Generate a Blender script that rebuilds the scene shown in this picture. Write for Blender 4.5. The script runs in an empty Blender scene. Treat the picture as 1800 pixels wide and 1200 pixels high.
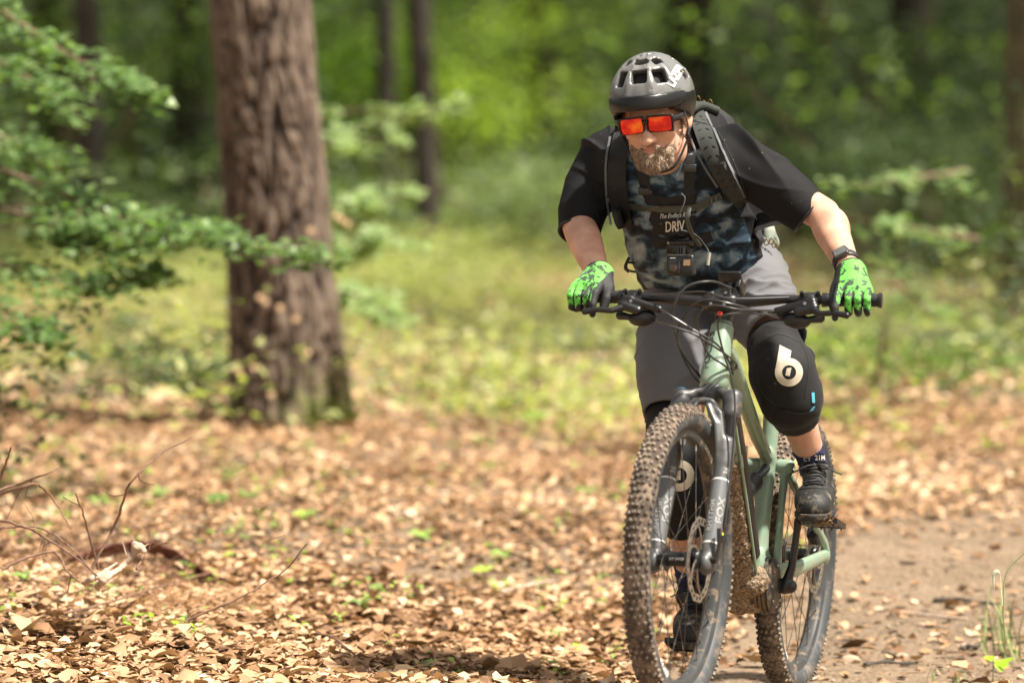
import bpy, bmesh, math, random
import numpy as np
from mathutils import Vector, Matrix

random.seed(7)
RNG = np.random.default_rng(11)
C = bpy.context.scene.collection
sc = bpy.context.scene
R = math.radians

# ------------------------------------------------------------------ camera
FPX = 7400.0                      # focal length in photo pixels (photo 1800 wide)
CAM = Vector((0.0, 0.0, 1.40))
PITCH = math.atan(380.0 / FPX)    # looks slightly down
cam_d = bpy.data.cameras.new('camera')
cam_d.sensor_width = 36.0
cam_d.lens = 36.0 * FPX / 1800.0
cam_d.clip_start = 0.1
cam_d.clip_end = 400.0
cam_d.dof.use_dof = True
cam_d.dof.focus_distance = 10.6
cam_d.dof.aperture_fstop = 2.3
cam_o = bpy.data.objects.new('camera', cam_d)
C.objects.link(cam_o)
cam_o.location = CAM
cam_o.rotation_euler = (R(90) - PITCH, 0, 0)
sc.camera = cam_o

# ------------------------------------------------------------------ light
SUN_EL, SUN_AZ = R(62), R(113)      # azimuth from +Y (view) towards +X (right): 90 = from the right
world = bpy.data.worlds.new('World')
sc.world = world
world.use_nodes = True
wn = world.node_tree.nodes
bg = wn['Background']
sky = wn.new('ShaderNodeTexSky')
sky.sky_type = 'NISHITA'
sky.sun_disc = False
sky.sun_elevation = SUN_EL
sky.sun_rotation = SUN_AZ
sky.air_density = 1.0
sky.dust_density = 2.0
# sky colour mostly washed out and warmed so its fill light is less blue
_bw = wn.new('ShaderNodeRGBToBW'); _cm = wn.new('ShaderNodeMix'); _cm.data_type = 'RGBA'; _wm = wn.new('ShaderNodeMix'); _wm.data_type = 'RGBA'; _wm.blend_type = 'MULTIPLY'
_l = world.node_tree.links
_l.new(sky.outputs[0], _bw.inputs[0]); _cm.inputs['Factor'].default_value = 0.72; _l.new(sky.outputs[0], _cm.inputs['A']); _l.new(_bw.outputs[0], _cm.inputs['B'])
_wm.inputs['Factor'].default_value = 1.0; _l.new(_cm.outputs['Result'], _wm.inputs['A']); _wm.inputs['B'].default_value = (1.12, 1.04, 0.90, 1)
_l.new(_wm.outputs['Result'], bg.inputs[0])
bg.inputs[1].default_value = 0.092
sun_d = bpy.data.lights.new('sun', 'SUN')
sun_d.energy = 4.6
sun_d.angle = R(2.5)
sun_d.color = (1.0, 0.935, 0.83)
sun_o = bpy.data.objects.new('sun', sun_d)
C.objects.link(sun_o)
sdir = Vector((math.sin(SUN_AZ) * math.cos(SUN_EL), math.cos(SUN_AZ) * math.cos(SUN_EL), math.sin(SUN_EL)))
sun_o.rotation_euler = sdir.to_track_quat('Z', 'Y').to_euler()
sun_o.location = (6, 2, 12)
sc.view_settings.view_transform = 'Standard'
sc.view_settings.look = 'None'
sc.view_settings.gamma = 1.0
sc.view_settings.exposure = 1.30
sc.render.engine = 'CYCLES'
sc.cycles.use_denoising = True
sc.cycles.max_bounces = 8
sc.cycles.diffuse_bounces = 3
sc.cycles.transmission_bounces = 4
sc.cycles.transparent_max_bounces = 6
sc.cycles.sample_clamp_indirect = 6

_cp, _sp = math.cos(PITCH), math.sin(PITCH)
def at(px, py, d):
    """world point seen at photo pixel (px, py) at depth d metres"""
    x = (px - 900) / FPX * d
    y = -(py - 600) / FPX * d
    return Vector((x, d * _cp + y * _sp, CAM.z - d * _sp + y * _cp))
def scale_at(d):                  # metres per photo pixel at depth d
    return d / FPX

# ------------------------------------------------------------------ objects
def tag(o, label=None, cat=None, group=None, kind=None):
    if label: o['label'] = label
    if cat: o['category'] = cat
    if group: o['group'] = group
    if kind: o['kind'] = kind
    return o
def empty(name, loc=(0, 0, 0)):
    o = bpy.data.objects.new(name, None)
    o.empty_display_size = 0.05
    C.objects.link(o); o.location = loc
    return o
def make(name, verts, faces, mat=None, parent=None, smooth=True, local=False, mats=None, midx=None):
    """one mesh object. verts are world coordinates unless the parent frame is meant (local)"""
    me = bpy.data.meshes.new(name)
    if isinstance(verts, np.ndarray) and isinstance(faces, np.ndarray):
        nv, nf, k = len(verts), len(faces), faces.shape[1]
        me.vertices.add(nv); me.vertices.foreach_set('co', verts.astype(np.float32).ravel())
        me.loops.add(nf * k); me.loops.foreach_set('vertex_index', faces.astype(np.int32).ravel())
        me.polygons.add(nf)
        me.polygons.foreach_set('loop_start', np.arange(0, nf * k, k, dtype=np.int32))
        me.update(calc_edges=True)
    else:
        me.from_pydata([tuple(v) for v in verts], [], [tuple(int(i) for i in f) for f in faces])
        me.update()
    if smooth: me.polygons.foreach_set('use_smooth', np.ones(len(me.polygons), bool))
    for m in (mats if mats else ([mat] if mat else [])): me.materials.append(m)
    if midx is not None: me.polygons.foreach_set('material_index', np.asarray(midx, dtype=np.int32))
    o = bpy.data.objects.new(name, me)
    C.objects.link(o)
    if parent:
        o.parent = parent
        if not local:
            bpy.context.view_layer.update()
            o.matrix_parent_inverse = parent.matrix_world.inverted()
    return o
def bevel(o, w=0.002, seg=2):
    m = o.modifiers.new('bevel', 'BEVEL'); m.width = w; m.segments = seg; m.limit_method = 'ANGLE'; m.angle_limit = R(40)
    for p in o.data.polygons: p.use_smooth = True
    m.harden_normals = False
    return o
class MB:
    """collects shapes into one mesh"""
    def __init__(s): s.v, s.f = [], []
    def add(s, v, f):
        n = len(s.v); s.v += [Vector(p) for p in v]; s.f += [tuple(i + n for i in q) for q in f]; return s
    def box(s, c, size, M=None, taper=1.0):
        x, y, z = (q / 2 for q in size); t = taper
        v = [(-x, -y, -z), (x, -y, -z), (x, y, -z), (-x, y, -z), (-x * t, -y * t, z), (x * t, -y * t, z), (x * t, y * t, z), (-x * t, y * t, z)]
        v = [(M @ Vector(p) if M else Vector(p)) + Vector(c) for p in v]
        return s.add(v, [(3, 2, 1, 0), (4, 5, 6, 7), (0, 1, 5, 4), (1, 2, 6, 5), (2, 3, 7, 6), (3, 0, 4, 7)])
    def tube(s, pts, rad, n=10, caps=True, flat=None):
        """swept tube; rad a number or list; flat=(axis, factor) scales the section along axis"""
        pts = [Vector(p) for p in pts]
        if not hasattr(rad, '__len__'): rad = [rad] * len(pts)
        base = len(s.v); up = None
        for i, p in enumerate(pts):
            t = (pts[min(i + 1, len(pts) - 1)] - pts[max(i - 1, 0)]).normalized()
            if up is None:
                up = t.orthogonal().normalized()
            up = (up - t * up.dot(t)).normalized()
            w = t.cross(up)
            for j in range(n):
                a = 2 * math.pi * j / n
                off = (up * math.cos(a) + w * math.sin(a)) * rad[i]
                if flat:
                    ax = Vector(flat[0]).normalized(); off += ax * off.dot(ax) * (flat[1] - 1)
                s.v.append(p + off)
        for i in range(len(pts) - 1):
            for j in range(n):
                a, b = base + i * n + j, base + i * n + (j + 1) % n
                s.f.append((a, b, b + n, a + n))
        if caps:
            s.f.append(tuple(base + j for j in reversed(range(n))))
            s.f.append(tuple(base + (len(pts) - 1) * n + j for j in range(n)))
        return s
    def lathe(s, c, axis, prof, n=24, u=None, closed=False):
        """prof = [(along axis, radius)]"""
        axis = Vector(axis).normalized(); c = Vector(c)
        u = (Vector(u) if u else axis.orthogonal()).normalized(); w = axis.cross(u)
        base = len(s.v); m = len(prof)
        for (h, r) in prof:
            for j in range(n):
                a = 2 * math.pi * j / n
                s.v.append(c + axis * h + (u * math.cos(a) + w * math.sin(a)) * r)
        for i in range(m if closed else m - 1):
            i2 = (i + 1) % m
            for j in range(n):
                s.f.append((base + i * n + j, base + i * n + (j + 1) % n, base + i2 * n + (j + 1) % n, base + i2 * n + j))
        if not closed:
            s.f.append(tuple(base + j for j in reversed(range(n))))
            s.f.append(tuple(base + (m - 1) * n + j for j in range(n)))
        return s
    def build(s, name, mat, parent=None, smooth=True, local=False, bev=0):
        o = make(name, s.v, s.f, mat, parent, smooth, local)
        bm = bmesh.new(); bm.from_mesh(o.data); bmesh.ops.recalc_face_normals(bm, faces=bm.faces); bm.to_mesh(o.data); bm.free()
        if smooth and not bev:
            o.data.set_sharp_from_angle(angle=R(42))
        if bev: bevel(o, bev)
        return o
def spline(pts, n=8):
    """Catmull-Rom through points"""
    pts = [Vector(p) for p in pts]
    q = [pts[0] * 2 - pts[1]] + pts + [pts[-1] * 2 - pts[-2]]
    out = []
    for i in range(1, len(q) - 2):
        for k in range(n):
            t = k / n
            a, b, c, d = q[i - 1], q[i], q[i + 1], q[i + 2]
            out.append(0.5 * ((2 * b) + (c - a) * t + (2 * a - 5 * b + 4 * c - d) * t * t + (3 * b - a - 3 * c + d) * t ** 3))
    out.append(pts[-1])
    return out

# ------------------------------------------------------------------ materials
def M(name, col, rough=0.6, metal=0.0, var=0.12, scale=14.0, bump=0.0, bscale=120.0, spec=0.5, coat=0.0, sheen=0.0,
      mud=None, mud_scale=18.0, mud_amt=0.5, mudcol=(0.20, 0.13, 0.075), col2=None, sss=0.0, stretch=None):
    m = bpy.data.materials.new(name); m.use_nodes = True
    nt = m.node_tree; N, L = nt.nodes, nt.links; b = N['Principled BSDF']
    tc = N.new('ShaderNodeTexCoord'); src = tc.outputs['Object']
    if stretch:
        mp = N.new('ShaderNodeMapping'); mp.inputs['Scale'].default_value = stretch; L.new(src, mp.inputs[0]); src = mp.outputs[0]
    n1 = N.new('ShaderNodeTexNoise'); n1.inputs['Scale'].default_value = scale; n1.inputs['Detail'].default_value = 6; L.new(src, n1.inputs['Vector'])
    cr = N.new('ShaderNodeValToRGB'); L.new(n1.outputs['Fac'], cr.inputs[0])
    c2 = col2 if col2 else tuple(min(1, c * (1 + var)) for c in col)
    c1 = tuple(c * (1 - var) for c in col)
    cr.color_ramp.elements[0].position = 0.3; cr.color_ramp.elements[1].position = 0.7
    cr.color_ramp.elements[0].color = (*c1, 1); cr.color_ramp.elements[1].color = (*c2, 1)
    out = cr.outputs[0]
    b.inputs['Roughness'].default_value = rough; b.inputs['Metallic'].default_value = metal
    b.inputs['Specular IOR Level'].default_value = spec
    b.inputs['Coat Weight'].default_value = coat; b.inputs['Coat Roughness'].default_value = 0.15
    if sheen: b.inputs['Sheen Weight'].default_value = sheen
    if sss:
        b.inputs['Subsurface Weight'].default_value = sss; b.inputs['Subsurface Radius'].default_value = (0.02, 0.008, 0.004); b.inputs['Subsurface Scale'].default_value = 0.5
    if mud:
        n2 = N.new('ShaderNodeTexNoise'); n2.inputs['Scale'].default_value = mud_scale; n2.inputs['Detail'].default_value = 8; n2.inputs['Roughness'].default_value = 0.7
        L.new(tc.outputs['Object'], n2.inputs['Vector'])
        r2 = N.new('ShaderNodeMapRange'); r2.inputs['From Min'].default_value = 0.72 - 0.4 * mud_amt; r2.inputs['From Max'].default_value = 0.78 - 0.3 * mud_amt
        r2.inputs['To Max'].default_value = mud; L.new(n2.outputs['Fac'], r2.inputs['Value'])
        mx = N.new('ShaderNodeMix'); mx.data_type = 'RGBA'; L.new(r2.outputs[0], mx.inputs['Factor']); L.new(out, mx.inputs['A']); mx.inputs['B'].default_value = (*mudcol, 1)
        out = mx.outputs['Result']
        rr = N.new('ShaderNodeMix'); L.new(r2.outputs[0], rr.inputs['Factor']); rr.inputs['A'].default_value = rough; rr.inputs['B'].default_value = 0.9
        L.new(rr.outputs['Result'], b.inputs['Roughness'])
    L.new(out, b.inputs['Base Color'])
    if bump:
        n3 = N.new('ShaderNodeTexNoise'); n3.inputs['Scale'].default_value = bscale; n3.inputs['Detail'].default_value = 4; L.new(src, n3.inputs['Vector'])
        bp = N.new('ShaderNodeBump'); bp.inputs['Strength'].default_value = 1.0; bp.inputs['Distance'].default_value = bump
        L.new(n3.outputs['Fac'], bp.inputs['Height']); L.new(bp.outputs[0], b.inputs['Normal'])
    return m

# ------------------------------------------------------------------ smooth solids from distance fields
def _v(p): return np.array(tuple(p), dtype=np.float32)
class Field:
    def __init__(s, lo, hi, h):
        s.h = h; s.lo = _v(lo); n = np.ceil((_v(hi) - s.lo) / h).astype(int) + 1
        s.ax = [s.lo[i] + h * np.arange(n[i], dtype=np.float32) for i in range(3)]
        s.D = np.full(n, 0.12, np.float32)
    def _blk(s, lo, hi):
        sl = []
        for i in range(3):
            a = int(np.clip(math.floor((lo[i] - s.lo[i]) / s.h), 0, s.D.shape[i])); b = int(np.clip(math.ceil((hi[i] - s.lo[i]) / s.h) + 1, 0, s.D.shape[i]))
            if b <= a: return None
            sl.append(slice(a, b))
        return tuple(sl)
    def _do(s, fn, lo, hi, k, op):
        m = k + 3 * s.h
        sl = s._blk(lo - m, hi + m)
        if sl is None: return s
        X = s.ax[0][sl[0]][:, None, None]; Y = s.ax[1][sl[1]][None, :, None]; Z = s.ax[2][sl[2]][None, None, :]
        d = fn(X, Y, Z).astype(np.float32); A = s.D[sl]; k = max(k, 1e-5)
        if op == 'u':
            h = np.clip(.5 + .5 * (A - d) / k, 0, 1); s.D[sl] = A * (1 - h) + d * h - k * h * (1 - h)
        elif op == 's':
            d = -d; h = np.clip(.5 - .5 * (A - d) / k, 0, 1); s.D[sl] = A * (1 - h) + d * h + k * h * (1 - h)
        return s
    def cone(s, a, b, ra, rb=None, k=0.01, flat=None, op='u'):
        """round cone from a to b; flat = (axis, factor) widens the section along an axis"""
        rb = ra if rb is None else rb; a, b = _v(a), _v(b); ba = b - a; L2 = float(ba @ ba) + 1e-12
        f = 1.0; nx = None
        if flat: nx = _v(Vector(flat[0]).normalized()); f = flat[1]
        def fn(X, Y, Z):
            px, py, pz = X - a[0], Y - a[1], Z - a[2]
            h = np.clip((px * ba[0] + py * ba[1] + pz * ba[2]) / L2, 0, 1)
            qx, qy, qz = px - h * ba[0], py - h * ba[1], pz - h * ba[2]
            if nx is not None:
                t = (qx * nx[0] + qy * nx[1] + qz * nx[2]) * (1 / f - 1)
                qx, qy, qz = qx + t * nx[0], qy + t * nx[1], qz + t * nx[2]
            return np.sqrt(qx * qx + qy * qy + qz * qz) - (ra + (rb - ra) * h)
        r = max(ra, rb) * max(1, f)
        return s._do(fn, np.minimum(a, b) - r, np.maximum(a, b) + r, k, op)
    def chain(s, pts, rad, k=0.01, flat=None, op='u'):
        """several round cones as one even limb (no swelling at the joints)"""
        if not hasattr(rad, '__len__'): rad = [rad] * len(pts)
        P = [_v(p) for p in pts]; f = 1.0; nx = None
        if flat: nx = _v(Vector(flat[0]).normalized()); f = flat[1]
        def fn(X, Y, Z):
            best = None
            for i in range(len(P) - 1):
                a, b = P[i], P[i + 1]; ba = b - a; L2 = float(ba @ ba) + 1e-12
                px, py, pz = X - a[0], Y - a[1], Z - a[2]
                h = np.clip((px * ba[0] + py * ba[1] + pz * ba[2]) / L2, 0, 1)
                qx, qy, qz = px - h * ba[0], py - h * ba[1], pz - h * ba[2]
                if nx is not None:
                    t = (qx * nx[0] + qy * nx[1] + qz * nx[2]) * (1 / f - 1)
                    qx, qy, qz = qx + t * nx[0], qy + t * nx[1], qz + t * nx[2]
                d = np.sqrt(qx * qx + qy * qy + qz * qz) - (rad[i] + (rad[i + 1] - rad[i]) * h)
                best = d if best is None else np.minimum(best, d)
            return best
        r = max(rad) * max(1, f)
        return s._do(fn, np.min(P, 0) - r, np.max(P, 0) + r, k, op)
    def ell(s, c, r, rot=None, k=0.01, op='u'):
        """ellipsoid, radii r in the frame rot (3x3)"""
        c = _v(c); r = _v(r); Q = np.array(rot.to_3x3() if rot else Matrix.Identity(3), dtype=np.float32)
        def fn(X, Y, Z):
            px, py, pz = X - c[0], Y - c[1], Z - c[2]
            q = [px * Q[0, i] + py * Q[1, i] + pz * Q[2, i] for i in range(3)]
            k0 = np.sqrt((q[0] / r[0]) ** 2 + (q[1] / r[1]) ** 2 + (q[2] / r[2]) ** 2)
            k1 = np.sqrt((q[0] / r[0] ** 2) ** 2 + (q[1] / r[1] ** 2) ** 2 + (q[2] / r[2] ** 2) ** 2)
            return k0 * (k0 - 1) / np.maximum(k1, 1e-6)
        e = np.sqrt(((Q * r[None, :]) ** 2).sum(1))
        return s._do(fn, c - e, c + e, k, op)
    def box(s, c, r, rot=None, rd=0.004, k=0.005, op='u'):
        c = _v(c); r = _v(r); Q = np.array(rot.to_3x3() if rot else Matrix.Identity(3), dtype=np.float32)
        def fn(X, Y, Z):
            px, py, pz = X - c[0], Y - c[1], Z - c[2]
            q = [np.abs(px * Q[0, i] + py * Q[1, i] + pz * Q[2, i]) - (r[i] - rd) for i in range(3)]
            o = np.sqrt(np.maximum(q[0], 0) ** 2 + np.maximum(q[1], 0) ** 2 + np.maximum(q[2], 0) ** 2)
            return o + np.minimum(np.maximum(q[0], np.maximum(q[1], q[2])), 0) - rd
        e = (np.abs(Q) * r[None, :]).sum(1)
        return s._do(fn, c - e, c + e, k, op)
    def cut(s, p, n):
        """remove everything on the side n points to"""
        p = _v(p); n = _v(Vector(n).normalized())
        X = s.ax[0][:, None, None]; Y = s.ax[1][None, :, None]; Z = s.ax[2][None, None, :]
        d = (X - p[0]) * n[0] + (Y - p[1]) * n[1] + (Z - p[2]) * n[2]
        s.D = np.maximum(s.D, d); return s
    def value(s, P):
        q = (P - s.lo) / s.h; i = np.clip(np.rint(q).astype(int), 0, np.array(s.D.shape) - 1); return s.D[i[:, 0], i[:, 1], i[:, 2]]
    def nets(s):
        D = s.D; S = D < 0
        sh = np.array(D.shape) - 1
        cnt = np.zeros(sh, np.int8)
        offs = [(i, j, k) for i in (0, 1) for j in (0, 1) for k in (0, 1)]
        for (i, j, k) in offs: cnt += S[i:i + sh[0], j:j + sh[1], k:k + sh[2]]
        cells = np.argwhere((cnt > 0) & (cnt < 8)); idx = np.full(sh, -1, np.int32); idx[tuple(cells.T)] = np.arange(len(cells))
        cv = np.stack([D[cells[:, 0] + o[0], cells[:, 1] + o[1], cells[:, 2] + o[2]] for o in offs], 1)
        acc = np.zeros((len(cells), 3), np.float32); num = np.zeros(len(cells), np.float32)
        for a in range(8):
            for b in range(a + 1, 8):
                da = np.array(offs[b]) - np.array(offs[a])
                if np.abs(da).sum() != 1: continue
                va, vb = cv[:, a], cv[:, b]; m = (va < 0) != (vb < 0)
                t = np.where(m, va / np.where(m, va - vb, 1), 0)
                acc += np.where(m[:, None], np.array(offs[a], np.float32) + t[:, None] * da, 0); num += m
        V = s.lo + s.h * (cells + acc / num[:, None])
        F = []
        for ax in range(3):
            sl0 = [slice(None)] * 3; sl1 = [slice(None)] * 3; sl0[ax] = slice(0, -1); sl1[ax] = slice(1, None)
            e = S[tuple(sl0)] != S[tuple(sl1)]
            E = np.argwhere(e); b, c = [(1, 2), (2, 0), (0, 1)][ax]
            ok = (E[:, b] > 0) & (E[:, c] > 0) & (E[:, b] < sh[b]) & (E[:, c] < sh[c]); E = E[ok]
            def cell(db, dc):
                q = E.copy(); q[:, b] += db; q[:, c] += dc; return idx[q[:, 0], q[:, 1], q[:, 2]]
            quad = np.stack([cell(-1, -1), cell(0, -1), cell(0, 0), cell(-1, 0)], 1)
            inside = S[E[:, 0], E[:, 1], E[:, 2]]
            quad[~inside] = quad[~inside][:, ::-1]
            F.append(quad)
        F = np.concatenate(F); F = F[(F >= 0).all(1)]
        return V, F
    def build(s, name, mat, parent=None, relax=1, wrinkle=None, mats=None, pick=None, local=False):
        V, F = s.nets()
        for _ in range(relax):                       # light smoothing of the mesh
            e = np.concatenate([F[:, [0, 1]], F[:, [1, 2]], F[:, [2, 3]], F[:, [3, 0]]])
            acc = np.zeros_like(V); n = np.zeros(len(V), np.float32)
            np.add.at(acc, e[:, 0], V[e[:, 1]]); np.add.at(n, e[:, 0], 1)
            V = 0.5 * V + 0.5 * acc / np.maximum(n, 1)[:, None]
        if wrinkle is not None:
            Nn = vnormals(V, F)
            V = V + Nn * wrinkle(V, Nn)[:, None]
        midx = None
        if pick is not None: midx = pick(V[F].mean(1))
        return make(name, V, F, mat, parent, True, local, mats=mats, midx=midx)
def vnormals(V, F):
    a = V[F[:, 2]] - V[F[:, 0]]; b = V[F[:, 3]] - V[F[:, 1]]; n = np.cross(a, b)
    N_ = np.zeros_like(V)
    for i in range(4): np.add.at(N_, F[:, i], n)
    return N_ / np.maximum(np.linalg.norm(N_, axis=1), 1e-9)[:, None]
_wv = {}
def nz(P, scale, seed=0, n=14):
    """cheap smooth noise about -1..1 for numpy points"""
    key = (seed, n)
    if key not in _wv:
        r = np.random.default_rng(1000 + seed); d = r.normal(size=(n, 3)); d /= np.linalg.norm(d, axis=1)[:, None]
        _wv[key] = (d * r.uniform(.6, 1.6, n)[:, None], r.uniform(0, 6.28, n))
    d, ph = _wv[key]
    return np.sin(P @ (d.T * scale) + ph).sum(-1) / math.sqrt(n) * 0.8

# ------------------------------------------------------------------ lettering
def letters(txt, size, name, mat, mapper, parent=None, depth=0.0006, align='CENTER', shear=0.0, bold=0.0, space=1.0, xs=1.0):
    """lettering as real geometry: each glyph outline meshed, then laid on a surface by mapper(x, y, z)"""
    cu = bpy.data.curves.new(name, 'FONT'); cu.body = txt; cu.size = size; cu.align_x = align; cu.align_y = 'CENTER'
    cu.extrude = depth; cu.shear = shear; cu.offset = bold; cu.space_character = space; cu.resolution_u = 3
    o = bpy.data.objects.new(name, cu); C.objects.link(o)
    dg = bpy.context.evaluated_depsgraph_get()
    me = bpy.data.meshes.new_from_object(o.evaluated_get(dg))
    bpy.data.objects.remove(o); bpy.data.curves.remove(cu)
    bm = bmesh.new(); bm.from_mesh(me)
    bmesh.ops.triangulate(bm, faces=bm.faces)
    bmesh.ops.subdivide_edges(bm, edges=[e for e in bm.edges if e.calc_length() > size * 0.25], cuts=1)
    bm.to_mesh(me); bm.free(); me.name = name
    for v in me.vertices: v.co = mapper(v.co.x * xs, v.co.y, v.co.z)
    me.materials.clear(); me.materials.append(mat)
    ob = bpy.data.objects.new(name, me); C.objects.link(ob)
    if parent:
        ob.parent = parent; bpy.context.view_layer.update(); ob.matrix_parent_inverse = parent.matrix_world.inverted()
    return ob
def snap(field_obj_verts, field_obj_normals, p, n_off):
    """nearest surface vertex of a mesh: used to lay lettering and straps on cloth"""
    d = ((field_obj_verts - _v(p)) ** 2).sum(1); i = int(d.argmin())
    return Vector(field_obj_verts[i]) + Vector(field_obj_normals[i]) * n_off
# ================================================================== the bicycle
from mathutils.bvhtree import BVHTree
def bvh_of(o):
    me = o.data; return BVHTree.FromPolygons([o.matrix_world @ v.co for v in me.vertices], [tuple(p.vertices) for p in me.polygons])
def drape(bvhs, o, ex, ey, n, off=0.001, reach=0.25):
    """mapper that lays (x, y, z) onto a surface by dropping it along -n"""
    o, ex, ey, n = Vector(o), Vector(ex).normalized(), Vector(ey).normalized(), Vector(n).normalized()
    def f(x, y, z=0.0):
        p = o + ex * x + ey * y + n * reach; best = None
        for b in bvhs:
            h = b.ray_cast(p, -n, reach * 2)
            if h[0] is not None and (best is None or h[3] < best[3]): best = h
        if best is None: return o + ex * x + ey * y + n * z
        return best[0] + n * (off + z + 0.0)
    return f
def band(bvhs, pts, width, thick, name, mat, parent=None, n=None, off=0.002, steps=8, widen=None, reach=0.2):
    """a strap laid over a surface along pts, dropped along -n"""
    n = Vector(n).normalized(); path = spline(pts, steps); v = []; f = []
    for i, p in enumerate(path):
        t = (path[min(i + 1, len(path) - 1)] - path[max(i - 1, 0)]).normalized(); side = t.cross(n).normalized()
        w = width if widen is None else widen(i / (len(path) - 1)) 
        row = []
        for u in (-1, -.5, 0, .5, 1):
            q = p + side * (u * w / 2); best = None
            for b in bvhs:
                h = b.ray_cast(q + n * reach, -n, reach * 2)
                if h[0] is not None and (best is None or h[3] < best[3]): best = h
            row.append(best[0] if best else None)
        row = [r if r is not None else p + side * (u * w / 2) for r, u in zip(row, (-1, -.5, 0, .5, 1))]
        v += [r + n * off for r in row] + [r + n * (off + thick * (1 - .25 * abs(u))) for r, u in zip(row, (-1, -.5, 0, .5, 1))]
    # smooth the heights along the strap
    m = len(path)
    for _ in range(2):
        for c in range(10):
            hs = [v[i * 10 + c].dot(n) for i in range(m)]
            for i in range(1, m - 1):
                nh = max(hs[i], .25 * hs[i - 1] + .5 * hs[i] + .25 * hs[i + 1]); v[i * 10 + c] = v[i * 10 + c] + n * (nh - hs[i])
    for i in range(m - 1):
        a, b = i * 10, (i + 1) * 10
        for c in range(4):
            f += [(a + 5 + c, a + 6 + c, b + 6 + c, b + 5 + c), (a + c + 1, a + c, b + c, b + c + 1)]
        f += [(a, a + 5, b + 5, b), (a + 9, a + 4, b + 4, b + 9)]
    f += [(5, 0, 1, 6), (6, 1, 2, 7), (7, 2, 3, 8), (8, 3, 4, 9)]
    o = make(name, v, f, mat, parent)
    bm = bmesh.new(); bm.from_mesh(o.data); bmesh.ops.recalc_face_normals(bm, faces=bm.faces); bm.to_mesh(o.data); bm.free()
    o.data.set_sharp_from_angle(angle=R(50))
    return o

WR = 0.37
PSI, PIT, LEAN = R(16.9), R(5.1), R(1.3)
BM = (Matrix.Rotation(-PSI, 4, 'Z') @ Matrix.Rotation(-PIT, 4, 'X') @ Matrix.Rotation(LEAN, 4, 'Y'))
FAX = at(1196, 982, 10.0)
BASE = FAX - (BM @ Vector((0, 0, WR)))
BW = Matrix.Translation(BASE) @ BM
def bk(s, t, l=0.0): return Vector((l, s, t + WR))            # side view (s back, t above the axle, l to the rider's left) -> bicycle frame
def bw(s, t, l=0.0): return BW @ bk(s, t, l)                  # ... -> world
SA = Vector((0, .4147, .9100))                                # steering axis (frame coords)
def ax(v, f=0.0, l=0.0): return bk(.040, -.018, l) + SA * v + Vector((0, -.91, .4147)) * f   # along the steering axis, f forward of it

mGreen = M('sage_green_paint', (0.205, 0.285, 0.208), 0.35, var=.06, coat=.25, mud=.75, mud_scale=55, mud_amt=.42, mudcol=(.24, .19, .13), bump=.0002, bscale=400)
mBlack = M('black_anodised', (0.009, 0.009, 0.010), 0.38, var=.3, mud=.5, mud_scale=40, mud_amt=.25, bump=.0003, bscale=300)
mFork = M('dark_grey_fork_paint', (0.062, 0.064, 0.064), 0.46, var=.15, coat=.1, mud=.6, mud_scale=45, mud_amt=.35)
mStan = M('stanchion', (0.02, 0.018, 0.016), 0.15, metal=.6, var=.2)
mCrown = M('grey_crown', (0.06, 0.06, 0.062), 0.45, metal=.3, var=.2, mud=.7, mud_scale=30, mud_amt=.35)
mRub = M('black_rubber', (0.010, 0.010, 0.010), 0.7, var=.3, bump=.0006, bscale=260)
mTread = M('muddy_tread', (0.10, 0.080, 0.062), 0.85, var=.5, scale=60, mud=1, mud_scale=14, mud_amt=.7, mudcol=(0.25, 0.20, 0.155), bump=.001, bscale=300)
mCarc = M('tread_grooves', (0.060, 0.043, 0.032), 0.95, var=.4, scale=50, mud=.95, mud_scale=26, mud_amt=.65, mudcol=(0.22, 0.16, 0.115), bump=.001, bscale=240)
mSide = M('dusty_tyre_sidewall', (0.042, 0.046, 0.05), 0.62, var=.25, scale=9, mud=.8, mud_scale=18, mud_amt=.55, mudcol=(0.17, 0.13, 0.095), bump=.0003, bscale=300)
mRim = M('dusty_rim', (0.07, 0.072, 0.072), 0.4, metal=.3, var=.2, mud=.9, mud_scale=26, mud_amt=.45, mudcol=(0.26, 0.19, 0.13))
mSteel = M('steel', (0.45, 0.43, 0.40), 0.3, metal=1, var=.15)
mSpoke = M('spoke_steel', (0.10, 0.09, 0.085), 0.35, metal=.8, var=.3, mud=.8, mud_scale=20, mud_amt=.5, mudcol=(0.3, 0.22, 0.15))
mDisc = M('brake_disc_steel', (0.35, 0.31, 0.26), 0.42, metal=.85, var=.25, scale=60, mud=.6, mud_scale=50, mud_amt=.4)
mMud = M('wet_clumped_mud', (0.045, 0.028, 0.017), 0.5, var=.4, scale=150, col2=(0.40, 0.28, 0.17), bump=.006, bscale=260, spec=.5)
mWhite = M('white_print', (0.68, 0.66, 0.62), 0.5, var=.12)
mPaleP = M('pale_grey_print', (0.27, 0.27, 0.26), 0.5, var=.15, mud=.6, mud_scale=60, mud_amt=.35)
mDarkPrint = M('dark_print', (0.02, 0.028, 0.03), 0.5)
mGreyPrint = M('grey_print', (0.12, 0.125, 0.13), 0.35, var=.1)
mBlue = M('blue_anodised', (0.03, 0.30, 0.62), 0.3, metal=.7)
mCable = M('cable_housing', (0.03, 0.03, 0.03), 0.32, var=.2)
mGloss = M('black_gloss_plastic', (0.012, 0.012, 0.013), 0.22, var=.3)
mYel = M('yellow_print', (0.6, 0.7, 0.05), 0.5)
mRed = M('red_reflector', (0.35, 0.03, 0.02), 0.25)

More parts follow.
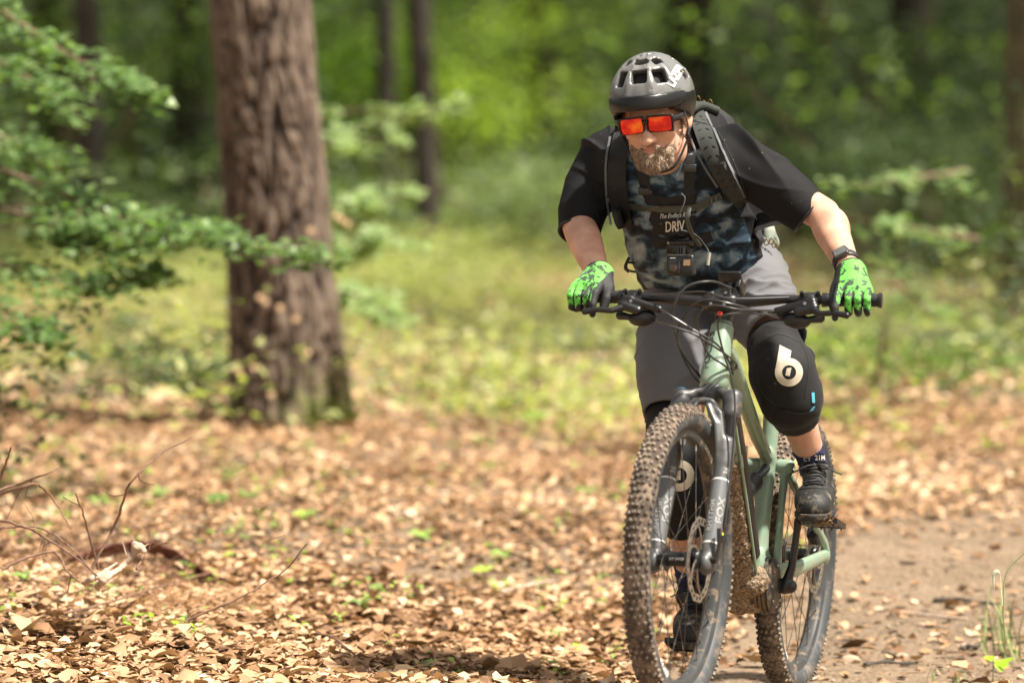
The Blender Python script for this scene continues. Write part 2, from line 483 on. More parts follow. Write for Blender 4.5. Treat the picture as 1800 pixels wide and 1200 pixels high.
STEER = Matrix.Translation(ax(0)) @ Matrix.Rotation(-R(2.7), 4, SA) @ Matrix.Translation(-ax(0))
bike = empty('bicycle'); bike.matrix_world = BW
tag(bike, 'sage green full suspension electric mountain bike with muddy knobbly tyres', 'bicycle')
bpy.context.view_layer.update()
LOC = dict(parent=bike, local=True)

def child(o, par):
    """o was built in bicycle coordinates: hang it under a part that is itself in bicycle coordinates"""
    o.parent = par; o.matrix_parent_inverse.identity(); return o
def wheel(c, disc_r, disc_l, front, hub_w):
    X = Vector((1, 0, 0)); c = Vector(c)
    rim = MB().lathe(c, X, [(-.0165, .3115), (-.0172, .300), (-.0125, .290), (0, .2865), (.0125, .290), (.0172, .300), (.0165, .3115), (.012, .305), (-.012, .305)], 96, closed=True)
    par = rim.build('front_wheel' if front else 'rear_wheel', mRim, bike, local=True)
    # casing: closed ring section with side and tread zones
    Rc, a = 0.3345, 0.0315
    prof = []
    for i in range(25):
        ph = R(-148 + 296 * i / 24); prof.append((a * math.sin(ph) * 1.0, Rc + a * math.cos(ph)))
    tb = MB().lathe(c, X, prof, 144, closed=True)
    ty = make('tyre', tb.v, tb.f, None, None, mats=[mCarc, mSide])
    cs = np.array([f.center for f in ty.data.polygons]); rr = np.hypot(cs[:, 1] - c.y, cs[:, 2] - c.z); hh = np.abs(cs[:, 0] - c.x)
    ty.data.polygons.foreach_set('material_index', (np.arctan2(hh, rr - Rc) > R(70)).astype(np.int32))
    bm = bmesh.new(); bm.from_mesh(ty.data); bmesh.ops.recalc_face_normals(bm, faces=bm.faces); bm.to_mesh(ty.data); bm.free()
    child(ty, par)
    # tread blocks
    kb = MB(); nrow = 122
    for i in range(nrow):
        th0 = 2 * math.pi * i / nrow
        rows = [(11, .0100, .0085, .1), (-11, .0100, .0085, -.1)] if i % 2 else [(0, .0080, .0095, 0), (24, .0085, .0090, .2), (-24, .0085, .0090, -.2)]
        rows += [(41, .0105, .0090, .15), (-41, .0105, .0090, -.15)] if i % 2 else []
        rows += [(62, .011, .0095, 0), (-62, .011, .0095, 0)] if not i % 2 else [(67, .008, .0085, 0), (-67, .008, .0085, 0)]
        for (ph, w, ln, sk) in rows:
            ph = R(ph + RNG.uniform(-1, 1)); th = th0 + RNG.uniform(-.002, .002)
            rad = Vector((0, math.cos(th), math.sin(th))); tan = Vector((0, -math.sin(th), math.cos(th)))
            nrm = rad * math.cos(ph) + X * math.sin(ph); lat = (X * math.cos(ph) - rad * math.sin(ph))
            lat2 = (lat * math.cos(sk) + tan * math.sin(sk)).normalized(); t2 = nrm.cross(lat2)
            Mx = Matrix((lat2, t2, nrm)).transposed()
            kb.box(c + rad * (Rc + a * math.cos(ph)) + X * (a * math.sin(ph)) + nrm * (.0008 + RNG.normal() * .0004), (w * RNG.uniform(.85, 1.1), ln * RNG.uniform(.8, 1.12), .0080), Mx, taper=.74)
    k = make('tread_blocks', kb.v, kb.f, mTread, None, smooth=False); child(k, par); k['kind'] = 'stuff'
    # hub, flanges
    hb = MB().lathe(c, X, [(-hub_w, .009), (-hub_w + .006, .012), (-.036, .014), (-.034, .029), (-.030, .030), (-.028, .018), (.020, .018), (.026, .020), (.030, .030), (.034, .029), (.036, .016), (hub_w, .010)], 28)
    hub = hb.build('hub', mBlack, None); child(hub, par)
    # spokes laced tangentially
    for i in range(28):
        side = 1 if i % 2 else -1
        th = 2 * math.pi * (i + .5) / 28; lead = (1 if (i // 2) % 2 else -1) * R(62)
        a0 = th + lead
        p0 = c + Vector((side * .032, .0275 * math.cos(a0), .0275 * math.sin(a0)))
        p1 = c + Vector((side * .004, .2885 * math.cos(th), .2885 * math.sin(th)))
        sp = MB().tube([p0, p0.lerp(p1, .5), p0.lerp(p1, .952)], .00115, 6)
        o = sp.build('spoke', mSpoke, None); child(o, par)
        o = MB().tube([p0.lerp(p1, .945), p1], .0022, 6).build('spoke_nipple', mSteel, None); child(o, par)
    # brake disc: ring with slots, wavy arms
    rot = MB(); n = 120; ri, ro = disc_r - .019, disc_r
    for sx in (-.001, .001):
        rot_f = []
    V = []; F = []
    rings = [ri, ri + .005, ri + .014, ro]
    for j, r_ in enumerate(rings):
        for i in range(n):
            th = 2 * math.pi * i / n; rw = r_ + (.0018 * math.sin(th * 12) if j in (0, 3) else 0)
            V.append(c + Vector((disc_l, rw * math.cos(th), rw * math.sin(th))))
    for j in range(3):
        for i in range(n):
            if j == 1 and i % 5 in (1, 2, 3): continue
            F.append((j * n + i, j * n + (i + 1) % n, (j + 1) * n + (i + 1) % n, (j + 1) * n + i))
    for q in range(6):                                   # arms
        th = 2 * math.pi * q / 6; b = len(V)
        for t in range(7):
            f = t / 6; rr_ = .020 + (ri + .003 - .020) * f; tt = th + .75 * f
            for dw in (-.0032, .0032):
                V.append(c + Vector((disc_l, rr_ * math.cos(tt) - dw * math.sin(tt + .5), rr_ * math.sin(tt) + dw * math.cos(tt + .5))))
        for t in range(6): F.append((b + 2 * t, b + 2 * t + 1, b + 2 * t + 3, b + 2 * t + 2))
    d = make('brake_disc', V, F, mDisc, None, smooth=False); child(d, par)
    m = d.modifiers.new('thickness', 'SOLIDIFY'); m.thickness = .0022; m.offset = 0
    cr = MB().lathe(c + X * disc_l, X, [(-.012, .022), (-.002, .026), (.003, .024), (.006, .015)], 20).build('disc_carrier', mBlack, None); child(cr, par)
    return par
fw = wheel(bk(0, 0), .1015, .049, True, .055)
rw_ = wheel(bk(1.229, 0), .100, .052, False, .072)
for (cc, par) in ((bk(0, 0), fw), (bk(1.229, 0), rw_)):                   # rim decals on the left side
    for th0, txt in ((R(238), 'E1900'), (R(58), 'E1900')):
        def mp(x, y, z, th0=th0, cc=cc):
            th = th0 + x / .299; r_ = .2985 + y; return cc + Vector((.0172 + .0006 + z, r_ * math.cos(th), r_ * math.sin(th)))
        o = letters(txt, .019, 'rim_lettering', mWhite, mp, None, xs=1.5, bold=.0004); child(o, par)
def mp(x, y, z): a_ = -y / .019; return bk(0, 0, x) + Vector((0, -math.cos(a_) * (.0186 + z), -math.sin(a_) * (.0186 + z)))
o = letters('DT SWISS', .0085, 'hub_lettering', mWhite, lambda x, y, z: bk(0, 0) + Vector((x - .002, -math.cos(y / .018) * (.0186 + z), math.sin(y / .018) * (.0186 + z))), None); child(o, fw)

# ---- fork
def leg(v, l, f=0.0): return bk(.014, -.002, l) + SA * v + Vector((0, -.91, .4147)) * f
G = Field(bk(-.12, -.08, -.12), bk(.36, .42, .12), .0026)
for sd in (-1, 1):
    G.cone(leg(-.012, sd * .066), leg(.27, sd * .0665), .0195, .0215, .004)
    G.cone(leg(.255, sd * .0665), leg(.305, sd * .0665), .0222, .0232, .006)
    G.ell(leg(-.012, sd * .064, .006), (.015, .022, .026), None, .008)
G.chain([leg(.285, -.064, .014), leg(.375, -.046, .022), leg(.405, -.02, .026), leg(.408, 0, .027), leg(.405, .02, .026), leg(.375, .046, .022), leg(.285, .064, .014)], [.010, .010, .0095, .009, .0095, .010, .010], .008)
G.chain([leg(.235, .060, .010), leg(.345, .042, .030), leg(.392, .016, .034)], [.007, .007, .006], .008)
G.chain([leg(.235, -.060, .010), leg(.345, -.042, .030), leg(.392, -.016, .034)], [.007, .007, .006], .008)
fork = G.build('fork', mFork, None); fork.parent = bike
for sd in (-1, 1):
    o = MB().tube([leg(.305, sd * .0665), leg(.312, sd * .0665)], .0205, 20).build('seal', mRub, None); child(o, fork)
    o = MB().tube([leg(.30, sd * .0665), leg(.40, sd * .0665)], .0178, 20).build('stanchion', mStan, None); child(o, fork)
G = Field(bk(.08, .32, -.11), bk(.34, .50, .11), .0022)
for sd in (-1, 1):
    G.cone(leg(.388, sd * .0665), leg(.430, sd * .0665), .0235, .0225, .004)
    G.chain([leg(.420, sd * .058), leg(.447, sd * .036, -.012), ax(.464, .006, sd * .004)], [.014, .012, .012], .012, flat=((0, -.91, .41), 1.35))
G.cone(ax(.450), ax(.476), .026, .028, .008)
G.cone(leg(.365, 0, .02), leg(.420, 0, .012), .036, .026, .010, op='s')
cr = G.build('fork_crown', mCrown, None); child(cr, fork)
o = MB().lathe(leg(.434, -.0665), SA, [(0, .0185), (.009, .018), (.012, .014), (.016, .012), (.017, .006)], 16).build('air_cap', mBlue, None); child(o, fork)
o = MB().lathe(leg(.434, .0665), SA, [(0, .018), (.006, .017), (.008, .010)], 16).build('damper_knob', mBlack, None); child(o, fork)
o = MB().tube([bk(0, 0, -.078), bk(0, 0, .092)], .0075, 14).build('thru_axle', mBlack, None); child(o, fork)
o = MB().tube([bk(0, 0, .088), bk(.004, .03, .095), bk(.012, .075, .092)], [.005, .004, .005], 10, flat=((0, 1, 0), 1.5)).build('axle_lever', mBlack, None); child(o, fork)
# decals wrap round the lowers
def legmap(sd, v0, ang0, r=.0219):
    def f(x, y, z):
        aa = ang0 - y / r; u1 = Vector((0, -.91, .4147)); u2 = Vector((1, 0, 0))
        rr = .0196 + (.0215 - .0196) * (v0 + x) / .30 + .0007 + z
        return bk(.014, -.002, sd * .0664) + SA * (v0 + x) + (u1 * math.cos(aa) + u2 * math.sin(aa)) * rr
    return f
def legpatch(sd, v0, v1, a0, a1, mat, name):
    f = legmap(sd, 0, 0); V = []; F = []; nu, nv = 10, 12
    for i in range(nv + 1):
        for j in range(nu + 1):
            p = f(v0 + (v1 - v0) * i / nv, 0, -.0003); aa = a0 + (a1 - a0) * j / nu
            v = v0 + (v1 - v0) * i / nv; rr = .0196 + (.0019) * v / .30 + .0004
            V.append(bk(.014, -.002, sd * .0664) + SA * v + (Vector((0, -.91, .4147)) * math.cos(aa) + Vector((1, 0, 0)) * math.sin(aa)) * rr)
    for i in range(nv):
        for j in range(nu): a_ = i * (nu + 1) + j; F.append((a_, a_ + 1, a_ + nu + 2, a_ + nu + 1))
    o = make(name, V, F, mat, None); child(o, fork)
for sd in (-1, 1):
    legpatch(sd, .045, .205, R(-75), R(95), mGreyPrint, 'fork_decal')
    legpatch(sd, .205, .209, R(-75), R(95), mWhite, 'decal_stripe'); legpatch(sd, .040, .0445, R(-75), R(95), mWhite, 'decal_stripe')
    o = letters('RHYTHM', .0195, 'fork_lettering', mPaleP, legmap(sd, .110, R(-12)), None, xs=1.05, bold=.0003); child(o, fork)
    o = letters('FOX', .026, 'fork_lettering', mPaleP, legmap(sd, .125, R(50)), None, xs=1.3, bold=.0008); child(o, fork)
    o = letters('36', .020, 'fork_lettering', mPaleP, legmap(sd, .228, R(48)), None, bold=.0006); child(o, fork)
# front caliper
G = Field(bk(-.02, -.02, .03), bk(.12, .14, .12), .002)
G.box(bk(.070, .045, .060), (.016, .018, .030), Matrix.Rotation(R(30), 3, 'X'), .007)
G.ell(bk(.060, .050, .078), (.011, .015, .015), None, .005); G.chain([bk(.03, .03, .066), bk(.055, .075, .066)], .008, .006)
cal = G.build('front_caliper', mBlack, None); child(cal, fork)
o = MB().box(bk(.052, .062, .090), (.001, .010, .006)).build('caliper_mark', mYel, None, smooth=False); child(o, fork)

# ---- frame, one skin
G = Field(bk(.18, -.16, -.10), bk(1.28, .64, .10), .0042)
G.cone(ax(.490), ax(.632), .0335, .0288, .004)
G.chain([ax(.515, -.004), ax(.49, -.05), bk(.40, .29), bk(.53, .14), bk(.64, .01), bk(.675, -.055)], [.030, .034, .037, .038, .038, .034], .016, flat=((1, 0, 0), .98))
G.chain([ax(.60, -.004), bk(.40, .485), bk(.56, .395), bk(.72, .305), bk(.86, .245)], [.024, .023, .020, .0185, .017], .014)
G.cone(ax(.58, -.01), ax(.50, -.10), .018, .02, .02, flat=((1, 0, 0), .7))
G.chain([bk(.872, .375), bk(.845, .20), bk(.80, .05), bk(.785, -.02)], [.0215, .021, .023, .028], .012)
G.cone(bk(.69, -.02), bk(.79, -.02), .036, .034, .015, flat=((1, 0, 0), 1.15))
G.box(bk(.44, .25, .036), (.003, .03, .03), None, .002)
frame = G.build('frame', mGreen, None); frame.parent = bike
# battery cover down the left flank of the down tube, with a bright edge
def dpoint(f, l, d):                        # f 0..1 along the down tube, d outwards (to the front/bottom)
    a_ = bk(.345, .36, l); b_ = bk(.665, -.045, l); dirv = (b_ - a_).normalized(); nn = Vector((0, -dirv.z, dirv.y)) * -1
    if nn.y > 0: nn = -nn
    return a_.lerp(b_, f) + nn * d
cv = MB().tube([dpoint(.05, .034, -.004), dpoint(.5, .036, -.004), dpoint(.88, .035, -.004)], [.018, .021, .019], 14, flat=((1, 0, 0), .42))
o = cv.build('battery_cover', mBlack, None); child(o, frame)
ed = MB().tube([dpoint(-.02, .033, .018), dpoint(.5, .035, .020), dpoint(.97, .034, .018)], [.004, .0045, .004], 8).build('cover_edge', mGreen, None); child(o, frame); child(ed, frame)
o = letters('FOCUS', .024, 'frame_lettering', mDarkPrint, None or (lambda x, y, z: ax(.562 + x, 0, 0) + (Vector((0, -.91, .4147)) * math.cos(R(-30) - y / .031) + Vector((1, 0, 0)) * math.sin(R(-30) - y / .031)) * (.0311 - .033 * x + .0009 + z)), None, xs=1.35, bold=.0002, space=1.05); child(o, frame)
# mud caked on the underside of the down tube
G = Field(bk(.26, -.14, -.08), bk(.76, .42, .08), .0030)
G.chain([dpoint(.10, 0, .020), dpoint(.35, .0, .022), dpoint(.7, -.002, .022), dpoint(1.02, -.004, .018)], [.020, .027, .028, .027], .012, flat=((1, 0, 0), 1.08))
mud = G.build('caked_mud', mMud, None, wrinkle=lambda P, N_: .002 * nz(P, 160, 3) + .0032 * np.maximum(nz(P, 520, 5), -.3) + .002 * nz(P, 900, 6)); child(mud, frame)
for (a_, b_) in ((.491, .483), (.632, .642)):
    o = MB().tube([ax(a_), ax(b_)], .0325 if a_ < .6 else .0275, 24).build('headset', mBlack, None); child(o, frame)
# cable guide (the small K-shaped port)
g = MB().tube([ax(.560, -.020, .032), ax(.525, -.028, .036)], .0035, 8).build('cable_port', mBlack, None); child(g, frame)
g = MB().tube([ax(.535, -.022, .034), ax(.552, -.045, .040)], .003, 8).build('cable_port', mBlack, None); child(g, frame)
# motor with cooling ribs
mc = bk(.735, -.072)
prof = [(-.062, .02), (-.058, .060), (-.050, .070)]
for i in range(7):
    x0 = -.02 + i * .0105; prof += [(x0, .072), (x0 + .0065, .072), (x0 + .007, .066), (x0 + .0100, .066)]
prof += [(.056, .070), (.061, .062), (.063, .050), (.066, .044), (.067, .02)]
motor = MB().lathe(mc, (1, 0, 0), prof, 40).build('motor', mMotor := M('dirty_black_motor', (0.02, 0.02, 0.02), 0.5, var=.3, mud=.95, mud_scale=16, mud_amt=.6, mudcol=(0.16, 0.11, 0.065), bump=.001, bscale=160), bike, local=True)
G = Field(bk(.58, -.17, -.08), bk(.80, .03, .06), .003)
G.chain([bk(.665, -.06, -.03), bk(.665, -.06, .02)], [.040, .040], .02); G.chain([bk(.70, -.115, -.035), bk(.71, -.115, .01)], [.030, .030], .03)
o = G.build('motor_guard', mMud, None, wrinkle=lambda P, N_: .003 * nz(P, 150, 9) + .002 * nz(P, 400, 8)); child(o, motor)
for i in range(8):
    aa = i * math.pi / 4; o = MB().lathe(mc + Vector((.0655, .052 * math.cos(aa), .052 * math.sin(aa))), (1, 0, 0), [(0, .0035), (.003, .003)], 8).build('bolt', mSteel, None); child(o, motor)
# rear triangle
for sd in (-1, 1):
    G = Field(bk(.72, -.10, min(sd * .02, sd * .12)), bk(1.29, .10, max(sd * .02, sd * .12)), .003)
    G.chain([bk(.815, -.035, sd * .050), bk(.95, -.032, sd * .062), bk(1.10, -.012, sd * .074), bk(1.225, .004, sd * .080)], [.021, .021, .019, .016], .01, flat=((1, 0, 0), .62))
    G.ell(bk(1.229, 0, sd * .080), (.008, .022, .024), None, .01)
    o = G.build('chainstay', mGreen, None); child(o, frame)
    G = Field(bk(.80, -.03, min(sd * .01, sd * .12)), bk(1.29, .30, max(sd * .01, sd * .12)), .003)
    G.chain([bk(.865, .225, sd * .046), bk(.93, .185, sd * .052), bk(1.06, .115, sd * .066), bk(1.205, .035, sd * .078), bk(1.228, .01, sd * .080)], [.013, .0135, .013, .014, .014], .01, flat=((1, 0, 0), .75))
    o = G.build('seatstay', mGreen, None); child(o, frame)
    G = Field(bk(.70, -.08, min(sd * .01, sd * .10)), bk(.94, .30, max(sd * .01, sd * .10)), .003)
    G.chain([bk(.875, .232, sd * .040), bk(.838, .13, sd * .044), bk(.815, .03, sd * .046), bk(.80, -.035, sd * .046)], [.012, .0095, .010, .012], .01)
    G.cone(bk(.868, .232, sd * .030), bk(.868, .232, sd * .052), .019, .018, .006); G.cone(bk(.868, .232, sd * .02), bk(.868, .232, sd * .07), .0085, .0085, .001, op='s')
    o = G.build('rocker_link', mGreen, None); child(o, frame)
    o = MB().lathe(bk(.868, .232, sd * .044), (1, 0, 0), [(-.008, .0082), (.008, .0082), (.0085, .005)], 14).build('pivot_bolt', mBlack, None); child(o, frame)
sh = MB().tube([bk(.60, .16), bk(.70, .19), bk(.705, .192), bk(.84, .228)], [.026, .026, .012, .012], 18).build('shock', mBlack, None); child(sh, frame)
# seat post, saddle
post = MB().tube([bk(.872, .372), bk(.877, .398), bk(.8771, .398), bk(.889, .445)], [.024, .023, .0155, .0155], 18).build('seatpost', mBlack, None); child(post, frame)
G = Field(bk(.78, .42, -.09), bk(1.10, .52, .09), .004)
G.chain([bk(.815, .468), bk(.88, .470), bk(.96, .472)], [.019, .022, .035], .03, flat=((1, 0, 0), 1.15))
G.chain([bk(.98, .476, -.045), bk(.98, .476, .045)], [.028, .028], .03)
G.chain([bk(.90, .452, .02), bk(1.0, .452, .03)], .006, .004)
sad = G.build('saddle', mRub, None); sad.parent = bike
# cranks, chainring, pedals
def crank(sd, up):
    e = bk(.77, -.072 + up * .165, sd * .105)
    G = Field(bk(.73, -.26, min(sd * .05, sd * .13)), bk(.81, .13, max(sd * .05, sd * .13)), .0025)
    G.chain([bk(.77, -.072, sd * .080), bk(.77, -.072 + up * .05, sd * .094), bk(.77, -.072 + up * .13, sd * .102), e], [.020, .0145, .0125, .0145], .008, flat=((1, 0, 0), .7))
    G.cone(bk(.77, -.072, sd * .066), bk(.77, -.072, sd * .092), .020, .018, .004)
    o = G.build('crank', mBlack, None); o.parent = bike; return o, e
cL, eL = crank(1, 1); cR, eR = crank(-1, -1)
for (e, sd, par, tilt) in ((eL, 1, cL, -8), (eR, -1, cR, -14)):
    pr = Matrix.Rotation(R(tilt), 3, 'X'); pc = e + Vector((sd * .064, 0, 0)); pb = MB()
    for y in (-.048, -.016, .016, .048): pb.box(pc + pr @ Vector((0, y, 0)), (.096, .011, .013), pr)
    for x in (-.044, .044): pb.box(pc + pr @ Vector((x, 0, 0)), (.010, .1065, .0135), pr)
    pb.tube([e - Vector((sd * .004, 0, 0)), pc + Vector((sd * .046, 0, 0))], .008, 12)
    for x in (-.038, -.014, .014, .038):
        for y in (-.049, .049): pb.tube([pc + pr @ Vector((x, y, -.012)), pc + pr @ Vector((x, y, .012))], .0018, 6)
    o = pb.build('pedal', mBlack, None, smooth=False); o.parent = bike; o.matrix_parent_inverse.identity()
cg = MB(); n = 34; V = []; rr = [.0655, .070]; 
for i in range(n * 4):
    th = 2 * math.pi * i / (n * 4); ro = .0725 if i % 4 in (0, 1) else .0665
    V.append((th, ro))
vv = []; ff = []
for (xx) in (-.0015, .0015):
    for (th, ro) in V: vv.append(bk(.77, -.072, -.052 + xx) + Vector((0, ro * math.cos(th), ro * math.sin(th))))
    for (th, ro) in V: vv.append(bk(.77, -.072, -.052 + xx) + Vector((0, .056 * math.cos(th), .056 * math.sin(th))))
m4 = n * 4
for i in range(m4):
    j = (i + 1) % m4
    ff += [(i, j, m4 + j, m4 + i), (2 * m4 + i, 3 * m4 + i, 3 * m4 + j, 2 * m4 + j), (i, 2 * m4 + i, 2 * m4 + j, j), (m4 + i, m4 + j, 3 * m4 + j, 3 * m4 + i)]
make('chainring', vv, ff, mBlack, bike, smooth=False, local=True)
cs_ = MB()
for k_, (r_, l_) in enumerate([(.050, -.020), (.044, -.026), (.038, -.032), (.032, -.038), (.027, -.044), (.022, -.050)]):
    cs_.lathe(bk(1.229, 0, l_), (-1, 0, 0), [(-.001, r_), (.001, r_)], 30)
o = cs_.build('cassette', mSteel, None, smooth=False); child(o, rw_)
ch = MB(); pth = []
def seg(p, q, m): return [p.lerp(q, i / m) for i in range(m)]
top = (bk(.775, -.003, -.052), bk(1.229, .032, -.038)); low = (bk(1.235, -.032, -.038), bk(1.215, -.115, -.040), bk(.775, -.141, -.052))
links = seg(top[0], top[1], 36) + seg(low[0], low[1], 6) + seg(low[1], low[2], 34)
for i, p in enumerate(links):
    q = links[(i + 1) % len(links)]; d_ = (q - p)
    if d_.length > .03 or d_.length < .004: continue
    d_.normalize(); Mx = Matrix(((1, 0, 0), d_, Vector((1, 0, 0)).cross(d_))).transposed(); ch.box(p, (.0055, .011, .0075 if i % 2 else .006), Mx)
o = ch.build('chain', mSteel, None, smooth=False); o.parent = bike; o['kind'] = 'stuff'
G = Field(bk(1.15, -.16, -.08), bk(1.28, .0, -.02), .003)
G.chain([bk(1.235, -.03, -.062), bk(1.225, -.075, -.050), bk(1.20, -.135, -.040)], [.014, .013, .011], .008)
o = G.build('derailleur', mBlack, None); child(o, frame)
G = Field(bk(1.10, -.02, .03), bk(1.22, .12, .10), .0025)
G.box(bk(1.16, .055, .060), (.016, .024, .018), Matrix.Rotation(R(-30), 3, 'X'), .006)
o = G.build('rear_caliper', mBlack, None); child(o, frame)

# ---- cockpit
for (v0, v1, r_) in ((.645, .655, .020), (.655, .69, .0175)):
    o = MB().tube([ax(v0), ax(v1)], r_, 20).build('headset_spacer', mBlack, None); child(o, frame)
BC = ax(.684, .045)                                                        # bar clamp centre
G = Field(bk(.22, .50, -.05), bk(.40, .72, .05), .002)
G.cone(ax(.660), ax(.702), .0215, .0215, .004); G.chain([ax(.682), BC], [.020, .020], .010)
G.cone(BC + Vector((-.026, 0, 0)), BC + Vector((.026, 0, 0)), .0235, .0235, .008)
stem = G.build('stem', mBlack, None); stem.parent = bike
for sx in (-1, 1):
    for sz in (-1, 1):
        o = MB().lathe(BC + Vector((sx * .017, 0, 0)) + SA * (sz * .015) + Vector((0, -.91, .41)) * .018, (0, -.91, .41), [(0, .0045), (.006, .004), (.0065, .002)], 10).build('bolt', mSteel, None); child(o, stem)
def barp(l):
    a_ = abs(l); rise = .010 * min(1, max(0, (a_ - .04) / .10))
    sweep = max(0, a_ - .13) * math.tan(R(8)); up = max(0, a_ - .13) * math.tan(R(0.5))
    return BC + Vector((l, sweep, rise + up))
ls = [-.385, -.30, -.22, -.16, -.12, -.08, -.04, 0, .04, .08, .12, .16, .22, .30, .385]
bar = MB().tube([barp(l) for l in ls], [.0112 if abs(l) > .15 else .0135 if abs(l) > .06 else .0162 for l in ls], 18).build('handlebar', mBlack, bike, local=True)
for sd in (-1, 1):
    prof = [barp(sd * l) for l in np.linspace(.262, .392, 27)]
    o = MB().tube(prof, [.0150 + .0014 * (i % 2) for i in range(27)], 18).build('grip', mRub, None); child(o, bar)
    o = MB().tube([barp(sd * .252), barp(sd * .264)], .0175, 18).build('grip_clamp', mBlack, None); child(o, bar)
    o = MB().tube([barp(sd * .388), barp(sd * .396)], .0185, 18).build('grip_end', mBlack, None); child(o, bar)
    # brake: clamp, master cylinder lying along the bar, lever blade in front of the fingers
    G = Field(bk(.10, .44, min(sd * .06, sd * .42)), bk(.42, .78, max(sd * .06, sd * .42)), .0022)
    c0 = barp(sd * .225)
    G.cone(barp(sd * .216), barp(sd * .234), .0185, .0185, .004)
    a_ = c0 + Vector((sd * .012, -.030, -.006)); b_ = c0 + Vector((sd * -.075, -.034, -.030))
    G.chain([a_, b_], [.0115, .0095], .01); G.cone(c0, c0 + Vector((0, -.028, -.006)), .011, .011, .006)
    G.cone(c0 + Vector((sd * .018, -.036, -.022)), c0 + Vector((sd * -.022, -.040, -.034)), .013, .010, .008)
    body = G.build('brake_master', mBlack, None); child(body, bar)
    G = Field(bk(.06, .42, min(sd * .18, sd * .40)), bk(.40, .76, max(sd * .18, sd * .40)), .002)
    G.chain([c0 + Vector((sd * .014, -.040, -.026)), c0 + Vector((sd * .040, -.056, -.036)), c0 + Vector((sd * .075, -.060, -.034)), c0 + Vector((sd * .108, -.064, -.040))], [.0085, .0062, .0060, .0068], .004, flat=((0, 0, 1), 1.2))
    o = G.build('brake_lever', mBlack, None); child(o, bar)
    G = Field(bk(.08, .40, min(sd * .12, sd * .27)), bk(.42, .74, max(sd * .12, sd * .27)), .0022)   # shifter / dropper remote under the bar
    G.ell(c0 + Vector((sd * -.030, -.022, -.052)), (.036, .020, .020), Matrix.Rotation(R(8) * sd, 3, 'Y'), .004)
    G.cone(c0 + Vector((sd * -.02, -.004, -.018)), c0 + Vector((sd * -.024, -.016, -.05)), .008, .010, .006)
    G.chain([c0 + Vector((sd * .0, -.024, -.050)), c0 + Vector((sd * .03, -.018, -.046))], [.008, .011], .004)
    o = G.build('shifter', mBlack, None); child(o, bar)
    o = MB().lathe(c0 + Vector((sd * -.004, -.034, -.012)), (0, -1, .1), [(0, .005), (.010, .0045), (.011, .002)], 10).build('bolt', mSteel, None); child(o, bar)
    for bx in (.206, .245):
        o = MB().lathe(barp(sd * bx) + Vector((0, -.012, .010)), (0, -.6, .8), [(0, .006), (.010, .005)], 10).build('clamp_bolt', mGloss, None); child(o, bar)
# display above the stem, its mount, and a small red reflector
dpm = Matrix.Rotation(R(-62), 3, 'X')
disp = MB().box(BC + Vector((.022, .006, .058)), (.058, .042, .010), dpm).build('display', mGloss, None, bev=.003); child(disp, bar)
o = MB().tube([BC + Vector((.022, 0, .016)), BC + Vector((.022, .008, .050))], .008, 10).build('display_mount', mBlack, None); child(o, bar)
o = MB().box(BC + Vector((.044, .02, .040)), (.012, .05, .03), Matrix.Rotation(R(-30), 3, 'X')).build('display_bracket', mBlack, None, bev=.002); child(o, bar)
o = MB().lathe(BC + Vector((.006, -.022, -.028)), (0, -1, .2), [(0, .007), (.004, .006), (.005, .003)], 12).build('reflector', mRed, None); child(o, stem)
# hoses and cables, each hanging in front of the head tube
c0r, c0l = barp(-.225), barp(.225)
runs = [
 [c0r + Vector((.078, -.034, -.030)), bk(.13, .595, -.10), bk(.13, .555, -.03), bk(.17, .515, .03), bk(.24, .465, .046), ax(.535, -.02, .036)],
 [c0r + Vector((.060, -.022, -.052)), bk(.12, .565, -.10), bk(.12, .540, -.02), bk(.17, .500, .040), bk(.25, .475, .052), ax(.545, -.03, .040)],
 [c0l + Vector((-.078, -.034, -.030)), bk(.12, .600, .10), bk(.10, .607, .03), bk(.13, .575, -.012), bk(.18, .50, .0), bk(.22, .47, .030), ax(.53, -.02, .036)],
 [c0l + Vector((-.060, -.022, -.052)), bk(.13, .612, .08), bk(.12, .620, .0), bk(.15, .575, -.055), bk(.18, .52, -.075), bk(.26, .44, -.055), bk(.31, .42, -.035)],
 [c0l + Vector((-.070, -.030, -.040)), bk(.11, .590, .09), bk(.10, .570, .05), bk(.13, .50, .055), bk(.14, .42, .080), bk(.12, .33, .092), bk(.09, .20, .094), bk(.07, .08, .088)],
 [BC + Vector((.03, -.01, .035)), bk(.19, .67, .0), bk(.16, .65, -.055), bk(.16, .58, -.085), bk(.20, .50, -.070), bk(.28, .44, -.045), bk(.33, .40, -.036)],
 [c0r + Vector((.040, -.010, .004)), bk(.22, .64, -.10), bk(.20, .645, -.02), bk(.20, .63, .05), c0l + Vector((-.05, -.02, .004))],
]
for i, r_ in enumerate(runs):
    o = MB().tube(spline(r_, 8), .0026 if i != 5 else .0033, 8).build('cable', mCable, None); child(o, bar)

for o_ in (fw, fork, bar, stem): o_.matrix_basis = STEER @ o_.matrix_basis
bpy.context.view_layer.update()
# ================================================================== the rider
def mul(a, b): return tuple(x * y for x, y in zip(a, b))
HL = Vector((.956, -.293, 0)).normalized()          # rider's left
HF = Vector((-.293, -.956, 0)).normalized()         # rider's forward
UP = Vector((0, 0, 1))
def folds(P, d, freq, seed, warp=1.6, ws=7.0):
    ph = P @ _v(d) * freq + warp * nz(P, ws, seed)
    return (1 - np.abs(np.sin(ph))) ** 1.8

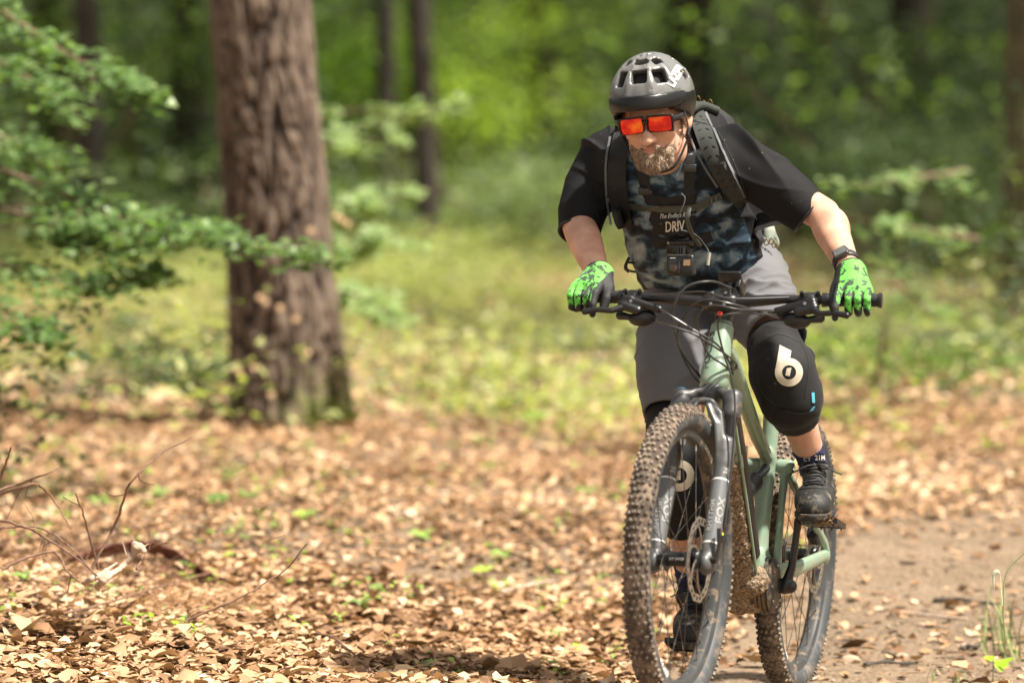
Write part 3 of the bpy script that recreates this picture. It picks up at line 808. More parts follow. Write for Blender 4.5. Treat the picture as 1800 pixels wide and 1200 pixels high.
mSkin = M('skin', (0.54, 0.29, 0.20), 0.48, var=.12, scale=22, col2=(0.66, 0.38, 0.265), bump=.0008, bscale=300, sss=.12, spec=.4)
mJerseyBlack = M('black_jersey_knit', (0.013, 0.013, 0.014), 0.8, var=.25, scale=5, bump=.0004, bscale=700, sheen=.12, spec=.4, mud=.35, mud_scale=45, mud_amt=.05)
mShorts = M('charcoal_shorts_cloth', (0.100, 0.100, 0.108), 0.78, var=.08, scale=6, bump=.0004, bscale=600, sheen=.12, mud=.55, mud_scale=60, mud_amt=.06, mudcol=(.3, .26, .2))
mPad = M('black_neoprene', (0.007, 0.007, 0.008), 0.75, var=.3, scale=8, bump=.0005, bscale=500, sheen=.05, spec=.3, mud=.4, mud_scale=26, mud_amt=.18)
mSock = M('navy_sock', (0.012, 0.016, 0.06), 0.85, var=.2, bump=.0006, bscale=800)
mShoe = M('black_shoe_leather', (0.017, 0.017, 0.016), 0.62, var=.3, scale=12, spec=.35, bump=.0008, bscale=220, mud=.8, mud_scale=26, mud_amt=.5, mudcol=(.19, .16, .12))
mSole = M('rubber_sole', (0.022, 0.021, 0.019), 0.75, mud=.9, mud_scale=30, mud_amt=.45, mudcol=(.22, .15, .09), bump=.001, bscale=200)
mLace = M('black_lace', (0.015, 0.015, 0.015), 0.7)
def jersey_mat():
    m = bpy.data.materials.new('black_and_tie_dye_knit'); m.use_nodes = True; nt = m.node_tree; N, L = nt.nodes, nt.links; b = N['Principled BSDF']
    tc = N.new('ShaderNodeTexCoord'); mp = N.new('ShaderNodeMapping'); mp.inputs['Scale'].default_value = (1, .6, 1.35); mp.inputs['Rotation'].default_value = (0, R(-26), 0); L.new(tc.outputs['Object'], mp.inputs[0])
    n = N.new('ShaderNodeTexNoise'); n.inputs['Scale'].default_value = 17; n.inputs['Detail'].default_value = 4; n.inputs['Roughness'].default_value = .5; n.inputs['Distortion'].default_value = .5; L.new(mp.outputs[0], n.inputs['Vector'])
    r = N.new('ShaderNodeValToRGB'); e = r.color_ramp.elements; L.new(n.outputs['Fac'], r.inputs[0])
    e[0].position = .38; e[0].color = (.007, .009, .013, 1); e[1].position = .72; e[1].color = (.30, .37, .43, 1)
    x = e.new(.47); x.color = (.016, .034, .060, 1); x = e.new(.52); x.color = (.050, .092, .135, 1); x = e.new(.57); x.color = (.13, .185, .23, 1)
    n4 = N.new('ShaderNodeTexNoise'); n4.inputs['Scale'].default_value = 60; n4.inputs['Detail'].default_value = 3; L.new(tc.outputs['Object'], n4.inputs['Vector'])
    at_ = N.new('ShaderNodeAttribute'); at_.attribute_name = 'dyed'
    ad = N.new('ShaderNodeMath'); ad.operation = 'MULTIPLY_ADD'; L.new(n4.outputs['Fac'], ad.inputs[0]); ad.inputs[1].default_value = .25; L.new(at_.outputs['Fac'], ad.inputs[2])
    mr = N.new('ShaderNodeMapRange'); mr.inputs['From Min'].default_value = .56; mr.inputs['From Max'].default_value = .70; L.new(ad.outputs[0], mr.inputs['Value'])
    mx = N.new('ShaderNodeMix'); mx.data_type = 'RGBA'; L.new(mr.outputs[0], mx.inputs['Factor']); mx.inputs['A'].default_value = (.0065, .0065, .0075, 1); L.new(r.outputs[0], mx.inputs['B'])
    # dried mud specks
    n5 = N.new('ShaderNodeTexVoronoi'); n5.inputs['Scale'].default_value = 38; L.new(tc.outputs['Object'], n5.inputs['Vector'])
    m5 = N.new('ShaderNodeMapRange'); m5.inputs['From Min'].default_value = .07; m5.inputs['From Max'].default_value = .04; L.new(n5.outputs['Distance'], m5.inputs['Value'])
    mx2 = N.new('ShaderNodeMix'); mx2.data_type = 'RGBA'; L.new(m5.outputs[0], mx2.inputs['Factor']); L.new(mx.outputs['Result'], mx2.inputs['A']); mx2.inputs['B'].default_value = (.16, .13, .10, 1)
    L.new(mx2.outputs['Result'], b.inputs['Base Color']); b.inputs['Roughness'].default_value = .78; b.inputs['Specular IOR Level'].default_value = .22
    n3 = N.new('ShaderNodeTexNoise'); n3.inputs['Scale'].default_value = 700; L.new(tc.outputs['Object'], n3.inputs['Vector'])
    bp = N.new('ShaderNodeBump'); bp.inputs['Distance'].default_value = .0004; L.new(n3.outputs['Fac'], bp.inputs['Height']); L.new(bp.outputs[0], b.inputs['Normal'])
    return m
mJersey = jersey_mat()
def glove_mat():
    m = bpy.data.materials.new('green_glove_knit'); m.use_nodes = True; nt = m.node_tree; N, L = nt.nodes, nt.links; b = N['Principled BSDF']
    tc = N.new('ShaderNodeTexCoord')
    n = N.new('ShaderNodeTexNoise'); n.inputs['Scale'].default_value = 60; n.inputs['Detail'].default_value = 3; n.inputs['Roughness'].default_value = .7; L.new(tc.outputs['Object'], n.inputs['Vector'])
    n2 = N.new('ShaderNodeTexNoise'); n2.inputs['Scale'].default_value = 18; L.new(tc.outputs['Object'], n2.inputs['Vector'])
    s = N.new('ShaderNodeMath'); s.operation = 'MULTIPLY_ADD'; L.new(n2.outputs['Fac'], s.inputs[0]); s.inputs[1].default_value = .55; L.new(n.outputs['Fac'], s.inputs[2])
    r = N.new('ShaderNodeValToRGB'); e = r.color_ramp.elements; L.new(s.outputs[0], r.inputs[0])
    e[0].position = .785; e[0].color = (.11, .50, .05, 1); e[1].position = .825; e[1].color = (.012, .03, .01, 1)
    L.new(r.outputs[0], b.inputs['Base Color']); b.inputs['Roughness'].default_value = .7; b.inputs['Sheen Weight'].default_value = .2
    return m
mGlove = glove_mat()
mPalm = M('black_glove_palm', (0.014, 0.014, 0.015), 0.7, var=.3, bump=.0005, bscale=500)

# joints (metres, world)
shR, shL = at(1068, 284, 10.78), at(1282, 282, 10.60)
elR, elL = at(1016, 392, 10.70), at(1447, 377, 10.475)
def bars(l): return bike.matrix_world @ (STEER @ barp(l))
gR, gL = bars(-.346), bars(.332)
wrR = gR + Vector((.022, .044, .050)); wrL = gL + Vector((-.006, .048, .064))
hipR, hipL = at(1212, 505, 10.98), at(1308, 490, 10.94)
knR, knL = at(1192, 800, 10.66), at(1375, 655, 10.60)
def pedal_c(e, sd): return bike.matrix_world @ (e + Vector((sd * .043, 0, 0)))
pL, pR = pedal_c(eL, 1), pedal_c(eR, -1)
anL = pL + Vector((.01, .115, .125)); anR = pR + Vector((-.002, .125, .115))
neck = at(1180, 262, 10.66); chest = at(1188, 322, 10.70); belly = at(1215, 420, 10.82); pelvis = at(1258, 500, 10.96)

# head frame
HO = at(1151, 208, 10.50)
HR = (Matrix.Rotation(R(-14), 3, 'Z') @ Matrix.Rotation(R(10), 3, 'X') @ Matrix.Rotation(R(-5.5), 3, 'Y'))
def hd(x, y, z): return HO + HR @ Vector((x, y, z * (.84 if z < 0 else 1)))
def hdir(x, y, z): return (HR @ Vector((x, y, z))).normalized()

B = Field((.05, 9.95, .02), (1.02, 11.25, 1.62), .0046)
B.ell(hd(0, .014, .045), (.076, .096, .086), HR, .01)
B.ell(hd(0, -.034, -.025), (.060, .060, .080), HR, .03)
B.chain([hd(-.060, .0, -.045), hd(-.040, -.045, -.090), hd(0, -.074, -.106), hd(.040, -.045, -.090), hd(.060, .0, -.045)], [.016, .020, .022, .020, .016], .02)
B.chain([hd(-.036, -.082, .018), hd(0, -.092, .016), hd(.036, -.082, .018)], .0105, .012)
for sd in (-1, 1):
    B.ell(hd(sd * .040, -.066, -.028), (.024, .022, .020), HR, .015)
    B.ell(hd(sd * .031, -.098, -.002), (.017, .012, .011), HR, .008, op='s')
    B.ell(hd(sd * .080, .010, -.008), (.010, .020, .033), HR @ Matrix.Rotation(R(-18 * sd), 3, 'Z'), .006)
    B.ell(hd(sd * .090, .004, -.004), (.006, .011, .019), HR, .004, op='s')
    B.ell(hd(sd * .0135, -.104, -.044), (.0095, .011, .009), HR, .006)
    B.ell(hd(sd * .007, -.113, -.050), (.003, .006, .004), HR, .003, op='s')
B.chain([hd(0, -.090, .004), hd(0, -.104, -.020), hd(0, -.122, -.042)], [.0085, .0105, .0135], .010)
B.chain([hd(-.024, -.086, -.071), hd(-.008, -.098, -.067), hd(.008, -.098, -.067), hd(.024, -.086, -.071)], .0055, .006)
B.chain([hd(-.020, -.088, -.080), hd(0, -.097, -.083), hd(.020, -.088, -.080)], .0065, .006)
B.chain([hd(-.019, -.098, -.0745), hd(0, -.106, -.0755), hd(.019, -.098, -.0745)], .0032, .003, op='s')
B.chain([hd(0, .03, -.03), hd(0, .03, -.10), neck + Vector((0, .02, -.03))], [.058, .058, .066], .02)
B.chain([neck + Vector((0, .03, -.05)), chest, belly, pelvis], [.085, .095, .10, .10], .03, flat=(HL, 1.3))
B.chain([shR + Vector((.03, .02, 0)), neck + Vector((0, .03, -.02)), shL + Vector((-.03, .02, 0))], [.05, .055, .05], .03)
B.chain([shR, elR.lerp(shR, .45), elR, elR.lerp(wrR, .35), wrR], [.052, .045, .043, .044, .029], .015)
B.chain([shL, elL.lerp(shL, .45), elL, elL.lerp(wrL, .32), wrL.lerp(elL, .12), wrL], [.052, .046, .042, .0435, .029, .028], .015)
B.ell(elL.lerp(wrL, .25) + Vector((.010, .0, .004)), (.034, .038, .046), None, .02)
B.cone(wrR, gR + Vector((0, -.006, .02)), .024, .026, .01); B.cone(wrL, gL + Vector((0, -.006, .02)), .024, .026, .01)
B.chain([hipR, knR.lerp(hipR, .5), knR], [.078, .066, .052], .03); B.chain([hipL, knL.lerp(hipL, .5), knL], [.078, .066, .052], .03)
B.chain([knR, knR.lerp(anR, .35) + Vector((0, .015, 0)), anR.lerp(knR, .2), anR], [.050, .052, .036, .034], .02)
B.chain([knL, knL.lerp(anL, .35) + Vector((0, .015, 0)), anL.lerp(knL, .3), anL], [.050, .050, .040, .034], .02)
for (an, p) in ((anL, pL), (anR, pR)): B.chain([an, an.lerp(p, .5) + Vector((0, -.01, 0)), p + HF * .03 + Vector((0, 0, .045))], [.032, .028, .020], .015)
person = B.build('person', mSkin, None, relax=1)
tag(person, 'bearded man in black and tie-dye jersey and charcoal shorts crouching over the bicycle', 'person')
KP = dict(parent=person)
bodybvh = bvh_of(person)

def kid(o): o.parent = person; return o
# eyes
for sd in (-1, 1):
    G = MB().lathe(hd(sd * .031, -.080, -.002), hdir(0, -1, 0), [(-.011, .003), (-.008, .009), (0, .012), (.008, .009), (.011, .003)], 16); G.build('eye', M('eye_white', (.6, .58, .55), .2), person)
# beard: a soft mass on jaw and chin, then loose hairs
mBeard = M('brown_beard_hair', (0.22, 0.135, 0.08), 0.75, var=.4, scale=90, col2=(0.42, 0.30, 0.20), bump=.0025, bscale=420)
G = Field(HO - Vector((.16, .17, .22)), HO + Vector((.16, .14, .08)), .0026)
for sd in (-1, 1):
    G.chain([hd(sd * .073, -.004, -.005), hd(sd * .069, -.018, -.040), hd(sd * .058, -.038, -.070), hd(sd * .036, -.070, -.098), hd(0, -.088, -.112)], [.004, .006, .009, .017, .023], .01)
    G.chain([hd(sd * .050, -.056, -.066), hd(sd * .040, -.072, -.084)], [.008, .011], .012)
    G.chain([hd(0, -.104, -.065), hd(sd * .020, -.096, -.069), hd(sd * .035, -.083, -.086)], [.0045, .0065, .011], .006)
G.chain([hd(0, -.092, -.102), hd(0, -.092, -.126)], [.020, .012], .02, flat=(HR @ Vector((1, 0, 0)), 1.2))
G.chain([hd(-.028, -.07, -.115), hd(.028, -.07, -.115)], .018, .015)
G.ell(hd(0, -.112, -.0755), (.023, .012, .0105), HR, .005, op='s')
beard = G.build('beard', mBeard, person, wrinkle=lambda P, N_: -.0035 + .0020 * nz(P, 260, 21) + .0014 * nz(P, 620, 22))
bv = np.array([v.co[:] for v in beard.data.vertices]); bn = np.array([v.normal[:] for v in beard.data.vertices])
hv, hf, hm = [], [], []
down = np.array(hdir(0, -.25, -1))
sel = RNG.integers(0, len(bv), 5200)
for i in sel:
    p = bv[i]; n_ = bn[i]; d = n_ * .45 + down * .9 + RNG.normal(size=3) * .28; d /= np.linalg.norm(d)
    lz = float(np.clip(-((p - np.array(HO)) @ np.array(hdir(0, 0, 1))) / .10, 0, 1)); L_ = RNG.uniform(.5, 1) * (.0028 + .0075 * lz ** 2)
    if np.linalg.norm(p - np.array(hd(0, -.112, -.078))) < .0165: continue
    sidev = np.cross(d, RNG.normal(size=3)); sidev /= np.linalg.norm(sidev); w = .00042
    q = p + d * L_ * .55 + RNG.normal(size=3) * .0008; e = p + (d + down * .35) * L_
    b = len(hv); hv += [p - sidev * w, p + sidev * w, q + sidev * w, q - sidev * w, e]
    hf += [(b, b + 1, b + 2, b + 3), (b + 3, b + 2, b + 4)]; m_ = int(RNG.random() < .42); hm += [m_, m_]
hair = make('beard_hair', hv, hf, None, person, mats=[M('dark_beard_strand', (.19, .125, .08), .6), M('fair_beard_strand', (.44, .34, .25), .6)], midx=hm)
hair['kind'] = 'stuff'
# lips
G = Field(HO - Vector((.1, .16, .12)), HO + Vector((.1, 0, -.02)), .0022)
G.chain([hd(-.019, -.0915, -.0715), hd(-.006, -.1015, -.069), hd(.006, -.1015, -.069), hd(.019, -.0915, -.0715)], .0030, .003)
G.chain([hd(-.015, -.092, -.0768), hd(0, -.100, -.0788), hd(.015, -.092, -.0768)], .0040, .003)
G.build('lips', M('lip_skin', (0.42, 0.17, 0.13), .45), person)

# ---- jersey
J = Field((.10, 10.15, .86), (.95, 11.22, 1.52), .0044)
J.chain([at(1184, 292, 10.68), at(1194, 340, 10.72), at(1216, 420, 10.83), at(1236, 478, 10.92)], [.112, .124, .136, .130], .03, flat=(HL, 1.28))
J.chain([at(1100, 300, 10.72), at(1180, 285, 10.66), at(1255, 300, 10.62)], [.085, .095, .085], .04)
J.chain([shR + Vector((.02, .02, 0)), neck + Vector((0, .045, -.012)), shL + Vector((-.03, .03, .005))], [.068, .076, .068], .05)
J.chain([at(1200, 250, 10.88), at(1230, 330, 10.98), at(1265, 430, 11.05)], [.10, .12, .11], .05, flat=(HL, 1.3))
cuR, cuL = at(1019, 408, 10.685), at(1421, 374, 10.50)
J.chain([shR + Vector((0, 0, .003)), at(1038, 330, 10.76), at(1024, 372, 10.72), cuR], [.077, .070, .063, .054], .03)
J.chain([shL, at(1345, 315, 10.55), at(1390, 348, 10.515), cuL], [.076, .070, .063, .056], .03)
dR = (cuR - at(1028, 372, 10.72)).normalized(); dL = Vector((.76, -.12, -.64)).normalized()
def clip_local(F_, p, n, reach):
    """open a sleeve or leg: remove the part beyond a plane, only within reach of p"""
    p_, n_ = _v(p), _v(Vector(n).normalized()); sl = F_._blk(p_ - reach, p_ + reach)
    X = F_.ax[0][sl[0]][:, None, None]; Y = F_.ax[1][sl[1]][None, :, None]; Z = F_.ax[2][sl[2]][None, None, :]
    F_.D[sl] = np.maximum(F_.D[sl], (X - p_[0]) * n_[0] + (Y - p_[1]) * n_[1] + (Z - p_[2]) * n_[2])
clip_local(J, cuR + dR * .006, dR, .085); clip_local(J, cuL + dL * .004, dL, .100)
J.cone(cuR + dR * .06, cuR - dR * .02, .056, .043, .004, op='s'); J.cone(cuL + dL * .05, cuL - dL * .02, .055, .044, .004, op='s')
J.chain([hd(0, .0, -.09), neck + Vector((0, -.01, .015))], [.060, .068], .01, op='s')
collar = []
for i in range(17):
    a_ = 2 * math.pi * i / 16; collar.append(neck + Vector((0, -.006, .0)) + HL * (math.cos(a_) * .072) + Vector((0, 1, .22)).normalized() * (math.sin(a_) * .066) + Vector((0, 0, -.010 if math.sin(a_) < 0 else .02)))
J.chain(collar, .010, .012)
hemp, hemn = at(1232, 516, 10.85), Vector((-.12, -.10, -1))
J.cut(hemp, hemn)
def jw(P, N_):
    ax_ = [_v(dR), _v(dL)]
    w = np.zeros(len(P), np.float32)
    rx = (P[:, 0] < at(1075, 300, 10.7).x); lx = (P[:, 0] > at(1268, 300, 10.6).x) & (P[:, 2] > 1.12)
    body = ~(rx | lx)
    f1 = folds(P, Vector((.8, 0, .45)), 34, 31, 2.6, 11); f2 = folds(P, Vector((.55, .1, .75)), 36, 32, 2.6, 12)
    f3 = folds(P, Vector((-.38, .2, .9)), 78, 33, 1.9, 8); m1 = .5 + .5 * nz(P, 14, 34)
    low = np.clip((1.32 - P[:, 2]) / .2, 0, 1)
    cf = np.clip((np.minimum(np.linalg.norm(P - _v(cuR), axis=1), np.linalg.norm(P - _v(cuL), axis=1)) - .05) / .05, 0, 1)
    fr_ = np.clip(.55 - .8 * N_[:, 1], .15, 1) * cf
    sh1 = folds(P, Vector((.7, 0, .7)), 70, 36, 4.2, 9) ** 1.7; sh2 = folds(P, Vector((.62, .1, .70)), 64, 37, 4.0, 9) ** 1.7
    w += fr_ * .017 * np.clip(.35 + .9 * nz(P, 13, 38), 0, 1) * np.where(rx, sh1, np.where(lx, sh2, 0))
    w += fr_ * (np.where(rx, .012 * f1 * np.clip(m1, 0, 1), 0) + np.where(lx, .012 * f2 * np.clip(m1 + .15, 0, 1), 0)) + np.where(body, (.017 * f3 * low) * np.clip(m1 + .25, 0, 1), 0) * np.clip(.5 - .8 * N_[:, 1], .1, 1)
    return w + .0022 * nz(P, 26, 35)
def dyed(c):
    x0 = at(1086, 300, 10.7).x + (1.34 - c[:, 2]) * -.02; x1 = at(1272, 300, 10.6).x + (1.32 - c[:, 2]) * .36
    ctr = at(1178, 300, 10.6).x
    d = np.minimum(np.minimum(c[:, 0] - x0, x1 - c[:, 0]), 10.87 - c[:, 1])
    d = np.minimum(d, 1.352 - .55 * np.maximum(0, .09 - np.abs(c[:, 0] - ctr)) - c[:, 2])
    return np.clip(.5 + d * 30, 0, 1)
jersey = J.build('jersey', mJersey, person, relax=1, wrinkle=jw)
_jv = np.array([v.co[:] for v in jersey.data.vertices])
jersey.data.attributes.new('dyed', 'FLOAT', 'POINT').data.foreach_set('value', dyed(_jv).astype(np.float32))
jb = bvh_of(jersey)
CAMN = Vector((-.04, -1, .10))
# sewn sleeve hems
for (c_, d_, r_) in ((cuR, dR, .0535), (cuL, dL, .0565)):
    u = d_.orthogonal().normalized(); w = d_.cross(u)
    o = MB().tube([c_ + d_ * .004 + (u * math.cos(a_) + w * math.sin(a_)) * r_ for a_ in np.linspace(0, 2 * math.pi, 29)], .0036, 6).build('sleeve_hem', mJerseyBlack, person)
# print on the chest
pn = Vector((-.04, -1, .02)).normalized()
pr_ = [(1135, 345), (1220, 345), (1226, 392), (1212, 415), (1160, 412), (1142, 385)]
V = []; F = []
cc = at(1182, 380, 10.58); map0 = drape([jb], cc, HL, Vector((0, 0, 1)), pn, .0036, .3)
nu, nv = 14, 12
for i in range(nv + 1):
    for j in range(nu + 1):
        u, v = j / nu * 2 - 1, i / nv * 2 - 1; wv = .060 * (1 - .16 * (v < 0) * abs(v)); V.append(map0(u * wv + .004 * math.sin(9 * v), v * .050 + .003 * math.sin(7 * u), 0))
for i in range(nv):
    for j in range(nu): a_ = i * (nu + 1) + j; F.append((a_, a_ + 1, a_ + nu + 2, a_ + nu + 1))
make('chest_print', V, F, M('black_print', (.008, .008, .009), .8), person)
letters('The Endless Ride', .0165, 'chest_lettering', mWhite, drape([jb], at(1186, 379, 10.58), HL + Vector((0, 0, .08)), Vector((0, 0, 1)), pn, .0050, .3), person, shear=.4, xs=.72)
letters('DRIV', .037, 'chest_lettering', mWhite, drape([jb], at(1186, 399, 10.58), HL + Vector((0, 0, .08)), Vector((0, 0, 1)), pn, .0050, .3), person, xs=.62, bold=.0006)

# ---- shorts
S = Field((.30, 10.40, .62), (.82, 11.25, 1.16), .0044)
S.chain([at(1240, 470, 10.96), at(1262, 505, 10.98)], [.135, .132], .03, flat=(HL, 1.25))
S.chain([hipL, at(1345, 555, 10.76), at(1366, 594, 10.66)], [.112, .094, .080], .04)
S.chain([hipR, at(1180, 610, 10.82), at(1178, 668, 10.74), at(1176, 722, 10.69)], [.108, .093, .084, .068], .04)
S.cone(at(1270, 520, 11.06), at(1275, 500, 11.12), .12, .12, .04, flat=(HL, 1.2))
dSL = (at(1366, 594, 10.66) - at(1338, 530, 10.84)).normalized(); dSR = (at(1176, 724, 10.69) - at(1178, 668, 10.74)).normalized()
clip_local(S, at(1364, 590, 10.66), dSL, .13); clip_local(S, at(1178, 727, 10.69), dSR, .12)
S.cone(at(1366, 594, 10.66) + dSL * .05, at(1366, 594, 10.66) - dSL * .02, .082, .068, .004, op='s')
S.cone(at(1176, 722, 10.69) + dSR * .04, at(1176, 722, 10.69) - dSR * .012, .064, .056, .004, op='s')
def sw(P, N_):
    left = P[:, 0] > at(1262, 500, 10.9).x
    f1 = folds(P, Vector((-.42, .25, .88)), 84, 41, 2.8, 11) * .7 + .5 * folds(P, Vector((.3, .2, .9)), 60, 46, 2.2, 14); f2 = folds(P, Vector((-.55, .1, .85)), 40, 42, 3.2, 9)
    m1 = np.clip(.45 + .8 * nz(P, 17, 43), 0, 1); fade = np.clip((P[:, 2] - .80) / .12, .25, 1)
    return np.where(left, .020 * f1 * fade, .026 * f2) * m1 * np.clip(.5 - .8 * N_[:, 1], .1, 1) + .003 * nz(P, 22, 44)
shorts = S.build('shorts', mShorts, person, relax=1, wrinkle=sw)

# ---- knee pads, one per leg
def knee(pts, rad, cut, name, seed, emb, emn, tilt):
    G = Field(Vector([min(p[i] for p in pts) - .12 for i in range(3)]), Vector([max(p[i] for p in pts) + .12 for i in range(3)]), .0036)
    G.chain(pts, rad, .02)
    if seed == 51: G.ell(at(1425, 688, 10.66), (.030, .040, .046), None, .006); G.ell(at(1408, 628, 10.66), (.036, .040, .030), None, .008)
    for (p, n_) in cut: G.cut(p, n_)
    o = G.build(name, mPad, person, wrinkle=lambda P, N_: .0035 * folds(P, Vector((.2, 0, 1)), 70, seed, 1.5, 8) * np.clip(nz(P, 18, seed + 1), 0, 1) + .0012 * nz(P, 40, seed + 2))
    return o
kp = [at(1362, 612, 10.66), at(1376, 655, 10.615), at(1391, 700, 10.625), at(1401, 733, 10.68)]
dk = (kp[3] - kp[2]).normalized()
kneeL = knee(kp, [.072, .0865, .081, .061], [(kp[3] + dk * .004, dk)], 'knee_pad', 51, None, None, 0)
kq = [at(1180, 735, 10.70), at(1190, 800, 10.655), at(1198, 860, 10.665), at(1206, 925, 10.72)]
dk2 = (kq[3] - kq[2]).normalized()
kneeR = knee(kq, [.066, .080, .076, .060], [(kq[3] + dk2 * .004, dk2)], 'knee_pad', 61, None, None, 0)
mEmb = M('cream_pad_print', (0.52, 0.46, 0.36), .7, var=.2, scale=30)
def emblem(kn_o, c, ex, ey, n_, s_):
    """the ring-with-flag figure 6 and the small 1 inside it"""
    bb = bvh_of(kn_o); f = drape([bb], c, ex, ey, n_, .0016, .2); V = []; F = []; n = 40
    def quadstrip(pa, pb, k=1):
        b = len(V)
        for a_, b_ in zip(pa, pb):
            for q in range(4): V.append(f(a_[0] + (b_[0] - a_[0]) * q / 3, a_[1] + (b_[1] - a_[1]) * q / 3))
        for i in range(len(pa) - 1):
            for q in range(3): F.append((b + i * 4 + q, b + i * 4 + q + 1, b + (i + 1) * 4 + q + 1, b + (i + 1) * 4 + q))
    ro, ri = s_, s_ * .50
    th = [2 * math.pi * i / n for i in range(n + 1)]
    quadstrip([(ro * math.cos(t), ro * math.sin(t)) for t in th], [(ri * math.cos(t), ri * math.sin(t)) for t in th])
    quadstrip([(-ro * 1.0, ro * t) for t in np.linspace(0, 1.75, 10)], [(-ro * .12 - 0.0 * t, ro * (.55 + .55 * t)) for t in np.linspace(0, 1.75, 10)])
    quadstrip([(-ro * .22, -ro * .26 + ro * .52 * t) for t in np.linspace(0, 1, 6)], [(ro * .10, -ro * .26 + ro * .62 * t) for t in np.linspace(0, 1, 6)])
    o = make('pad_emblem', V, F, mEmb, kn_o)
emblem(kneeL, at(1388, 655, 10.50), HL.cross(UP) * 0 + Vector((.97, -.1, -.20)), Vector((.20, -.0, .97)), Vector((-.02, -1, .02)), .0355)
emblem(kneeR, at(1196, 838, 10.54), Vector((1, 0, 0)), Vector((0, 0, 1)), Vector((.05, -1, 0)), .040)
# strap and side wing of the pad with a blue tab
o = band([bvh_of(kneeL)], [at(1358, 722, 10.6), at(1400, 730, 10.6), at(1440, 722, 10.6)], .026, .004, 'pad_strap', mPad, kneeL, n=Vector((.2, -1, -.1)))
mTab = M('blue_tab', (.07, .33, .45), .5)
o = band([bvh_of(kneeL)], [at(1430, 688, 10.6), at(1431, 706, 10.6)], .007, .003, 'pull_tab', mTab, kneeL, n=Vector((-.1, -1, 0)), off=.001)
o = letters('6', .026, 'tab_lettering', mTab, drape([bvh_of(kneeL)], at(1428, 722, 10.55), Vector((1, -.2, 0)), Vector((.3, 0, 1)), Vector((-.1, -1, 0)), .003), kneeL, bold=.0008)

# ---- socks and shoes
def leg_frame(an, kn): return (kn - an).normalized()
for (an, kn, sd) in ((anL, knL, 1), (anR, knR, -1)):
    u = leg_frame(an, kn); top = .085 if sd > 0 else .10
    G = Field(an - Vector((.08, .08, .08)), an + Vector((.08, .10, .16)), .003)
    G.chain([an + u * -.02, an + u * .03, an + u * top], [.038, .0365, .0415], .01); G.cut(an + u * (top - .004), u)
    sock = G.build('sock', mSock, person, wrinkle=lambda P, N_: .0022 * folds(P, Vector((0, .2, 1)), 150, 71, 1.5, 12))
    if sd > 0:
        mm = drape([bvh_of(sock)], an + u * .040, Vector((1, 0, .05)), Vector((-.1, .2, 1)), Vector((.05, -1, .1)), .0012, .2)
        letters('21M', .017, 'sock_lettering', mWhite, lambda x, y, z: mm(x + .017, y, z), sock, xs=1.0, bold=.0004)
        letters('CT', .013, 'sock_lettering', mWhite, lambda x, y, z: mm(x - .018, y - .003, z), sock, xs=1.1)
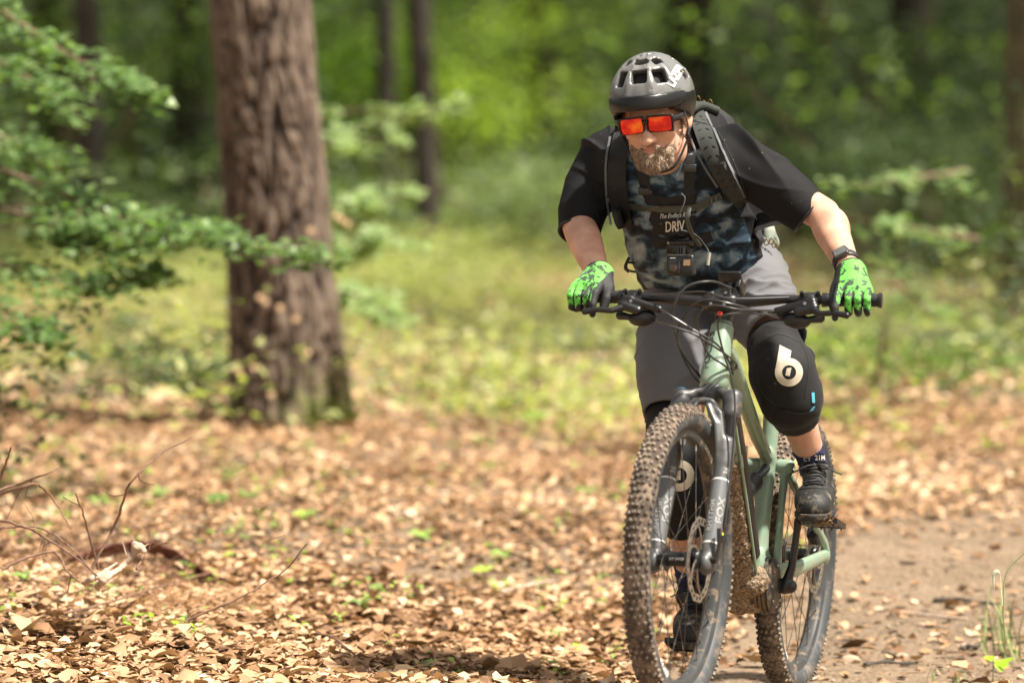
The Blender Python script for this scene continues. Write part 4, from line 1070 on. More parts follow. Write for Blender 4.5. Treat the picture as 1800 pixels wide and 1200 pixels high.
def shoe(p, an, fwd, name='shoe'):
    """p: pedal centre. sole sits on the pedal"""
    fwd = Vector(fwd).normalized(); side = fwd.cross(UP).normalized() * -1; up = side.cross(fwd).normalized() * 1
    if up.z < 0: up = -up
    Q = Matrix((side, -fwd, up)).transposed()
    def s_(x, y, z): return p + side * x + fwd * y + up * (z + .016)
    lo = p - Vector((.20, .24, .06)); hi = p + Vector((.20, .30, .22))
    G = Field(lo, hi, .0032)
    G.chain([s_(0, -.175, .040), s_(0, -.06, .044), s_(.0, .03, .036), s_(0, .072, .030)], [.034, .032, .034, .028], .02, flat=(side, 1.28))
    G.chain([s_(0, .0, .050), s_(0, .055, .036)], [.036, .030], .02, flat=(side, 1.32))
    G.chain([s_(0, -.02, .062), s_(0, -.09, .092), an + (an - s_(0, -.1, .09)) * .0 + up * .0], [.030, .036, .044], .02)
    G.chain([s_(0, -.17, .05), s_(0, -.16, .10)], [.034, .036], .02)
    G.cut(an + up * .030 + fwd * .0, up * 1 + fwd * -.15)
    G.cone(an + up * .06, an + up * -.02, .041, .036, .006, op='s')
    G.cut(s_(0, 0, .012), -up)
    upr = G.build(name, mShoe, person, wrinkle=lambda P, N_: .0016 * nz(P, 45, 75))
    bb = bvh_of(upr)
    G = Field(lo, hi, .0032)
    G.chain([s_(0, -.180, .010), s_(0, -.06, .010), s_(0, .03, .010), s_(0, .074, .014)], [.037, .033, .041, .034], .02, flat=(side, 1.20))
    G.cut(s_(0, 0, .020), up); G.cut(s_(0, 0, 0), -up)
    for i in range(12):
        G.box(s_(0, -.18 + i * .024, -.004), (.06, .004, .007), Q, .002, .003, op='s')
    so = G.build('sole', mSole, upr)
    # toe bumper seam, tongue, laces
    n_ = (fwd * .55 + up).normalized()
    tongue = band([bb], [s_(0, -.075, .13), s_(0, -.045, .10), s_(0, -.01, .09), s_(0, .012, .08)], .046, .003, 'tongue', mPad, upr, n=n_, off=.0015)
    for i in range(5):
        y = -.062 + i * .017
        b1 = drape([bb, bvh_of(tongue)], s_(0, y, .09), side, fwd, n_, .003, .2)
        o = MB().tube(spline([b1(-.027, -.004 * (-1) ** i), b1(-.012, .003 * (-1) ** i), b1(0, 0), b1(.012, -.003 * (-1) ** i), b1(.027, .004 * (-1) ** i)], 3), .0026, 6, flat=(n_, .6)).build('lace', mLace, upr)
    b1 = drape([bb, bvh_of(tongue)], s_(0, -.070, .10), side, fwd, n_, .005, .2)
    k0 = b1(0, .004)
    for q in (-1, 1):
        o = MB().tube(spline([k0, k0 + side * q * .018 + up * .010, k0 + side * q * .036 + up * .002 + fwd * .006, k0 + side * q * .024 - up * .008 + fwd * .01, k0], 5), .0024, 6).build('lace_bow', mLace, upr)
        o = MB().tube(spline([k0, k0 + side * q * .02 + fwd * .012, k0 + side * q * .046 + fwd * .02 - up * .012, k0 + side * q * .066 + fwd * .012 - up * .022], 5), .0021, 6).build('lace_end', mLace, upr)
    seam = [drape([bb], s_(0, .02, .07), side, fwd, (fwd * .5 + up).normalized(), .0008, .2)(x, .012 - 14 * x * x) for x in np.linspace(-.036, .036, 13)]
    o = MB().tube(seam, .0017, 6).build('toe_seam', mLace, upr)
    return upr
shoeL = shoe(pL + Vector((0, 0, .0)), anL, HF + Vector((.16, 0, -.05)))
shoeR = shoe(pR + Vector((-.004, 0, .0)), anR, HF + Vector((.10, 0, -.12)))
cl = MB()
for i in range(60):
    q = pL + HL * RNG.uniform(.01, .055) + HF * RNG.uniform(.03, .07) + UP * RNG.uniform(.004, .02)
    e = q + Vector(tuple(RNG.normal(size=3) * .014)) + HF * .006; cl.tube([q, q.lerp(e, .5) + Vector((0, 0, .002)), e], [.0016, .0013, .0005], 4)
o = cl.build('grass_clump', M('dry_grass_clump', (.30, .19, .09), .9, var=.4, scale=90), shoeL, smooth=False); o['kind'] = 'stuff'

# ---- gloves: four fingers over the bar, thumb under it
def glove(sd, g, wr):
    out = (bike.matrix_world.to_3x3() @ STEER.to_3x3() @ Vector((sd, sd * sd * .0 + .14 * 0, 0))).normalized()   # along the grip, outwards
    outw = (bars(sd * .38) - bars(sd * .27)).normalized()
    f = (HF - outw * HF.dot(outw)).normalized(); u = outw.cross(f) * (1 if sd < 0 else -1)
    if u.z < 0: u = -u
    def q(o_, fw_, up_): return g + outw * o_ + f * fw_ + u * up_
    G = Field(g - Vector((.13, .13, .11)), g + Vector((.13, .13, .13)), .0026)
    wl = wr + u * .004
    for i, o_ in enumerate((-.035, -.012, .011, .033)):
        wv = .35 * o_; kn = q(o_, .024 - .003 * abs(i - 1), .026 - (.003 if i == 3 else 0))
        G.cone(wl + outw * wv + f * .0, kn, .018, .0118, .011)
        if i == 0:                                                       # index rests on the brake lever
            pts = [kn, q(o_ - .004, .052, .010), q(o_ - .006, .068, -.016), q(o_ - .006, .070, -.040)]
            G.chain(pts, [.0113, .0104, .0097, .0086], .003)
        else:
            k_ = (1, 1, 1.02, .93)[i]
            pts = [kn, q(o_, .045 * k_, .004), q(o_, .040 * k_, -.024), q(o_ - .002, .012, -.031)]
            G.chain(pts, [.0113 * k_, .0104 * k_, .0098 * k_, .0089 * k_], .003)
    G.cone(wl + f * -.004, q(0, .0, .020), .026, .026, .02, flat=(outw, 1.25))
    th = [wl - outw * .018, q(-.048, -.006, .022), q(-.052, .014, -.004), q(-.048, .024, -.028)] 
    G.chain(th, [.019, .0155, .0130, .0110], .010)
    cuffd = (elR - wr if sd < 0 else elL - wr).normalized()
    G.chain([wl, wl + cuffd * .012], [.029, .031], .012)
    G.cut(wl + cuffd * .012, cuffd)
    n3 = _v(outw); f3, u3, g3 = _v(f), _v(u), _v(g)
    def pick(c):
        r_ = c - g3; a_, b_, h_ = r_ @ n3, r_ @ f3, r_ @ u3
        black = (h_ < -.022 + .006 * np.sin(a_ * 260)) | (b_ < -.012) & (h_ < .010) | (a_ < -.038)
        tips = (a_ < -.026) & (h_ < -.006)
        gap = (np.abs(((a_ + .0235) / .0228) - np.rint((a_ + .0235) / .0228)) < .13) & (h_ < .020) & (h_ > -.03) & (b_ > .02)
        return (black | tips | gap).astype(np.int32)
    o = G.build('glove', None, person, relax=1, mats=[mGlove, mPalm], pick=pick, wrinkle=lambda P, N_: .0007 * nz(P, 130, 81))
    c = wl + cuffd * .010; e1 = cuffd.orthogonal().normalized(); e2 = cuffd.cross(e1)
    MB().tube([c + (e1 * math.cos(a_) + e2 * math.sin(a_)) * .031 for a_ in np.linspace(0, 2 * math.pi, 25)], .0032, 6).build('glove_cuff', mPalm, o)
    return o
gloveR = glove(-1, gR, wrR); gloveL = glove(1, gL, wrL)

# seams
for pts in ([at(1098, 232, 10.6), at(1100, 300, 10.6), at(1082, 372, 10.6)], [at(1262, 232, 10.6), at(1296, 300, 10.5), at(1322, 372, 10.5)]):
    mp_ = []
    for p in spline(pts, 8):
        h_ = jb.ray_cast(p + Vector((0, -.35, 0)), Vector((0, 1, 0)), .8)
        if h_[0] is not None: mp_.append(h_[0] + Vector((0, -.0004, 0)))
    if len(mp_) > 4: MB().tube(mp_, .0014, 5).build('seam', mJerseyBlack, person)
kb_ = bvh_of(kneeL)
for pts in ([at(1335, 610, 10.5), at(1372, 590, 10.5), at(1412, 604, 10.5)], [at(1412, 604, 10.5), at(1424, 640, 10.5), at(1418, 700, 10.5)], [at(1330, 640, 10.5), at(1342, 690, 10.5), at(1366, 716, 10.5)]):
    mp_ = [kb_.ray_cast(p + Vector((0, -.2, 0)), Vector((0, 1, 0)), .6)[0] for p in spline(pts, 8)]; mp_ = [q + Vector((0, -.0006, 0)) for q in mp_ if q is not None]
    if len(mp_) > 4: MB().tube(mp_, .0016, 5).build('pad_seam', mLace, kneeL)
# ================================================================== helmet
mShell = M('grey_helmet_shell', (0.135, 0.135, 0.13), 0.30, var=.08, coat=.6, mud=.5, mud_scale=70, mud_amt=.10, mudcol=(.4, .36, .3))
mShellBlk = M('black_helmet_shell', (0.006, 0.006, 0.0065), 0.33, var=.2, coat=.0, spec=.4, mud=.4, mud_scale=90, mud_amt=.08, mudcol=(.4, .36, .3))
mFoam = M('black_helmet_foam', (0.014, 0.013, 0.013), 0.85, bump=.0005, bscale=500)
helmet = empty('helmet', HO); helmet.rotation_euler = HR.to_euler(); bpy.context.view_layer.update()
tag(helmet, 'grey and black vented cycling helmet with a short visor on the rider\'s head', 'helmet')
hc = (-.004, .010, .052)
def hdr(az, el, r):                                   # az 0 = forward, + = rider's left
    a_, e_ = R(az), R(el); return hd(hc[0] + r[0] * math.sin(a_) * math.cos(e_), hc[1] - r[1] * math.cos(a_) * math.cos(e_), hc[2] + r[2] * math.sin(e_))
OR, IR = (.103, .136, .111), (.084, .112, .096)
def shellfield(lo=None):
    return Field(HO - Vector((.19, .20, .13)), HO + Vector((.19, .21, .22)), .0031)
G = shellfield()
G.ell(hd(*hc), OR, HR, .005)
G.ell(hd(-.004, .045, .045), (.092, .110, .098), HR, .03)
# longitudinal ribs stand proud between the vent columns
for az in (-56, -19, 19, 56):
    G.chain([hdr(az * (1 - .25 * t), 14 + 96 * t, tuple(q - .004 for q in OR)) for t in (0, .15, .3, .45, .6, .7)], [.0085, .0085, .008, .007, .005, .003], .012)
vents = [(0, 39, .0175, .0165), (0, 63, .0165, .0095), (-37, 36, .0145, .0185), (36, 36, .0155, .0170), (-52, 60, .0120, .0095), (47, 60, .0125, .0105), (0, 84, .0170, .0040), (52, 82, .0120, .0040), (-82, 40, .015, .015), (118, 42, .02, .018), (-118, 42, .02, .018), (150, 58, .02, .014), (-150, 58, .02, .014), (180, 45, .02, .015), (92, 26, .018, .011)]
for (az, el, w, h) in vents:
    w *= 1.10; h *= 1.14
    p = hdr(az, el, OR); n_ = (p - hd(hc[0], hc[1], hc[2] + .01)).normalized()
    sx = hdir(math.cos(R(az)), math.sin(R(az)), 0); sx = (sx - n_ * sx.dot(n_)).normalized(); sy = n_.cross(sx)
    G.box(p, (w, h, .046), Matrix((sx, sy, n_)).transposed(), .005, .0035, op='s')
G.ell(hd(hc[0], hc[1], hc[2] - .012), (.085, .113, .099), HR, .004, op='s')
for az in (-20, 18):                                  # styling grooves
    G.chain([hdr(az * (1 - .2 * t), 18 + 80 * t, OR) for t in (0, .35, .7, 1)], .0030, .002, op='s')
cutp = hd(0, 0, .050); cutn = hdir(0, -.25, -1)
G.cut(hd(0, 0, .040), cutn)
shell = G.build('helmet_shell', mShell, helmet, relax=1)
# lower black section round the sides and back
G = shellfield()
G.ell(hd(hc[0], hc[1], hc[2] - .004), (.1035, .137, .110), HR, .005); G.ell(hd(-.004, .048, .035), (.094, .112, .093), HR, .03)
G.cut(hd(0, 0, .070), hdir(0, .30, 1)); G.cut(hd(0, .0, -.004), hdir(0, -.42, -1))
G.ell(hd(hc[0], hc[1], hc[2] - .02), (.090, .118, .110), HR, .004, op='s')
G.cut(hd(0, -.082, .0), hdir(0, -1, 0))
low = G.build('helmet_rim', mShellBlk, helmet, relax=1)
# inner pads and cradle glimpsed through the vents
G = shellfield()
G.ell(hd(hc[0], hc[1], hc[2] - .005), (.0845, .1125, .096), HR, .004); G.ell(hd(hc[0], hc[1], hc[2] - .014), (.080, .104, .088), HR, .004, op='s')
G.cut(hd(0, 0, .045), hdir(0, 0, -1))
for az in (0, -36, 36): G.chain([hdr(az, 30, OR), hdr(az, 75, OR)], .012, .004, op='s')
G.build('helmet_padding', mFoam, helmet, relax=0)
# visor
G = shellfield()
G.ell(hd(-.004, -.014, .050), (.1000, .138, .080), HR, .005); G.cut(hd(0, 0, .066), hdir(0, .10, 1)); G.cut(hd(0, 0, .026), hdir(0, -.12, -1))
G.ell(hd(0, -.006, .022), (.099, .134, .074), HR, .002, op='s'); G.cut(hd(0, -.004, 0), hdir(0, 1, 0))
visor = G.build('visor', mShellBlk, helmet, relax=1)
sb = [bvh_of(shell), bvh_of(low)]
# white printed band with the maker's letters, on the rider's left
def onshell(az0, el0, tilt):
    p = hdr(az0, el0, OR); n_ = (p - hd(*hc)).normalized(); sx = (hdr(az0 + 3, el0 + tilt, OR) - p); sx = (sx - n_ * sx.dot(n_)).normalized(); sy = n_.cross(sx); return p, sx, sy, n_
letters('LAZER', .030, 'helmet_lettering', mWhite, drape(sb, at(1189, 138, 10.50), Vector((.42, 0, .90)), Vector((-.90, 0, .44)), Vector((-.05, -1, .08)), .0012, .2), helmet, bold=.0013, xs=.72)
# chin straps
mStrap = M('black_webbing', (0.014, 0.014, 0.014), .8, bump=.0005, bscale=600)
for sd in (-1, 1):
    for y0 in (-.040, .050):
        MB().tube(spline([hd(sd * .086, y0, .020), hd(sd * .086, (y0 + .0) * .5, -.025), hd(sd * .080, -.010, -.060)], 5), .0062, 8, flat=(HR @ Vector((1, 0, 0)), .25)).build('strap', mStrap, helmet)
    MB().tube(spline([hd(sd * .080, -.010, -.058), hd(sd * .073, -.020, -.085), hd(sd * .045, -.050, -.138), hd(0, -.060, -.150)], 6), .0062, 8, flat=(HR @ Vector((1, 0, 0)), .3)).build('strap', mStrap, helmet)
MB().box(hd(.081, -.010, -.060), (.008, .016, .014), HR).build('strap_slider', mGloss, helmet, bev=.002)
MB().tube([hd(-.060, .110, .020), hd(0, .128, .010), hd(.060, .110, .020)], .010, 10).build('fit_dial', mFoam, helmet)

# ================================================================== sunglasses
sg = empty('sunglasses', hd(0, -.1, 0)); sg.rotation_euler = HR.to_euler(); bpy.context.view_layer.update()
tag(sg, 'black framed sunglasses with orange-red mirrored lenses on the rider\'s face', 'sunglasses')
def lens_mat():
    m = bpy.data.materials.new('orange_mirror_lens'); m.use_nodes = True; nt = m.node_tree; N, L = nt.nodes, nt.links; b = N['Principled BSDF']
    tc = N.new('ShaderNodeTexCoord'); n = N.new('ShaderNodeTexNoise'); n.inputs['Scale'].default_value = 26; n.inputs['Detail'].default_value = 3; L.new(tc.outputs['Object'], n.inputs['Vector'])
    r = N.new('ShaderNodeValToRGB'); e = r.color_ramp.elements; L.new(n.outputs['Fac'], r.inputs[0])
    e[0].position = .38; e[0].color = (.62, .02, .015, 1); e[1].position = .66; e[1].color = (1, .25, .03, 1); x = e.new(.5); x.color = (.92, .05, .02, 1)
    L.new(r.outputs[0], b.inputs['Base Color']); b.inputs['Metallic'].default_value = .85; b.inputs['Roughness'].default_value = .10; b.inputs['Coat Weight'].default_value = .4
    return m
mLens = lens_mat()
G = Field(HO - Vector((.17, .19, .08)), HO + Vector((.17, .10, .07)), .0017)
for sd in (-1, 1):
    Q = HR @ Matrix.Rotation(R(7 * sd), 3, 'Z') @ Matrix.Rotation(R(3 * sd), 3, 'Y')
    G.box(hd(sd * .0362, -.107, .002), (.0345, .0033, .0215), Q, .0034, .003); G.chain([hd(sd * .012, -.110, .018), hd(sd * .045, -.107, .020), hd(sd * .062, -.102, .016)], .0032, .003)
G.chain([hd(-.010, -.112, .010), hd(0, -.114, .010), hd(.010, -.112, .010)], .0042, .004)
for sd in (-1, 1):
    Q = HR @ Matrix.Rotation(R(7 * sd), 3, 'Z') @ Matrix.Rotation(R(3 * sd), 3, 'Y')
    G.box(hd(sd * .0362, -.107, .0015), (.0312, .02, .0185), Q, .011, .002, op='s')
    G.chain([hd(sd * .070, -.101, .010), hd(sd * .080, -.080, .010), hd(sd * .083, .0, .008)], .0046, .003, flat=(HR @ Vector((0, 0, 1)), 1.7))
G.build('glasses_frame', mGloss, sg, relax=0)
for sd in (-1, 1):
    Q = HR @ Matrix.Rotation(R(7 * sd), 3, 'Z') @ Matrix.Rotation(R(3 * sd), 3, 'Y')
    V = []; F = []; n = 10
    for i in range(n + 1):
        for j in range(n + 1):
            u, v = i / n * 2 - 1, j / n * 2 - 1; V.append(hd(sd * .0362, -.107, .0015) + Q @ Vector((u * .0322, -.0042 + .0045 * u * u + .0016 * v * v, v * .0202)))
    for i in range(n):
        for j in range(n): a_ = i * (n + 1) + j; F.append((a_, a_ + n + 1, a_ + n + 2, a_ + 1))
    o = make('lens', V, F, mLens, sg); m_ = o.modifiers.new('thickness', 'SOLIDIFY'); m_.thickness = .0012

# ================================================================== backpack
mPack = M('grey_green_pack_cloth', (0.022, 0.026, 0.022), .82, var=.2, bump=.0008, bscale=320)
mPackB = M('black_pack_cloth', (0.013, 0.013, 0.014), .85, var=.2, bump=.0008, bscale=320)
mEdge = M('grey_piping', (0.10, 0.105, 0.11), .6)
mBuck = M('olive_buckle_plastic', (0.045, 0.048, 0.040), .4)
mBrass = M('brass_pull', (0.35, 0.25, 0.10), .35, metal=.8)
mCamo = M('camouflage_cloth', (0.03, 0.045, 0.035), .8, scale=34, col2=(.30, .33, .27))
pack = empty('backpack', at(1240, 300, 11.0)); bpy.context.view_layer.update()
tag(pack, 'dark backpack on the rider\'s back with padded straps and a sternum buckle', 'backpack')
G = Field((.28, 10.75, 1.02), (.85, 11.35, 1.52), .0060)
G.chain([at(1222, 238, 10.98), at(1245, 320, 11.10), at(1275, 430, 11.16)], [.085, .105, .095], .03, flat=(HL, 1.35))
G.build('pack_body', mPackB, pack, wrinkle=lambda P, N_: .004 * nz(P, 25, 91) + .003 * folds(P, Vector((0, .3, 1)), 60, 92))
nS = Vector((-.04, -1, .02)).normalized()
TB = [jb]
padL = band(TB, [at(1222, 190, 10.72), at(1234, 222, 10.60), at(1250, 262, 10.52), at(1268, 302, 10.50), at(1290, 338, 10.50), at(1306, 362, 10.52)], .055, .016, 'shoulder_strap', mPack, pack, n=nS, off=.003, widen=lambda t: .030 + .019 * math.sin(math.pi * min(1, t * .9 + .12)), reach=.25)
padR = band(TB, [at(1094, 222, 10.72), at(1088, 262, 10.66), at(1084, 305, 10.62), at(1086, 345, 10.60), at(1094, 385, 10.60), at(1099, 400, 10.62)], .042, .014, 'shoulder_strap', mPackB, pack, n=nS, off=.003, widen=lambda t: .036 + .012 * math.sin(math.pi * t), reach=.25)
padR['label'] = 'black shoulder strap with a pocket and a pull cord'
PB = [jb, bvh_of(padL), bvh_of(padR)]
for (pts, o_) in (([at(1240, 192, 10.7), at(1256, 230, 10.6), at(1272, 268, 10.52), at(1292, 310, 10.5), at(1310, 348, 10.5)], padL), ([at(1206, 212, 10.7), at(1216, 250, 10.6), at(1236, 290, 10.52), at(1262, 330, 10.5)], padL),
                  ([at(1072, 240, 10.7), at(1065, 290, 10.66), at(1066, 350, 10.62), at(1074, 395, 10.6)], padR)):
    band(PB, pts, .006, .005, 'piping', mEdge, o_, n=nS, off=.001, reach=.25)
# ventilation slots on the left pad: short dark stitched dashes
for i in range(11):
    t = i / 10; c_ = spline([at(1226, 204, 10.70), at(1236, 225, 10.60), at(1250, 262, 10.52), at(1268, 300, 10.50), at(1286, 332, 10.50)], 10)[int(t * 39)]
    for k_ in (-1, 1):
        q = c_ + HL * (.010 * k_); mp_ = drape(PB, q, HL, UP, nS, .0008, .25)
        MB().tube([mp_(-.004, .003 * k_), mp_(.004, -.001 * k_)], .0018, 5).build('pad_slot', mPackB, padL)
nF = Vector((-.04, -1, .02)).normalized()
st = band(PB, [at(1088, 360, 10.5), at(1130, 366, 10.5), at(1175, 368, 10.5), at(1214, 366, 10.5), at(1228, 362, 10.5)], .0165, .003, 'sternum_strap', mBuck, pack, n=nF, off=.006, reach=.3)
st2 = band(PB, [at(1224, 366, 10.5), at(1246, 354, 10.5), at(1268, 344, 10.5)], .018, .007, 'sternum_buckle', mBuck, pack, n=nF, off=.008, reach=.3)
mp_ = drape(PB + [bvh_of(st2)], at(1232, 364, 10.5), HL, UP, nF, .002, .3)
MB().lathe(mp_(0, 0), nF, [(0, .0110), (.005, .0100), (.006, .006)], 18).build('buckle_button', M('worn_buckle', (.16, .14, .10), .35, metal=.3), pack)
mp_ = drape(PB, at(1255, 350, 10.5), HL, UP, nF, .014, .3)
for x_ in (-.006, .006): MB().box(mp_(x_, x_ * .5), (.003, .010, .016), None).build('buckle_rib', mEdge, pack, smooth=False)
MB().tube(spline([at(1212, 366, 10.45), at(1208, 385, 10.44), at(1216, 410, 10.46), at(1230, 432, 10.48)], 6), .0058, 8, flat=((.5, 1, 0), .22)).build('strap_end', mBuck, pack)
MB().tube(spline([at(1198, 340, 10.46), at(1204, 352, 10.45), at(1190, 397, 10.46), at(1222, 412, 10.46), at(1240, 432, 10.50), at(1247, 444, 10.50)], 6), .0012, 6).build('drink_cord', mEdge, pack)
MB().tube([at(1247, 444, 10.49), at(1244, 466, 10.49)], .0045, 8).build('cord_toggle', M('pale_toggle', (.35, .34, .28), .5), pack)
# strap pocket, brass pull with loop, lettering
mp_ = drape(PB, at(1082, 300, 10.6), HL, UP, nS, .002, .25)
MB().lathe(mp_(.0, .006), nS, [(0, .006), (.008, .0065), (.010, .004)], 12).build('zip_pull', mBrass, padR)
MB().tube(spline([mp_(.004, -.002) + nS * .004, mp_(.006, -.018) + nS * .004, mp_(.014, -.026) + nS * .004, mp_(.022, -.018) + nS * .004, mp_(.012, -.006) + nS * .004, mp_(.004, -.002) + nS * .004], 5), .0014, 6).build('pull_loop', mEdge, padR)
letters('deuter', .0165, 'strap_lettering', mWhite, drape(PB, at(1083, 327, 10.6), (HL * .75 + Vector((0, 0, -.66))) * -1, Vector((.66, 0, .75)) * -1, nS, .0025, .25), padR, bold=.0003)
for yy in (345, 352): band(PB, [at(1066, yy, 10.6), at(1098, yy + 2, 10.6)], .010, .005, 'ladder_strap', mEdge if yy == 352 else mPackB, padR, n=nS, off=.003, reach=.25)
# hip belt wing with camouflage pouch, and side webbing
hb = band([jb, bvh_of(shorts)], [at(1296, 372, 10.75), at(1316, 400, 10.78), at(1334, 428, 10.8)], .05, .012, 'side_webbing', mPackB, pack, n=Vector((.55, -.83, .1)), off=.003, reach=.25)
G = Field(at(1345, 405, 11.02) - Vector((.08, .12, .09)), at(1345, 405, 11.02) + Vector((.08, .12, .09)), .004)
G.chain([at(1340, 372, 11.0), at(1352, 425, 10.98)], [.022, .026], .01, flat=((0, 1, 0), 1.8))
G.build('hip_pouch', mCamo, pack, wrinkle=lambda P, N_: .003 * nz(P, 70, 95))
for i, (x, y) in enumerate(((1343, 426), (1352, 424), (1357, 430))):
    MB().tube(spline([at(x, y, 10.86), at(x + 5, y - 6, 10.85), at(x + 8, y + 2, 10.85), at(x + 2, y + 5, 10.86), at(x, y, 10.86)], 4), .0016, 6).build('zip_pull', mBrass, pack)
for i, (x, y) in enumerate(((1222, 176), (1232, 184), (1243, 182))):
    MB().tube(spline([at(x, y, 10.86), at(x + 5, y - 7, 10.85), at(x + 9, y, 10.85), at(x + 4, y + 5, 10.86), at(x, y, 10.86)], 4), .0014, 6).build('zip_pull', mBrass, pack)
MB().tube(spline([at(1208, 196, 10.74), at(1232, 186, 10.82), at(1262, 196, 10.84)], 6), .012, 10).build('haul_loop', mPack, pack)
MB().tube(spline([at(1106, 452, 10.72), at(1099, 470, 10.72), at(1106, 478, 10.72)], 5), .004, 8).build('belt_buckle', mGloss, pack)
MB().tube(spline([at(1114, 462, 10.76), at(1101, 462, 10.72), at(1103, 474, 10.72), at(1116, 478, 10.75)], 5), .003, 8).build('belt_webbing', mPackB, pack)

# ================================================================== chest camera on its harness
hs = empty('chest_camera', at(1196, 450, 10.55)); bpy.context.view_layer.update()
tag(hs, 'small black action camera mounted on the rider\'s chest harness', 'camera')
CB = PB + [bvh_of(st)]
for pts in ([at(1128, 292, 10.5), at(1132, 322, 10.5), at(1140, 345, 10.5), at(1148, 362, 10.5)], [at(1213, 272, 10.5), at(1212, 310, 10.5), at(1211, 340, 10.5), at(1210, 364, 10.5)]):
    band([jb], pts, .027, .003, 'harness_strap', mPackB, hs, n=nF, off=.002, reach=.3)
for (x, y) in ((1134, 336), (1212, 296)):
    mp_ = drape([jb], at(x, y, 10.5), HL, UP, nF, .006, .3)
    MB().box(mp_(0, 0) + nF * .002, (.036, .007, .020), None).build('strap_slider', mGloss, hs, bev=.002)
band([jb], [at(1146, 424, 10.5), at(1170, 428, 10.5), at(1215, 428, 10.5), at(1252, 416, 10.5)], .028, .003, 'harness_strap', mPackB, hs, n=nF, off=.002, reach=.3)
mp_ = drape([jb], at(1192, 432, 10.5), HL, UP, nF, .004, .3); pc_ = mp_(0, 0)
CR = Matrix((HL, Vector((.30, .95, -.06)).normalized(), HL.cross(Vector((.30, .95, -.06))).normalized())).transposed()
MB().box(pc_ + nF * .006, (.062, .016, .056), CR).build('mount_plate', mGloss, hs, bev=.006)
MB().tube([pc_ + nF * .028 + HL * -.022 + UP * .006, pc_ + nF * .028 + HL * .030 + UP * .008], .0058, 12).build('thumb_screw', mGloss, hs)
MB().lathe(pc_ + nF * .028 + HL * .030 + UP * .008, HL, [(0, .010), (.010, .011), (.012, .006)], 10).build('screw_head', mGloss, hs)
MB().lathe(pc_ + nF * .028 + HL * -.022 + UP * .006, -HL, [(0, .003), (.006, .0035), (.007, .002)], 8).build('screw_tip', mSteel, hs)
cam_c = at(1198, 466, 10.50)
for x_ in (-.006, 0, .006): MB().box(cam_c + UP * .036 + HL * x_ + nF * .004, (.0028, .020, .024), CR).build('mount_finger', mGloss, hs, smooth=False)
cbx = MB().box(cam_c, (.071, .034, .052), CR).build('camera_body', M('camera_black', (.016, .016, .016), .4, var=.1), hs, bev=.006)
fr = CR @ Vector((0, -1, 0))
MB().box(cam_c + CR @ Vector((-.014, -.0195, -.007)), (.034, .008, .034), CR).build('lens_port', M('lens_port_black', (.02, .018, .018), .2), hs, bev=.005)
MB().lathe(cam_c + CR @ Vector((-.014, -.0235, -.007)), fr, [(0, .012), (.0015, .012), (.0017, .0105)], 22).build('lens_ring', mBlack, hs)
MB().lathe(cam_c + CR @ Vector((-.014, -.0255, -.007)), fr, [(-.001, .010), (.0005, .010), (.0014, .004)], 22).build('lens_glass', M('brown_lens_glass', (.09, .055, .045), .08), hs)
MB().box(cam_c + CR @ Vector((.018, -.0175, .006)), (.017, .002, .015), CR).build('front_screen', M('tan_screen_reflection', (.42, .26, .14), .35), hs, smooth=False)
MB().box(cam_c + CR @ Vector((-.018, -.0175, .017)), (.014, .0015, .0022), CR).build('camera_badge', mWhite, hs, smooth=False)
MB().box(cam_c + CR @ Vector((.0, -.0172, .0245)), (.060, .002, .003), CR).build('housing_latch', mEdge, hs, smooth=False)

# ================================================================== watch on the left wrist
wd = (elL - wrL).normalized(); wc = wrL + wd * .046
watch = empty('smartwatch', wc); bpy.context.view_layer.update()
tag(watch, 'square black smartwatch worn above the glove on the rider\'s left wrist', 'watch')
toc = Vector((-.16, -1, .10)); zf = (toc - wd * toc.dot(wd)).normalized(); yf = wd; xf = yf.cross(zf).normalized()
if xf.x < 0: xf = -xf
WQ = Matrix((xf, yf, zf)).transposed()
ringv, ringf = [], []
for i in range(32):
    a_ = 2 * math.pi * i / 32; d_ = xf * math.cos(a_) + zf * math.sin(a_)
    for (rr_, h) in ((.0305, -.011), (.0335, -.011), (.0335, .011), (.0305, .011)): ringv.append(wc + d_ * rr_ + yf * h)
for i in range(32):
    j = (i + 1) % 32
    for k_ in range(4): ringf.append((i * 4 + k_, i * 4 + (k_ + 1) % 4, j * 4 + (k_ + 1) % 4, j * 4 + k_))
make('watch_strap', ringv, ringf, M('watch_rubber', (.016, .016, .018), .5), watch)
MB().box(wc + zf * .036, (.038, .033, .011), WQ).build('watch_case', M('watch_metal', (.09, .09, .095), .3, metal=.8), watch, bev=.004)
MB().box(wc + zf * .0422, (.032, .027, .002), WQ).build('watch_screen', M('watch_glass', (.10, .105, .10), .12, coat=.8), watch, bev=.0008)
MB().lathe(wc + zf * .036 + xf * .019, xf, [(0, .004), (.003, .0038)], 12).build('watch_crown', mSteel, watch)
